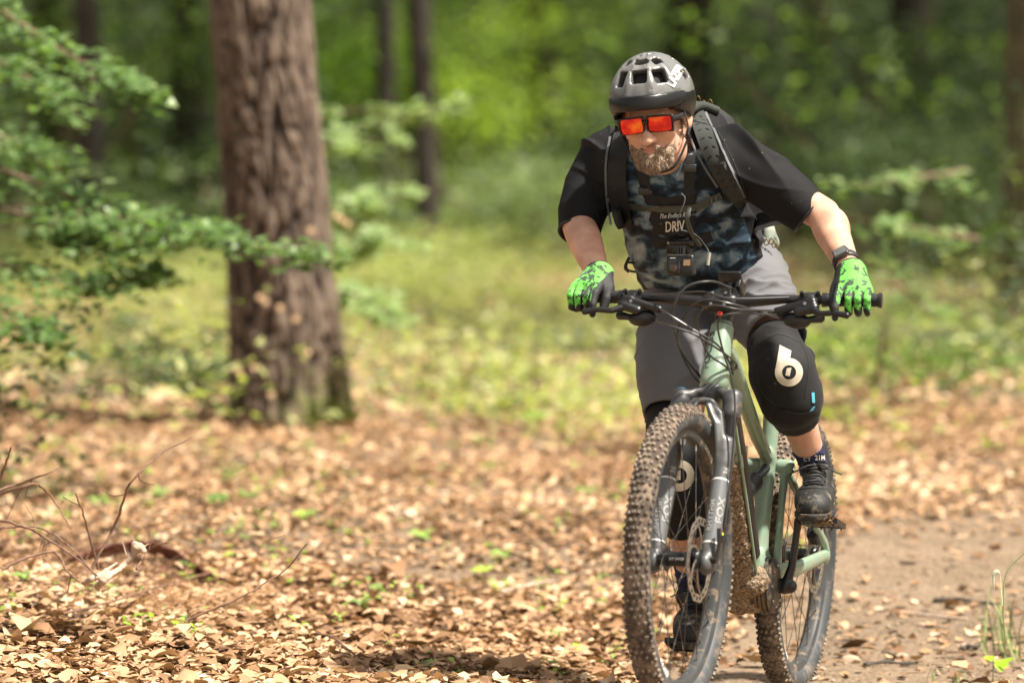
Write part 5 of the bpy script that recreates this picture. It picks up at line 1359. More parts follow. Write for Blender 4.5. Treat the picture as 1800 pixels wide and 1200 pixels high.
# ================================================================== the wood
def clip01(x): return np.clip(x, 0, 1)
def sm(x): x = clip01(x); return x * x * (3 - 2 * x)
def trail_mask(x, y):
    """1 on the bare earth track: it comes from the right background, crosses under the bicycle and widens to the front"""
    cx = 0.95 + (y - 10.3) * .30 + .10 * np.sin(y * .6); hw = .80 + .09 * (y - 10) + .10 * np.sin(y * 1.1 + 1)
    m = sm((hw - np.abs(x - cx)) / .22 + .5)
    front = sm((10.15 - y + .22 * np.sin(x * 2.3) - .12 * (x > 1) + .62 * sm((-.35 - x) / .9)) / .35) * np.where(x < -.2, .72, 1)          # bare ground right across the very front
    return np.maximum(m * sm((17.5 - y) / 3 + .2 * np.sin(x * 3)), front)
def gz(x, y):
    x = np.asarray(x, dtype=np.float64); y = np.asarray(y, dtype=np.float64)
    P = np.stack([x, y, np.zeros_like(x)], -1)
    far = sm((y - 12) / 8)
    base = -.115 * sm((y - 10.0) / 1.1) * (1 - sm((y - 12.4) / 2.2)) * np.exp(-((x - .7) / 1.2) ** 2)
    left = .05 * sm((.1 - x) / 1.2) * sm((y - 10.2) / 1.5)
    rough = .018 * nz(P, 2.2, 201) + .009 * nz(P, 6, 202)
    rut = .012 * nz(P * np.array([.35, 1, 1]), 9, 203) * trail_mask(x, y)
    big = .10 * nz(P, .35, 204) * far
    bank = .25 * sm((y - 34) / 20) + .5 * sm((np.abs(x) - 12) / 30)
    near0 = sm((y - 10.2) / .5 + np.abs(x - .4) * 1.5)
    return base + left + (rough + rut) * np.clip(near0 + .25, 0, 1) + big + bank
def gzf(x, y): return float(gz(np.array([x]), np.array([y]))[0])
def gp(px, py, dz=0.0):
    """point of the ground seen at photo pixel (px, py)"""
    dd = np.arange(9.0, 60, .02); y_ = -(py - 600) / FPX * dd
    X = (px - 900) / FPX * dd; Y = dd * _cp + y_ * _sp; Z = CAM.z - dd * _sp + y_ * _cp; G_ = gz(X, Y); i = int(np.argmax(Z <= G_))
    return Vector((X[i], Y[i], G_[i] + dz))
# ground sheet: fine near the camera's field, coarse beyond
def gridline(segs):
    out = [segs[0][0]]
    for (a_, b_, n) in segs: out += list(np.linspace(a_, b_, n + 1)[1:])
    return np.array(out)
gx = gridline([(-150, -20, 14), (-20, -4, 32), (-4, 4, 150), (4, 20, 32), (20, 150, 14)]); gy = gridline([(-60, 6, 16), (6, 9, 20), (9, 20, 180), (20, 40, 60), (40, 220, 30)])
GX, GY = np.meshgrid(gx, gy, indexing='ij'); GZ = gz(GX, GY)
gv = np.stack([GX, GY, GZ], -1).reshape(-1, 3); ny = len(gy)
ii, jj = np.meshgrid(np.arange(len(gx) - 1), np.arange(ny - 1), indexing='ij'); a_ = (ii * ny + jj).ravel()
gf = np.stack([a_, a_ + ny, a_ + ny + 1, a_ + 1], 1)
def earth_mat():
    m = bpy.data.materials.new('woodland_earth'); m.use_nodes = True; nt = m.node_tree; N, L = nt.nodes, nt.links; b = N['Principled BSDF']
    tc = N.new('ShaderNodeTexCoord')
    n1 = N.new('ShaderNodeTexNoise'); n1.inputs['Scale'].default_value = 3; n1.inputs['Detail'].default_value = 10; n1.inputs['Roughness'].default_value = .7; L.new(tc.outputs['Object'], n1.inputs['Vector'])
    r1 = N.new('ShaderNodeValToRGB'); e = r1.color_ramp.elements; e[0].position = .3; e[0].color = (.10, .070, .046, 1); e[1].position = .7; e[1].color = (.27, .197, .132, 1); L.new(n1.outputs['Fac'], r1.inputs[0])
    n2 = N.new('ShaderNodeTexNoise'); n2.inputs['Scale'].default_value = 60; n2.inputs['Detail'].default_value = 6; L.new(tc.outputs['Object'], n2.inputs['Vector'])
    r2 = N.new('ShaderNodeValToRGB'); e = r2.color_ramp.elements; e[0].position = .35; e[0].color = (.085, .058, .038, 1); e[1].position = .68; e[1].color = (.34, .25, .17, 1); L.new(n2.outputs['Fac'], r2.inputs[0])
    mx = N.new('ShaderNodeMix'); mx.data_type = 'RGBA'; mx.inputs['Factor'].default_value = .55; L.new(r1.outputs[0], mx.inputs['A']); L.new(r2.outputs[0], mx.inputs['B'])
    # grass stain where the undergrowth starts
    ga = N.new('ShaderNodeAttribute'); ga.attribute_name = 'green'
    mg = N.new('ShaderNodeMix'); mg.data_type = 'RGBA'; L.new(ga.outputs['Fac'], mg.inputs['Factor']); L.new(mx.outputs['Result'], mg.inputs['A']); mg.inputs['B'].default_value = (.17, .20, .055, 1)
    L.new(mg.outputs['Result'], b.inputs['Base Color']); b.inputs['Roughness'].default_value = .95; b.inputs['Specular IOR Level'].default_value = .15
    bp = N.new('ShaderNodeBump'); bp.inputs['Distance'].default_value = .012; L.new(n2.outputs['Fac'], bp.inputs['Height']); L.new(bp.outputs[0], b.inputs['Normal'])
    return m
ground = make('ground', gv, gf, earth_mat()); ground['kind'] = 'structure'
def greenness(x, y):
    P = np.stack([x, y, np.zeros_like(x)], -1)
    n_ = nz(P * np.array([.5, 1, 1]), 1.6, 210)
    return clip01(sm((y - 17.5 - 1.2 * n_ - .9 * (x < -.8)) / 10) * .30) * (1 - .7 * sm((x - 3.0) / 1.5) * sm((26 - y) / 5)) * clip01(.55 + .5 * n_)
ground.data.attributes.new('green', 'FLOAT', 'POINT').data.foreach_set('value', greenness(gv[:, 0], gv[:, 1]).astype(np.float32))

def leaf_mat(name, cols, rough=.6, trans=.35, attr='tone', tboost=1.6):
    """leaf colour picked per leaf from the tone it carries; thin leaves let light through"""
    m = bpy.data.materials.new(name); m.use_nodes = True; nt = m.node_tree; N, L = nt.nodes, nt.links; b = N['Principled BSDF']; out = N['Material Output']
    a_ = N.new('ShaderNodeAttribute'); a_.attribute_name = attr
    r = N.new('ShaderNodeValToRGB'); e = r.color_ramp.elements
    e[0].position = 0; e[0].color = (*cols[0], 1); e[1].position = 1; e[1].color = (*cols[-1], 1)
    for i, c in enumerate(cols[1:-1]): x = e.new((i + 1) / (len(cols) - 1)); x.color = (*c, 1)
    L.new(a_.outputs['Fac'], r.inputs[0]); L.new(r.outputs[0], b.inputs['Base Color']); b.inputs['Roughness'].default_value = rough; b.inputs['Specular IOR Level'].default_value = .3
    if trans:
        t = N.new('ShaderNodeBsdfTranslucent'); g = N.new('ShaderNodeMix'); g.data_type = 'RGBA'; g.blend_type = 'MULTIPLY'; g.inputs['Factor'].default_value = 1; L.new(r.outputs[0], g.inputs['A']); g.inputs['B'].default_value = (1.5 * tboost / 1.6, 1.7 * tboost / 1.6, .6, 1)
        L.new(g.outputs['Result'], t.inputs[0]); s_ = N.new('ShaderNodeMixShader'); s_.inputs[0].default_value = trans; L.new(b.outputs[0], s_.inputs[1]); L.new(t.outputs[0], s_.inputs[2]); L.new(s_.outputs[0], out.inputs[0])
    return m
def leaves(name, pos, size, tone, mat, parent=None, normal=None, curl=.35, flat=.5, kind=None, aspect=.55, az=None, fine=True):
    """one mesh of many real leaves: each a folded, curled blade (8 triangles, or 4)"""
    n = len(pos); pos = np.asarray(pos, dtype=np.float64); size = np.broadcast_to(size, (n,)).astype(np.float64)
    if normal is None:
        normal = RNG.normal(size=(n, 3)) * (1 - flat); normal[:, 2] = np.abs(normal[:, 2]) + flat
    normal = normal / np.linalg.norm(normal, axis=1)[:, None]
    az = RNG.uniform(0, 2 * np.pi, n) if az is None else az
    t = np.stack([np.cos(az), np.sin(az), np.zeros(n)], 1); t -= normal * (t * normal).sum(1)[:, None]; t /= np.linalg.norm(t, axis=1)[:, None]; w = np.cross(normal, t)
    cu = RNG.uniform(-curl, curl, n) * 1.6; fo = RNG.uniform(-.1, curl, n)
    rows = [(-.5, .0, 0), (-.22, .86, .55), (.12, 1.0, .2), (.5, 0, -.6)] if fine else [(-.5, .0, 0), (0, 1.0, .5), (.5, 0, -.4)]
    V = []
    for (u, wd, cz) in rows:
        c = pos + t * (u * size)[:, None] + normal * (cu * size * (u * u * 2 - .3) * 1.0)[:, None]
        if wd == 0: V.append(c[:, None])
        else:
            ws = (wd * aspect / 2 * size * RNG.uniform(.8, 1.15, n))[:, None]; lift = (fo * size * wd * .5)[:, None]
            V.append(np.stack([c - w * ws + normal * lift, c, c + w * ws + normal * lift], 1))
    V = np.concatenate(V, 1); k = V.shape[1]
    if fine: T = [(0, 1, 2), (0, 2, 3), (1, 4, 2), (2, 4, 5), (2, 5, 6), (2, 6, 3), (4, 7, 5), (5, 7, 6)]
    else: T = [(0, 1, 2), (0, 2, 3), (1, 4, 2), (2, 4, 3)]
    F = (np.arange(n)[:, None, None] * k + np.array(T)[None]).reshape(-1, 3)
    o = make(name, V.reshape(-1, 3).astype(np.float32), F, mat, parent, smooth=True)
    o.data.attributes.new('tone', 'FLOAT', 'POINT').data.foreach_set('value', np.repeat(np.clip(tone, 0, 1), k).astype(np.float32))
    if kind: o['kind'] = kind
    return o
mLitter = leaf_mat('dead_beech_leaves', [(.05, .028, .016), (.13, .065, .030), (.28, .155, .078), (.47, .282, .155), (.63, .42, .25), (.75, .57, .40)], .65, .12, tboost=.8)
mLeafA = leaf_mat('pale_beech_leaves', [(.03, .06, .018), (.075, .135, .04), (.15, .235, .085), (.29, .37, .17)], .38, .38)
mLeafB = leaf_mat('dark_understorey_leaves', [(.010, .022, .011), (.022, .042, .020), (.042, .07, .034), (.075, .11, .055)], .5, .30)
mLeafC = leaf_mat('bright_undergrowth_leaves', [(.08, .10, .03), (.18, .21, .065), (.32, .35, .14), (.50, .50, .28)], .55, .40)
mBarkT = M('twig_bark', (.16, .10, .065), .8, var=.4, scale=40, bump=.001, bscale=200)
mBarkD = M('dark_trunk_bark', (.030, .022, .016), .95, var=.4, scale=6, bump=.01, bscale=18)

# ---- leaf litter, densest where it is seen closest
def scatter(n, x0, x1, y0, y1, dens, taper=True):
    out = []
    while sum(len(o) for o in out) < n:
        y = RNG.uniform(y0, y1, n); hw = RNG.uniform(0, 1, n); x = x0 + (x1 - x0) * hw
        keep = RNG.uniform(0, 1, n) < dens(x, y); out.append(np.stack([x[keep], y[keep]], 1))
    return np.concatenate(out)[:n]
def litter_d(x, y):
    P = np.stack([x, y, np.zeros_like(x)], -1)
    return clip01((1 - .975 * trail_mask(x, y)) * (1 - .55 * greenness(x, y)) * (.75 + .35 * nz(P, 2.5, 220)) + .05 * trail_mask(x, y) * clip01(nz(P, 2.2, 224)))
def litter(n, x0, x1, y0, y1, size, name='leaf_litter', fine=True, lift=.012):
    q = scatter(n, x0, x1, y0, y1, litter_d); z = gz(q[:, 0], q[:, 1]); P = np.column_stack([q, z + np.abs(RNG.normal(0, lift, len(q))) + .002])
    tone = .54 + .19 * RNG.normal(size=len(q)) + .10 * nz(P, 3, 221) + .10 * nz(P, 9, 222)
    nrm = RNG.normal(size=(len(q), 3)) * np.where(RNG.random(len(q)) < .16, .55, .15)[:, None]; nrm[:, 2] = np.abs(nrm[:, 2]) + .8
    return leaves(name, P, size * np.exp(RNG.normal(0, .34, len(q))), tone, mLitter, None, nrm, curl=.36, kind='stuff', aspect=.66, fine=fine)
litter(44000, -2.4, 3.2, 9.7, 13.2, .0370); litter(46000, -3.4, 3.8, 12.9, 20, .040, fine=False, lift=.02); litter(22000, -8, 8, 19.5, 43, .09, fine=False, lift=.03)
litter(9000, -7, -2.6, 7.5, 16, .06, fine=False); litter(8000, 7, 20, 12, 34, .09, fine=False); litter(9000, 3.4, 8, 7.5, 16, .06, fine=False); litter(3000, -3, 3, 7, 9.7, .045, fine=False)
# crumbs: leaf fragments, bark scraps and small stones worked into the ground
q = scatter(20000, -2.4, 3.2, 9.7, 13.8, lambda x, y: .85 - .72 * trail_mask(x, y)); P = np.column_stack([q, gz(q[:, 0], q[:, 1]) + .004])
tone = RNG.uniform(0, .75, len(P)); leaves('leaf_crumbs', P, RNG.uniform(.006, .018, len(P)), tone, mLitter, None, curl=.6, kind='stuff', fine=False)
sv, sf = [], []
q = scatter(900, -2, 3.2, 9.7, 15, lambda x, y: trail_mask(x, y) + .05)
for (x, y) in q:
    r_ = RNG.uniform(.003, .010); z = float(gz(np.array([x]), np.array([y]))[0]); b = len(sv)
    sv += [(x + r_ * RNG.uniform(.6, 1.2) * dx, y + r_ * RNG.uniform(.6, 1.2) * dy, z + r_ * (.35 + .7 * dz)) for dx, dy, dz in ((1, 0, 0), (0, 1, 0), (-1, 0, 0), (0, -1, 0), (0, 0, 1), (0, 0, -1))]
    sf += [(b + i_, b + (i_ + 1) % 4, b + 4) for i_ in range(4)] + [(b + (i_ + 1) % 4, b + i_, b + 5) for i_ in range(4)]
o = make('track_gravel', sv, sf, M('small_stones', (.30, .23, .16), .9, var=.5, scale=30)); o['kind'] = 'stuff'

# ---- undergrowth: low green plants in drifts, getting thick beyond the pine
def ug_d(x, y):
    P = np.stack([x, y, np.zeros_like(x)], -1); n_ = nz(P * np.array([.8, .5, 1]), 2.2, 230)
    mid = np.exp(-((x - .35 - .03 * (y - 15)) / 1.0) ** 2)
    n_ = n_ + .10 * np.exp(-((x + 1.7) / 1.1) ** 2) * sm((y - 17) / 3)
    return clip01((.22 + .78 * sm((y - 15.2 + 1.6 * mid - 1.6 * nz(P, 1.1, 231)) / 5.5)) * clip01(.0 + .26 * mid + 1.05 * n_ + .25 * sm((y - 24) / 6)) * (1 - .85 * trail_mask(x, y)) * sm((y - 12.2) / 4))
q = scatter(3400, -5.6, 6.6, 12.4, 40, ug_d)
pts, tn, sz = [], [], []
for (x, y) in q:
    z = float(gz(np.array([x]), np.array([y]))[0]); h = RNG.uniform(.04, .32) * (0.6 + .05 * (y - 13)); t0 = RNG.uniform(.3, 1.0)
    for k_ in range(int(RNG.integers(7, 16))):
        pts.append((x + RNG.normal() * h * .55, y + RNG.normal() * h * .55, z + RNG.uniform(.15, 1) * h)); tn.append(t0 + RNG.normal() * .18); sz.append(RNG.uniform(.04, .085))
o = leaves('undergrowth', pts, np.array(sz), np.array(tn), mLeafC, None, flat=.75, kind='stuff', aspect=.5, fine=False)
# taller leafy plants standing in clumps through the clearing, pale and mid green
for nm_, mt_, seed_, cnt_, tt in (('leafy_plants', mLeafC, 5, 95, .7), ('dark_leafy_plants', mLeafB, 6, 80, .9)):
    r = np.random.default_rng(900 + seed_); P_, t_ = [], []
    for i in range(cnt_):
        y = r.uniform(17.5, 40); x = r.uniform(-.15, .15) * y + (.0 if seed_ == 5 else .02 * y); z = gzf(x, y); h_ = r.uniform(.15, .55); w_ = r.uniform(.15, .5); t0 = tt + r.normal() * .18
        if trail_mask(np.array([x]), np.array([y]))[0] > .5: continue
        for k_ in range(70): P_.append((x + r.normal() * w_, y + r.normal() * w_, z + h_ * (.5 + .35 * r.normal()) * (1 if r.random() < .8 else .5))); t_.append(t0 + r.normal() * .14)
    leaves(nm_, P_, r.uniform(.045, .095, len(P_)), np.array(t_), mt_, None, flat=.7, kind='stuff', aspect=.5, fine=False)
# thin grass among it
q = scatter(3400, -5.6, 6.6, 14.5, 38, ug_d); z = gz(q[:, 0], q[:, 1]); n = len(q)
hh = RNG.uniform(.06, .20, n); dx = RNG.normal(0, .05, (n, 2)); w = .004
V = np.stack([np.column_stack([q[:, 0] - w, q[:, 1], z]), np.column_stack([q[:, 0] + w, q[:, 1], z]), np.column_stack([q[:, 0] + w * .7 + dx[:, 0] * .4, q[:, 1] + dx[:, 1] * .4, z + hh * .6]), np.column_stack([q[:, 0] - w * .7 + dx[:, 0] * .4, q[:, 1] + dx[:, 1] * .4, z + hh * .6]), np.column_stack([q[:, 0] + dx[:, 0], q[:, 1] + dx[:, 1], z + hh])], 1).reshape(-1, 3)
F = (np.arange(n)[:, None, None] * 5 + np.array([(0, 1, 2), (0, 2, 3), (3, 2, 4)])[None]).reshape(-1, 3)
o = make('grass', V, F, mLeafC, None); o['kind'] = 'stuff'; o.data.attributes.new('tone', 'FLOAT', 'POINT').data.foreach_set('value', np.repeat(RNG.uniform(.3, 1, n), 5).astype(np.float32))

# ================================================================== trees
def bark_mat():
    m = bpy.data.materials.new('pine_bark'); m.use_nodes = True; nt = m.node_tree; N, L = nt.nodes, nt.links; b = N['Principled BSDF']
    tc = N.new('ShaderNodeTexCoord'); mp = N.new('ShaderNodeMapping'); mp.inputs['Scale'].default_value = (1, 1, .22); L.new(tc.outputs['Object'], mp.inputs[0])
    at_ = N.new('ShaderNodeAttribute'); at_.attribute_name = 'height'
    n1 = N.new('ShaderNodeTexNoise'); n1.inputs['Scale'].default_value = 22; n1.inputs['Detail'].default_value = 7; L.new(mp.outputs[0], n1.inputs['Vector'])
    r = N.new('ShaderNodeValToRGB'); e = r.color_ramp.elements; e[0].position = 0; e[0].color = (.014, .010, .008, 1); e[1].position = 1; e[1].color = (.23, .175, .135, 1); x = e.new(.38); x.color = (.040, .029, .023, 1); x = e.new(.68); x.color = (.105, .076, .058, 1)
    ad = N.new('ShaderNodeMath'); ad.operation = 'MULTIPLY_ADD'; L.new(n1.outputs['Fac'], ad.inputs[0]); ad.inputs[1].default_value = .55; ad2 = N.new('ShaderNodeMath'); ad2.operation = 'MULTIPLY_ADD'; L.new(at_.outputs['Fac'], ad2.inputs[0]); ad2.inputs[1].default_value = .75; ad2.inputs[2].default_value = -.12; L.new(ad2.outputs[0], ad.inputs[2])
    L.new(ad.outputs[0], r.inputs[0]); 
    ms = N.new('ShaderNodeAttribute'); ms.attribute_name = 'moss'; mx = N.new('ShaderNodeMix'); mx.data_type = 'RGBA'; L.new(ms.outputs['Fac'], mx.inputs['Factor']); L.new(r.outputs[0], mx.inputs['A']); mx.inputs['B'].default_value = (.11, .14, .02, 1)
    L.new(mx.outputs['Result'], b.inputs['Base Color']); b.inputs['Roughness'].default_value = .92; b.inputs['Specular IOR Level'].default_value = .2
    bp = N.new('ShaderNodeBump'); bp.inputs['Distance'].default_value = .01; L.new(n1.outputs['Fac'], bp.inputs['Height']); L.new(bp.outputs[0], b.inputs['Normal'])
    return m
mPine = bark_mat()
def trunk(base, r0, r1, h, lean=(0, 0), plates=.016, nang=150, nh=260, name='trunk', parent=None, mat=None, flare=.35, mossy=0, bf=1.0):
    """tapered trunk with deep plated bark and a root flare"""
    th = np.linspace(0, 2 * np.pi, nang, endpoint=False); hs = h * np.linspace(0, 1, nh) ** 1.5
    T, H = np.meshgrid(th, hs, indexing='xy')
    rad = r0 + (r1 - r0) * (H / h); fl = 1 + flare * np.exp(-H / .35) * (1 + .35 * np.sin(3 * T + 1) + .25 * np.sin(5 * T + 2.3))
    rad = rad * fl; cx = base[0] + lean[0] * H + .012 * np.sin(H * 1.7); cy = base[1] + lean[1] * H
    P = np.stack([np.cos(T) * .24 * 9, np.sin(T) * .24 * 9, H * 1.0], -1)
    Pf = P.reshape(-1, 3); P = (Pf + .22 / bf ** .5 * np.stack([nz(Pf, 1.9 * bf, 311), nz(Pf, 1.9 * bf, 312), nz(Pf, 1.9 * bf, 313)], 1)).reshape(P.shape)
    a_ = 1 - np.abs(nz(P.reshape(-1, 3) * np.array([1, 1, 2.1]), 2.6 * bf, 301)).reshape(T.shape) * 1.0
    b_ = 1 - np.abs(nz(P.reshape(-1, 3) * np.array([1.2, 1.2, 4.0]), 3.2 * bf, 302)).reshape(T.shape) * 1.2
    groove = np.clip(np.maximum(a_, b_ * .85), 0, 1) ** 3.2
    fine = nz(P.reshape(-1, 3) * np.array([1, 1, 3]), 12 * (1 + bf) / 2, 303).reshape(T.shape)
    rel = 1 - groove + .12 * fine
    rad = rad + plates * (rel - .6) * 1.6
    V = np.stack([cx + rad * np.cos(T), cy + rad * np.sin(T), base[2] + H], -1).reshape(-1, 3)
    i_, j_ = np.meshgrid(np.arange(nh - 1), np.arange(nang), indexing='ij'); a0 = i_ * nang + j_; a1 = i_ * nang + (j_ + 1) % nang
    F = np.stack([a0, a1, a1 + nang, a0 + nang], -1).reshape(-1, 4)
    o = make(name, V, F, mat or mPine, parent)
    o.data.attributes.new('height', 'FLOAT', 'POINT').data.foreach_set('value', clip01(rel).ravel().astype(np.float32))
    mo = mossy * clip01(1.3 - H / .28 + .5 * fine) * clip01(.45 + np.cos(T - .1)) if mossy else np.zeros_like(H)
    o.data.attributes.new('moss', 'FLOAT', 'POINT').data.foreach_set('value', clip01(mo).ravel().astype(np.float32))
    return o
bx = gp(508, 744); pz = bx.z; pk = bx.y / 19.4
pine = empty('pine_tree', (bx.x, bx.y, pz)); bpy.context.view_layer.update()
tag(pine, 'thick reddish brown pine trunk with cracked bark left of the rider', 'tree')
top_ = at(461, 0, bx.y)
wd_ = lambda r_: r_ * pk
trunk((bx.x, bx.y, pz - .12), wd_(.238), wd_(.165), 7.5, ((top_.x - bx.x) / (top_.z - pz), 0), .022, nang=190, nh=460, parent=pine, mossy=1, bf=2.7)
def crown(center, rads, n, size, mat, parent, name='crown', tone0=.5, clumps=14, seed=0, flat=.55, aspect=.5):
    r = np.random.default_rng(500 + seed); cc = r.normal(size=(clumps, 3)) * np.array(rads) * .52
    idx = r.integers(0, clumps, n); P = np.array(center) + cc[idx] + r.normal(size=(n, 3)) * np.array(rads) * np.array([.26, .26, .16])
    tone = tone0 + (cc[idx, 2] / rads[2]) * .12 + r.normal(0, .15, n) + r.normal(0, .14, clumps)[idx]
    return leaves(name, P, r.uniform(size * .6, size * 1.3, n), tone, mat, parent, flat=flat, aspect=aspect, fine=False)
mNeedle = leaf_mat('dark_pine_foliage', [(.012, .03, .012), (.03, .06, .02)], .6, .1)
crown((bx.x - .3, bx.y, pz + 9), (2.0, 2.0, 1.4), 2600, .16, mNeedle, pine, seed=1)
# small withered leaves caught on the trunk's front
wp = [at(x, y, bx.y - .30) for x, y in ((457, 522), (467, 530), (492, 540), (448, 645), (420, 652), (478, 692), (540, 620), (590, 378), (600, 385), (612, 392), (546, 405), (520, 560))]
wl_ = ['left one of the pair', 'right one of the pair', 'larger one below the pair', 'one above the left edge of the foot', 'one at the left edge of the foot', 'lowest one in the middle', 'one at the lower right', 'left one of three', 'middle one of three', 'right one of three', 'single one near the bough', 'single one right of the pair']
mOchre = M('ochre_leaf', (.42, .27, .14), .6)
for p, w_ in zip(wp, wl_):
    o = leaves('withered_leaf', [p], np.array([.036]), np.array([.95]), mOchre, None, normal=np.array([[.1, -1, .3]]), aspect=.8)
    tag(o, 'withered ochre leaf on the pine bark, ' + w_, 'leaf', 'withered leaves on the pine bark')

# beech sprays: a bough with flat layers of leaves on twigs
def spray(name, pts, label, n, mat, spread, leafsize, tone0=.6, seed=0, group=None, cat='branch', thick=.012, droop=.3, vert=.05):
    r = np.random.default_rng(700 + seed); path = spline(pts, 8); root = empty(name, path[0]); bpy.context.view_layer.update(); tag(root, label, cat, group)
    m = len(path); mb = MB(); mb.tube(path, [max(.0015, thick * (1 - i / m)) for i in range(m)], 6)
    P, tn, az_, sz = [], [], [], []
    ntw = max(6, int(n / 16))
    for k_ in range(ntw):
        i = int(r.uniform(.05, 1) * (m - 1)); p = path[i]; d = (path[min(i + 1, m - 1)] - path[max(i - 1, 0)]).normalized()
        side = d.cross(Vector((0, 0, 1))).normalized() * (1 if k_ % 2 else -1)
        L_ = spread * r.uniform(.35, 1) * (1.1 - .7 * i / m); tw = (side * r.uniform(.5, 1) + d * r.uniform(.2, .8) + Vector((0, 0, r.uniform(-.14, .10)))).normalized()
        e = p + tw * L_ + Vector((0, 0, -droop * L_ * .4)); mb.tube([p, p.lerp(e, .5) + Vector((0, 0, .02 * L_)), e], [.0022, .0015, .0008], 4)
        for q_ in range(int(n / ntw)):
            f = r.uniform(.1, 1.05); b_ = p.lerp(e, f); P.append(tuple(b_ + Vector(tuple(r.normal(size=3) * np.array([.03, .03, vert * .5]))))); az_.append(math.atan2(tw.y, tw.x) + r.normal() * .7); tn.append(tone0 + r.normal() * .16); sz.append(leafsize * r.uniform(.65, 1.2))
    mb.build('stem', mBarkT, root)
    nn = r.normal(size=(len(P), 3)) * .24; nn[:, 2] = 1; nn[:, 1] -= .25
    leaves('leaves', np.array(P), np.array(sz), np.array(tn), mat, root, normal=nn, az=np.array(az_), aspect=.6)['kind'] = 'stuff'
    return root
D1 = 15.6
bt = [
 # the big bough across the left, reaching over the pine
 ([at(-120, 250, D1), at(60, 320, D1 - .2), at(230, 385, D1 - .4), at(400, 420, D1 - .5), at(590, 455, D1 - .4)], 'long leafy beech bough reaching from the left edge across the pine trunk', 900, .42, 21),
 ([at(-140, 330, D1 + .3), at(50, 380, D1), at(200, 430, D1 - .2), at(380, 400, D1)], 'pale green beech bough below the long one, left of the pine', 650, .40, 22),
 ([at(-150, 420, D1), at(20, 470, D1 - .4), at(150, 500, D1 - .5), at(300, 470, D1 - .3)], 'dense beech bough hanging at mid height beside the left edge', 620, .40, 23),
 ([at(-120, 500, D1 - .6), at(0, 560, D1 - .9), at(90, 590, D1 - 1.0)], 'lowest drooping beech bough in the left corner of the clearing', 260, .30, 24),
 ([at(-120, -60, D1), at(20, 30, D1 - .2), at(110, 90, D1 - .3), at(200, 140, D1 - .4), at(268, 168, D1 - .4)], 'beech bough at the top left whose tip points down to the right', 420, .26, 25),
 ([at(-100, 60, D1 + .5), at(20, 120, D1 + .3), at(90, 165, D1 + .2), at(150, 215, D1 + .2)], 'short beech bough under the top left one', 300, .26, 26),
 ([at(-120, 260, D1 + 1), at(0, 240, D1 + .8), at(110, 280, D1 + .6)], 'bright beech bough above the long one by the left edge', 300, .34, 27)]
for (pts, lab, n, sp, sd_) in bt: spray('beech_branch', pts, lab, n, mLeafA, sp, .056, .52, sd_)
# airy sprays right of the pine
for k_, (x0, y0, x1, y1, d_) in enumerate([(600, 230, 880, 168, 21.5), (560, 250, 720, 245, 21.5), (560, 360, 690, 352, 20.6), (600, 355, 812, 332, 21.2), (560, 420, 762, 412, 20.2), (570, 440, 740, 432, 20.2), (590, 190, 770, 200, 22), (560, 480, 760, 600, 19.0), (600, 500, 700, 560, 18.6)]):
    spray('beech_spray', [at(x0, y0 + 8, d_ + .5), at((x0 * 2 + x1) / 3, (y0 * 2 + y1) / 3, d_), at(x1, y1, d_ - .2)], ['topmost long beech spray right of the pine trunk', 'short beech spray beside the pine, level with the sunglasses', 'short beech spray beside the pine, level with the chest', 'mid height beech spray right of the pine reaching furthest to the right', 'leafy beech spray right of the pine, just above the handlebar height', 'lowest level beech spray right of the pine', 'small beech spray just under the topmost one', 'long beech spray drooping from the pine towards the sunny ground', 'short beech spray drooping in front of the pine foot'][k_], 105, mLeafA, .22, .072, 1.0, 40 + k_)
for k_, (x0, y0, x1, y1, d_) in enumerate([(1700, 300, 1470, 330, 19), (1720, 420, 1480, 380, 18.5), (1640, 560, 1500, 405, 19)]):
    spray('beech_spray', [at(x0, y0, d_ + .8), at((x0 + x1) / 2, (y0 + y1) / 2, d_), at(x1, y1, d_)], ['pale beech spray beside the rider\'s left elbow, upper one', 'pale beech spray beside the rider\'s left elbow, middle one', 'beech spray rising behind the rider\'s left forearm'][k_], 130, mLeafA, .26, .06, .75, 60 + k_)

# ---- background wood: trees, each with its own trunk and hanging lower crown, and shrubs
trees = [(160, 30.0, .10, 'dark slender trunk left of the pine'), (754, 31.0, .095, 'dark trunk right of the pine, the straighter of two'), (676, 34.0, .09, 'thinner dark trunk nearest the pine on its right'), (95, 36, .16, 'thin dark trunk close to the left edge'), (1200, 37, .24, 'dim brown trunk behind the helmet'),
         (1806, 27, .20, 'broad olive brown trunk at the right edge'), (1420, 40, .17, 'dim trunk above the rider\'s left arm'), (1600, 36, .18, 'dim trunk in the dark wood at right'), (320, 42, .17, 'far trunk left of the pine'), (960, 44, .18, 'far trunk left of the rider'), (-150, 25, .22, 'dark trunk outside left'), (2000, 30, .25, 'dark trunk outside right')]
for k_, (px, d_, r_, lab) in enumerate(trees):
    if k_ < 5 or k_ in (6, 7): r_ *= (d_ + 7) / d_; d_ += 7
    b = at(px, 400, d_); z = gzf(b.x, b.y); inview = -60 < px < 1860
    if not inview and k_ > 11: continue
    t = empty('broadleaf_tree', (b.x, b.y, z)); bpy.context.view_layer.update(); tag(t, lab, 'tree', None)
    trunk((b.x, b.y, z - .1), r_, r_ * .75, 7, (RNG.normal() * .015, 0), .008, nang=40, nh=60, parent=t, mat=(mBarkD if k_ != 5 else M('olive_bark', (.10, .085, .045), .95, var=.4, scale=6, bump=.01, bscale=18)))
    crown((b.x + RNG.normal() * .4, b.y, z + RNG.uniform(5.6, 6.6)), (3.2, 2.6, 1.8), 1700, .21, mLeafB, t, seed=20 + k_, clumps=22)
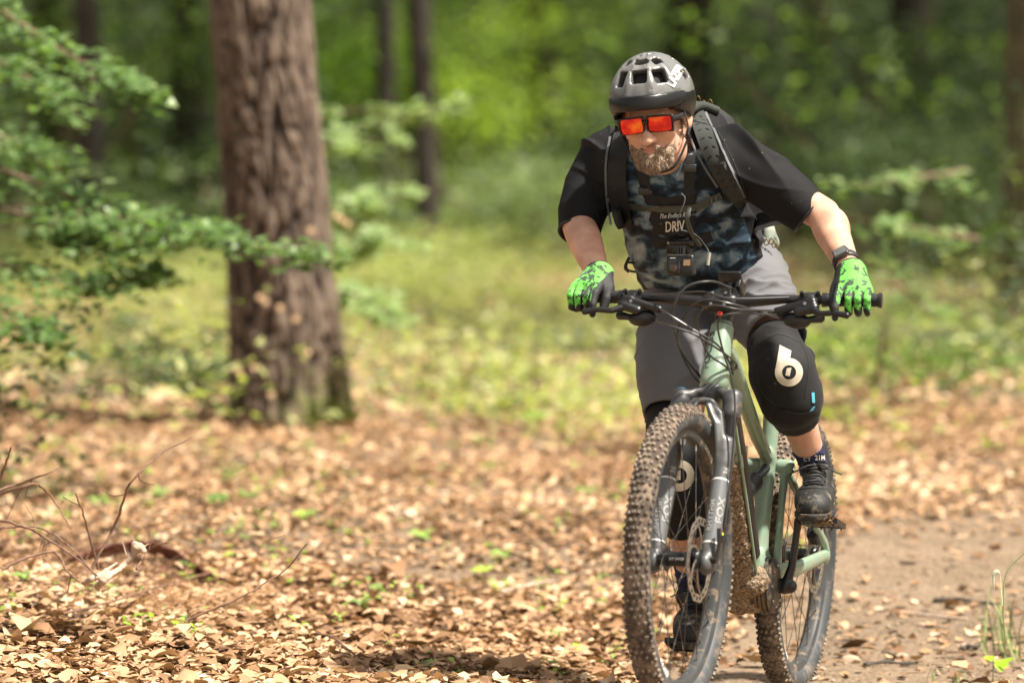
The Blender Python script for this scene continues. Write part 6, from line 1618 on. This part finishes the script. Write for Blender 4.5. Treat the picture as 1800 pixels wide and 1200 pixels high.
# understorey shrubs fill the view between 24 and 60 m: mid-green, dark, and yellow-green ones with sunlight painted into the leaf colour
mBright = leaf_mat('sun_painted_leaves', [(.045, .09, .02), (.10, .17, .032), (.18, .28, .055), (.27, .38, .09)], .5, .45)  # sunlight is put into the brighter leaf colour
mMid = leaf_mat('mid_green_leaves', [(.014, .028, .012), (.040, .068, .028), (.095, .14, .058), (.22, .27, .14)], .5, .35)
mGlow = leaf_mat('sun_painted_yellow_green_leaves', [(.09, .17, .03), (.18, .29, .045), (.32, .44, .07), (.50, .62, .14)], .55, .5)  # strongest sun glow, painted as a still brighter leaf colour
rs = np.random.default_rng(77)
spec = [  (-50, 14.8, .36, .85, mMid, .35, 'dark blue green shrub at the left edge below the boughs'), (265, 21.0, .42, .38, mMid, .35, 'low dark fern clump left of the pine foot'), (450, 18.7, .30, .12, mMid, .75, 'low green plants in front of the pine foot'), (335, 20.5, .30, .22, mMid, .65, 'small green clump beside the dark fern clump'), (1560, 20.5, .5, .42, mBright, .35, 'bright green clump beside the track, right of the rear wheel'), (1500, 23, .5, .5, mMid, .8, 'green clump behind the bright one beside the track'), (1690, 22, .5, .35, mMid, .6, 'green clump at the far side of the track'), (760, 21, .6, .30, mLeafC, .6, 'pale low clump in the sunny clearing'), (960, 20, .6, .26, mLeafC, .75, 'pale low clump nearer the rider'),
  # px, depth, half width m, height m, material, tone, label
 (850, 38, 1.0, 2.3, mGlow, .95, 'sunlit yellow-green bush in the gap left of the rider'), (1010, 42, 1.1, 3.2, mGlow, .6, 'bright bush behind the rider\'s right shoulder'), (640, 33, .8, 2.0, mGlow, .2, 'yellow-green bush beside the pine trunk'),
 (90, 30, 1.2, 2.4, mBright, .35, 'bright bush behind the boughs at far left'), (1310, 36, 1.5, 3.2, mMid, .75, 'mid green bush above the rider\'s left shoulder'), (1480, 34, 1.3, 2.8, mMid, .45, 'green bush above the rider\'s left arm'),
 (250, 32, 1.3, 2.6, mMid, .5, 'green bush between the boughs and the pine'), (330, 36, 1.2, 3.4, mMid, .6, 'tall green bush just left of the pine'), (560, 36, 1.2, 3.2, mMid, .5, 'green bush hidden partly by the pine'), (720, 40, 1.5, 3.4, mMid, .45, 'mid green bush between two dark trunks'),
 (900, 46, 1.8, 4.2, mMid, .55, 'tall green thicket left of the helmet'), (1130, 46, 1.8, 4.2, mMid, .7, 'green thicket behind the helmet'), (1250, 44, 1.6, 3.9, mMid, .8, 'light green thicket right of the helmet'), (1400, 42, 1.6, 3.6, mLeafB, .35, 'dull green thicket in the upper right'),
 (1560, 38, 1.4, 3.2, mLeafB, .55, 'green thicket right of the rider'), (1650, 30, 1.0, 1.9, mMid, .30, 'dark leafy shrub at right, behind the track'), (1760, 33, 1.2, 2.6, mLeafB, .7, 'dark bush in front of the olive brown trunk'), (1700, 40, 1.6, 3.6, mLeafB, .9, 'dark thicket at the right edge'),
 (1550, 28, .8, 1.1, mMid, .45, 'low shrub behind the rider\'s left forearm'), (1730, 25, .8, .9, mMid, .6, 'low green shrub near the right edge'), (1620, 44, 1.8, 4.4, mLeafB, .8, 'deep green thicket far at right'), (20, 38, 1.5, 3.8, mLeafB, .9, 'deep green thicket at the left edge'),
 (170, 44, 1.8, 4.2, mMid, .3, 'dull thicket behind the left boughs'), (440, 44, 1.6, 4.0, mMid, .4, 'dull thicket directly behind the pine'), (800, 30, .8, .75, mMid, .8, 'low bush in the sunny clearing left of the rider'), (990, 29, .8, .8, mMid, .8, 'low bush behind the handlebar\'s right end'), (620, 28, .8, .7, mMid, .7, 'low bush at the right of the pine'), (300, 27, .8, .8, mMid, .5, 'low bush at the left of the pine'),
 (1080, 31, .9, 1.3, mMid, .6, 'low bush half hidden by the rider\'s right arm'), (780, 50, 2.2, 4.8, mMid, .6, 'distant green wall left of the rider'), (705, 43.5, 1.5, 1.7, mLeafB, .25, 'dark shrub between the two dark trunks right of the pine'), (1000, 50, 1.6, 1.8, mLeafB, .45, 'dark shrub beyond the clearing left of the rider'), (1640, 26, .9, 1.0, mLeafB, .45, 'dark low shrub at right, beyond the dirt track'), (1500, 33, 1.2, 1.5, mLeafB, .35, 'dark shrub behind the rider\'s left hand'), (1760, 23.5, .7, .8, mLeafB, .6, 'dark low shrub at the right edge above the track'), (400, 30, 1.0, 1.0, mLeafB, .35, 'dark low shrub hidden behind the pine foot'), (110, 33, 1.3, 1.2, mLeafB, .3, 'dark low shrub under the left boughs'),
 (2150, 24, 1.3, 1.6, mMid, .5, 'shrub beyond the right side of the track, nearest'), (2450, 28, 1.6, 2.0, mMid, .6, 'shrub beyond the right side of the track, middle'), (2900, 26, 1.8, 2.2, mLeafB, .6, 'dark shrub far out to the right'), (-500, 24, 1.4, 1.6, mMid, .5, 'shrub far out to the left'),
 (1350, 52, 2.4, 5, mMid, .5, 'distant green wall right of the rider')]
for k_, (px, d_, hw, h, mt, t0, lab) in enumerate(spec):
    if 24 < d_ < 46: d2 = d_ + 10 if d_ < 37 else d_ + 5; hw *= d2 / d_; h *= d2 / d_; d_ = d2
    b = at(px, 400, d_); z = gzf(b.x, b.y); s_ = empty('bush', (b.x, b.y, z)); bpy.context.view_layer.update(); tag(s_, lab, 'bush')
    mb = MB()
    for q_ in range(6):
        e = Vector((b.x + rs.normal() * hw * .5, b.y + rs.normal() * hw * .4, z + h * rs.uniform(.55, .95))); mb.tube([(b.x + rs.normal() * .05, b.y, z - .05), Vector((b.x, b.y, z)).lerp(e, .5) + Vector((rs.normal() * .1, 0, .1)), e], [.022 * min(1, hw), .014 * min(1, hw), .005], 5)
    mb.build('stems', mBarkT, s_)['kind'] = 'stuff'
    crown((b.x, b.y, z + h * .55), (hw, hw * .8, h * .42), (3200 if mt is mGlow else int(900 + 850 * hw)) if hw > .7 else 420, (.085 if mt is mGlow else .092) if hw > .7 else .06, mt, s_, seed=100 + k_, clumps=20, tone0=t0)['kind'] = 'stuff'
# the far wood closes the view: one mass of foliage on banked ground, with dark depth behind
P, tn = [], []
for k_ in range(700):
    a_ = rs.uniform(-1.0, 1.0); d_ = rs.uniform(48, 66); x = math.sin(a_) * d_ * 1.0; y = math.cos(a_) * d_; zc = rs.uniform(.2, 11); t0 = rs.uniform(.1, .8)
    c = rs.normal(size=(60, 3)) * np.array([1.4, .9, .34]) + np.array([x, y, gzf(x, y) + zc]); P.append(c); tn.append(t0 + rs.normal(0, .12, 60))
leaves('far_wood', np.concatenate(P), rs.uniform(.20, .42, 700 * 60), np.concatenate(tn) - .12, mMid, None, flat=.3, kind='stuff', fine=False)
P, tn = [], []
for k_ in range(110):
    a_ = rs.normal(-.02, .10) if k_ % 2 else rs.uniform(-.6, .6); d_ = rs.uniform(38, 50); x = math.sin(a_) * d_; y = math.cos(a_) * d_
    P.append(rs.normal(size=(45, 3)) * np.array([.85, .5, .13]) + np.array([x, y, gzf(x, y) + rs.uniform(.4, 4.2)])); tn.append(rs.uniform(.3, 1) + rs.normal(0, .12, 45))
leaves('sun_painted_far_leaves', np.concatenate(P), rs.uniform(.09, .17, 110 * 45), np.concatenate(tn), mBright, None, flat=.5, kind='stuff', fine=False)  # patches of sun in the far wood, painted as brighter leaves
# wooded hill behind it
hv = []; hf = []; nA = 60
for i in range(nA + 1):
    a_ = -1.9 + 3.8 * i / nA
    for j, (d_, h_) in enumerate(((66, -.5), (68, 7), (74, 12), (90, 15), (120, 16))):
        hv.append((math.sin(a_) * d_, math.cos(a_) * d_, h_ + (1.0 * math.sin(i * 1.7 + j) if j else 0)))
for i in range(nA):
    for j in range(4): q_ = i * 5 + j; hf.append((q_, q_ + 1, q_ + 6, q_ + 5))
o = make('wooded_hill', hv, hf, M('distant_wood', (.012, .022, .009), .95, var=.6, scale=.8, bump=.4, bscale=3)); o['kind'] = 'structure'
# canopy of unseen leaf clumps, added to shade the wood and keep the clearing sunlit
P = []
for k_ in range(240):
    x, y = [(rs.uniform(-28, 1.5), rs.uniform(30, 62)), (rs.uniform(8.5, 24), rs.uniform(24, 60)), (rs.uniform(7.5, 14), rs.uniform(25, 48))][k_ % 3]
   
    c = rs.normal(size=(55, 3)) * np.array([1.1, 1.1, .35]) + np.array([x, y, rs.uniform(8.5, 11)]); P.append(c)
leaves('shade_canopy', np.concatenate(P), rs.uniform(.25, .45, 240 * 55), rs.uniform(.2, .8, 240 * 55), mLeafB, None, flat=.7, kind='stuff', fine=False)
# ================================================================== small things on the forest floor
mTwig = M('bare_brown_twig', (.17, .095, .06), .75, var=.4, scale=60, bump=.0008, bscale=300)
mDeadPale = M('bleached_dead_wood', (.42, .32, .24), .8, var=.35, scale=30, stretch=(1, 1, .3), bump=.002, bscale=160)
mRedBark = M('fallen_red_bark', (.13, .045, .028), .85, var=.35, scale=25, bump=.004, bscale=80)
def bent(name, base, pts, r0, label, cat='twig', mat=None, group=None, forks=(), kinks=.0028, seed=0):
    """a twig: pts are (photo px, py, depth); forks leave it at a fraction along its length"""
    r = np.random.default_rng(900 + seed); root = empty(name, base); bpy.context.view_layer.update(); tag(root, label, cat, group)
    path = [p + Vector(tuple(r.normal(size=3) * kinks * .4)) for p in spline(pts, 6)]; path[0] = Vector(base)
    m = len(path); MB().tube(path, [r0 * 1.25 * (1 - .6 * i / m) for i in range(m)], 7).build('stem', mat or mTwig, root)
    for (f, tip) in forks:
        p = path[int(f * (m - 1))]; tip = Vector(tip); q = p.lerp(tip, .5) + Vector((r.normal() * .01, 0, .012 * r.normal()))
        MB().tube(spline([p, q, tip], 5), [r0 * (.55 - .4 * i / 11) for i in range(11)], 6).build('side_twig', mat or mTwig, root)
    return root
T = 11.15
tw = [
 ([(160, 1000), (205, 915), (228, 850), (280, 800), (338, 768)], T, .0034, 'thin forked twig standing tall over the dead branch', [(.45, (165, 845)), (.62, (272, 852))]),
 ([(172, 1000), (150, 915), (132, 865)], T + .05, .0030, 'short upright twig left of the tall forked one', [(.8, (118, 868))]),
 ([(-30, 880), (40, 855), (68, 852), (95, 880), (125, 928)], T + .1, .0036, 'arching bramble twig with a drooping tip', [(.25, (10, 915))]),
 ([(-40, 905), (40, 925), (80, 945), (140, 985), (170, 1010)], T, .0036, 'long bowed twig running down to the dead branch', [(.4, (40, 880)), (.55, (76, 990))]),
 ([(5, 1000), (50, 978), (95, 970), (120, 1005), (140, 1022)], T - .1, .0034, 'kinked twig arching low over the seedling', [(.8, (120, 1035))]),
 ([(-30, 930), (60, 925), (110, 950), (160, 1000)], T + .05, .0030, 'bowed twig crossing the others near the left edge', [(.5, (70, 985))]),
 ([(-25, 870), (30, 850), (75, 835), (102, 822)], T + .15, .0030, 'thin twig rising to the right at the left edge', [(.5, (60, 872))]),
 ([(-8, 860), (8, 820), (20, 786)], T - .1, .0038, 'dark twig sticking up at the very left edge', []),
 ([(210, 1045), (260, 1020), (330, 990), (420, 968), (505, 1008)], T, .0030, 'long low twig lying to the right of the bark strip', []),
 ([(110, 1100), (190, 1085), (300, 1045), (400, 1025), (490, 1008), (540, 985)], T - .2, .0034, 'long brown twig lying across the leaves', [(.7, (500, 940))]),
 ([(330, 1090), (420, 1050), (500, 1000), (540, 955)], T - .1, .0026, 'fine reddish twig leaning over the leaves', []),
 ([(240, 1000), (252, 975), (268, 962), (296, 952)], T, .0026, 'small twig with pale buds by the branch knob', [(.6, (262, 930))]),
 ([(555, 1135), (590, 1150), (640, 1190), (660, 1215)], 10.6, .0034, 'short curved twig near the bottom edge', []),
 ([(880, 1060), (930, 1052), (975, 1040)], 12.2, .0060, 'pale stick lying on the leaves left of the front wheel', [])]
for k_, (pts, d_, r_, lab, forks) in enumerate(tw):
    P3 = []
    for i, (x, y) in enumerate(pts):
        dd = d_ + .06 * math.sin(i * 2.1 + k_); p = at(x, y, dd); zz = gzf(p.x, p.y) + .004
        if p.z < zz: p = gp(x, y, .006)
        P3.append(p)
    if k_ in (8, 9, 12, 13): P3 = [gp(x, y, .034 + .008 * (i % 2)) for i, (x, y) in enumerate(pts)]
    bent('twig', P3[0], P3, r_, lab, seed=k_, forks=[(f, at(x, y, d_ + .05)) for f, (x, y) in forks], mat=mDeadPale if k_ == 13 else None)
# tangle of the finest ones lying at the left: nobody could count them
mb = MB(); r = np.random.default_rng(5)
for i in range(170):
    p = gp(r.uniform(-40, 330), r.uniform(960, 1075), r.uniform(.02, .06)); a_ = r.uniform(0, 6.28); L_ = r.uniform(.05, .22)
    d_ = Vector((math.cos(a_), .4 * math.sin(a_), r.uniform(-.05, .5))).normalized(); s_ = Vector((r.normal(), r.normal(), r.normal() * .5)) * .02
    mb.tube([p, p + d_ * L_ * .5 + s_, p + d_ * L_ + s_ * 1.5], [.0016, .0012, .0006], 4)
for i in range(340):
    y = r.uniform(10.0, 12.6); x = r.uniform(-1.9, 2.6); z = gzf(x, y); a_ = r.uniform(0, 6.28); L_ = r.uniform(.03, .12); p = Vector((x, y, z + .01)); d_ = Vector((math.cos(a_), math.sin(a_), r.uniform(-.03, .12)))
    mb.tube([p, p + d_ * L_ * .5 + Vector((r.normal(), r.normal(), 0)) * .006, p + d_ * L_], [.0015, .0013, .0007], 4)
o = mb.build('twig_litter', mTwig); o['kind'] = 'stuff'
# pine needles under the dead branch
mb = MB()
for i in range(420):
    c = gp(r.choice([270, 345, 420]) + r.normal() * 22, 1075 + r.normal() * 12, .03); a_ = r.uniform(-.9, .9) + (1.2 if i % 3 else 0); d_ = Vector((math.cos(a_), .5 * math.sin(a_), r.uniform(0, .45))); mb.tube([c, c + d_ * r.uniform(.03, .06)], .0008, 3)
o = mb.build('pine_needles', M('dry_needles', (.36, .21, .10), .7, var=.3)); o['kind'] = 'stuff'

# dead branch with a broken knob
db = empty('dead_branch', gp(140, 1060)); bpy.context.view_layer.update(); tag(db, 'bleached forked dead branch with a broken knobbly end among twigs', 'branch')
K = at(243, 962, T)
G = Field(Vector((K.x - .25, K.y - .25, -.1)), Vector((K.x + .12, K.y + .2, K.z + .08)), .0028)
A0, A1 = gp(118, 1055, .004), gp(150, 1062, .004)
G.chain([A0 + UP * .02, at(160, 1018, T - .05), at(205, 990, T)], [.0055, .006, .0055], .008)
G.chain([A1 + UP * .02, at(180, 1022, T - .05), at(222, 990, T), at(240, 966, T)], [.0075, .0085, .0085, .008], .008)
G.chain([at(160, 1018, T - .05), at(190, 1008, T - .03)], [.006, .006], .008)
G.ell(K, (.018, .015, .014), None, .006); G.ell(K + Vector((-.010, 0, .010)), (.008, .008, .007), None, .004); G.ell(K + Vector((.014, -.004, -.008)), (.009, .007, .008), None, .004)
G.build('stem', mDeadPale, db, wrinkle=lambda P, N_: .0016 * nz(P, 150, 401) + .001 * nz(P, 400, 402))
for (a_, b_) in (((238, 958), (232, 940)), ((250, 962), (262, 955)), ((222, 975), (215, 950))):
    MB().tube([at(*a_, T), at(*b_, T)], [.003, .0012], 5).build('splinter', mDeadPale, db)
# strip of red bark, curled, half buried
bk_ = empty('bark_strip', gp(240, 1000)); bpy.context.view_layer.update(); tag(bk_, 'curved strip of dark red bark behind the dead branch', 'bark')
path = spline([gp(120, 1000, .03), gp(180, 998, .055), gp(240, 996, .070), gp(300, 1004, .060), gp(365, 1026, .03)], 8); V = []; F = []
for i, p in enumerate(path):
    w_ = .030 * (1 - abs(i / (len(path) - 1) * 2 - 1) ** 3 * .6)
    for j in range(6):
        t_ = j / 5 * 2 - 1; V.append(p + Vector((0, .015 * t_, -w_ * .55 * t_ - .010 * t_ * t_ + .003 * math.sin(i * 1.3 + j))))
for i in range(len(path) - 1):
    for j in range(5): a_ = i * 6 + j; F.append((a_, a_ + 1, a_ + 7, a_ + 6))
o = make('bark', V, F, mRedBark, bk_); m_ = o.modifiers.new('thickness', 'SOLIDIFY'); m_.thickness = .006
bk2 = empty('bark_chip', gp(300, 1010)); bpy.context.view_layer.update(); tag(bk2, 'small chip of dark red bark in front of the curved strip', 'bark')
o = MB().tube([gp(268, 1012, .01), gp(290, 1006, .016), gp(308, 1010, .008)], [.008, .014, .006], 7, flat=((0, 0, 1), .8)).build('bark', mRedBark, bk2)

# seedlings: a stem and real leaves, each leaf a part
mSeed = leaf_mat('seedling_leaves', [(.10, .17, .06), (.20, .30, .10), (.30, .42, .12), (.36, .55, .05)], .45, .4)
def seedling(px, py, h, n, size, label, tone=.5, seed=0, leanx=0, up=.3, name='seedling'):
    r = np.random.default_rng(1200 + seed); b = gp(px, py); root = empty(name, b); bpy.context.view_layer.update(); tag(root, label, 'plant')
    top = b + Vector((leanx, r.normal() * .01, h)); MB().tube(spline([b - Vector((0, 0, .01)), b.lerp(top, .5) + Vector((-leanx * .2, 0, .01)), top], 5), [.0016 - .00009 * i for i in range(11)], 5).build('stem', mTwig if leanx else M('green_stem', (.16, .20, .07), .6), root)
    for i in range(n):
        a_ = i * 2.4 + r.normal() * .3; f = 1 - .65 * (i / n) if leanx else 1 - .3 * (i / n); c = (b - Vector((0, 0, .01))).lerp(top, f) + Vector((math.cos(a_) * size * .55, math.sin(a_) * size * .55, r.normal() * .004))
        leaves('leaf', [tuple(c)], np.array([size * r.uniform(.75, 1.2)]), np.array([tone + r.normal() * .12]), mSeed, root, normal=np.array([[math.cos(a_) * -.3 + r.normal() * .25, -.25, 1 - up * .3]]), az=np.array([a_]), aspect=.62, curl=.3)
for k_, a_ in enumerate([(38, 1035, .045, 7, .034, 'grey green seedling with round leaves at the left edge', .45), (310, 1112, .035, 4, .026, 'tiny seedling with a yellow green leaf near the bottom left', .9), (345, 1118, .03, 3, .026, 'single bright yellow green leaf sprout left of the centre', 1.0), (435, 1085, .03, 4, .028, 'low dark green sprout among leaves', .25),
                         (595, 1108, .04, 5, .026, 'pale green seedling right of the dead branch', .8), (1012, 1160, .045, 6, .020, 'bright green sprout near the front wheel', .95), (632, 1085, .05, 6, .034, 'grey green seedling left of the leaning shoot', .35), (120, 840 + 60, .06, 6, .04, 'blurred green seedling behind the twigs', .5),
                         (1745, 1200, .06, 4, .06, 'broad bright green leaf sprout at the bottom right', .95), (380, 905, .07, 9, .05, 'dark green seedling in the leaves left of centre', .3), (280, 885, .05, 6, .05, 'green seedling beyond the tall forked twig', .45), (440, 885, .05, 5, .05, 'small blue green plant in the middle of the leaves', .35), (535, 930, .06, 7, .045, 'light green plant in the leaves below the pine', .75),
                         (740, 960, .05, 6, .05, 'pale plant between the pine and the wheel', .6), (880, 1000, .06, 8, .045, 'grassy green plant left of the front wheel', .65), (850, 1020, .04, 5, .04, 'low yellow green plant beside the grassy one', .85), (1030, 880, .05, 6, .05, 'small green plant behind the front tyre', .6), (940, 760, .09, 9, .06, 'green plant beyond the litter, left of the wheel', .7), (170, 900, .05, 6, .045, 'green seedling behind the short upright twig', .5)]):
    seedling(*a_, seed=k_)
seedling(640, 1082, .115, 5, .024, 'thin shoot leaning right with one bright green leaf at its tip', tone=.75, seed=40, leanx=.115)
# grassy stalks at the right
def grass_tuft(px, py, blades, hmin, hmax, label, seed, depth_ground=None, spread=.03):
    r = np.random.default_rng(1400 + seed); b = gp(px, py); root = empty('grass_tuft', b); bpy.context.view_layer.update(); tag(root, label, 'grass'); mats_ = M('grass_blade', (.20, .27, .09), .6, var=.35, scale=20)
    for i in range(blades):
        h = r.uniform(hmin, hmax); a_ = r.uniform(0, 6.28); e = Vector((math.cos(a_) * h * .45, math.sin(a_) * h * .3, h)); s0 = b + Vector((r.normal() * spread, r.normal() * spread, -.005))
        path = spline([s0, s0 + e * .5 + Vector((0, 0, h * .12)), s0 + e * Vector((1, 1, 1)).length / 1.732], 5); V = []; F = []; m = len(path); w = .0028
        sd = Vector((math.sin(a_ + .7), math.cos(a_), 0)).normalized()
        for j, p in enumerate(path): ww = w * (1 - (j / (m - 1)) ** 2) + .0002; V += [p - sd * ww, p + sd * ww]
        F = [(2 * j, 2 * j + 1, 2 * j + 3, 2 * j + 2) for j in range(m - 1)]
        make('blade', V, F, mats_, root)
grass_tuft(1765, 1150, 16, .06, .20, 'green grass tuft at the right edge of the track', 1); grass_tuft(1745, 1115, 9, .05, .14, 'thin grass tuft behind the one at the right edge', 2)
grass_tuft(1660, 1205, 7, .03, .07, 'short grass tuft near the bottom right', 3); grass_tuft(1790, 1160, 8, .05, .13, 'grass tuft in the bottom right corner', 4)
st_ = empty('grass_stalk', gp(1768, 1150)); bpy.context.view_layer.update(); tag(st_, 'tall pale grass stalk with a drooping seed head at the right edge', 'grass')
ds = 11.0; MB().tube(spline([gp(1768, 1150), at(1764, 1090, ds), at(1758, 1010, ds)], 6), [.002 - .0001 * i for i in range(13)], 5).build('stalk', M('pale_stalk', (.34, .36, .18), .6), st_)
MB().tube(spline([at(1758, 1010, ds), at(1752, 1004, ds), at(1746, 1012, ds), at(1748, 1035, ds)], 5), [.0015, .003, .0045, .005, .0055, .006, .006, .006, .0055, .005, .004, .003, .003, .002, .001, .0008], 6, flat=((0, 1, 0), .5)).build('seed_head', M('pale_seed_head', (.50, .52, .38), .7), st_)
MB().tube(spline([at(1764, 1090, ds), at(1768, 1010, ds), at(1800, 972, ds), at(1830, 945, ds)], 6), [.0018] * 19, 5).build('side_stalk', M('green_stalk', (.24, .30, .12), .6), st_)
# sticks and stones on the track
mDarkStick = M('dark_wet_stick', (.05, .04, .03), .7, var=.4, bump=.002, bscale=120)
for k_, (a_, b_, r_, lab, mt) in enumerate([((1520, 1172), (1612, 1168), .009, 'dark mossy stick lying across the track, bottom right', mDarkStick), ((1690, 1147), (1720, 1140), .010, 'short dark piece of wood beside a pale stone', mDarkStick), ((1560, 1082), (1700, 1090), .006, 'long thin pale stick lying across the track', mDeadPale), ((1640, 1060), (1760, 1066), .010, 'dark root crossing the track at the right', mDarkStick),
                                         ((1400, 1212), (1440, 1190), .004, 'short pale stick by the rear wheel', mDeadPale)]):
    A_, B_ = gp(*a_, r_ * .8), gp(*b_, r_ * .8); root = empty('stick', A_); bpy.context.view_layer.update(); tag(root, lab, 'stick')
    MB().tube(spline([A_, A_.lerp(B_, .35) + Vector((0, .02, .004)), A_.lerp(B_, .7) + Vector((0, -.015, .002)), B_], 5), [r_ * (.6 + .4 * math.sin(1 + i * .6) ** 2) for i in range(16)], 8, flat=((0, 0, 1), .7)).build('wood', mt, root)
def rock(px, py, r_, label, seed, mat, name='stone'):
    c = gp(px, py, r_ * .15); G = Field(c - Vector((r_,) * 3) * 1.6, c + Vector((r_,) * 3) * 1.6, r_ / 11); G.ell(c, (r_, r_ * .8, r_ * .5), Matrix.Rotation(seed, 3, 'Z'), r_ * .1); rr = np.random.default_rng(seed)
    for i in range(6):
        n_ = Vector(tuple(rr.normal(size=3))).normalized(); G.cut(c + Vector((n_.x * r_, n_.y * r_ * .8, n_.z * r_ * .5)) * .82, n_)
    o = G.build(name, mat, None, wrinkle=lambda P, N_: r_ * .03 * nz(P, 3 / r_, 405)); tag(o, label, 'stone')
mStone = M('sandy_stone', (.40, .29, .20), .85, var=.3, scale=30, bump=.002, bscale=150)
for k_, a_ in enumerate([(1495, 1165, .034, 'largest pale stone, left of the dark mossy stick'), (1700, 1140, .022, 'pale stone beside the short dark wood'), (1585, 1155, .020, 'flat pale stone behind the dark mossy stick'), (1445, 1178, .014, 'small pale stone between the rear tyre and the largest stone'), (1620, 1100, .012, 'small pebble on the track beyond the sticks')]): rock(*a_[:3], a_[3], k_ + 2, mStone)
# larger dead leaves that stand out in the near litter
rl = np.random.default_rng(66)
labs = ['upright orange brown leaf left of the wheel', 'rust coloured leaf lying before the upright one', 'broad tan leaf near the bottom centre', 'pale curled leaf at the bottom left', 'brown folded leaf standing by the twigs', 'large light leaf right of the bark strip', 'dark brown curled leaf below the dead branch', 'tan leaf on edge below the long twig']
for (px, py, s_, t_, nn), lb in zip([(733, 1135, .055, .42, (.9, -.5, .2)), (860, 1158, .05, .40, (.1, -.2, 1)), (705, 1165, .06, .62, (.1, -.5, 1)), (110, 1140, .06, .95, (-.2, -.4, 1)), (182, 1105, .055, .38, (.3, -1, .3)), (535, 1125, .060, .60, (.1, -.2, 1)), (75, 1110, .06, .12, (.3, -.3, 1)), (462, 1100, .05, .55, (.4, -.9, .4))], labs):
    p = gp(px, py, .014); o = leaves('dead_leaf', [tuple(p)], np.array([s_]), np.array([t_]), mLitter, None, normal=np.array([nn]), aspect=.75, curl=.28); tag(o, lb, 'leaf')

# many tiny green sprouts pushing through the litter
rr = np.random.default_rng(31); P_, t_ = [], []
for i in range(230):
    y = rr.uniform(11.0, 17.5); x = rr.uniform(-.125, .125) * y; z = gzf(x, y)
    if float(trail_mask(np.array([x]), np.array([y]))[0]) > .4: continue
    for k_ in range(int(rr.integers(3, 8))): P_.append((x + rr.normal() * .022, y + rr.normal() * .022, z + rr.uniform(.015, .065))); t_.append(rr.uniform(.15, .8))
leaves('sprouts', P_, rr.uniform(.018, .042, len(P_)), np.array(t_), mSeed, None, flat=.75, kind='stuff', aspect=.55, fine=False)
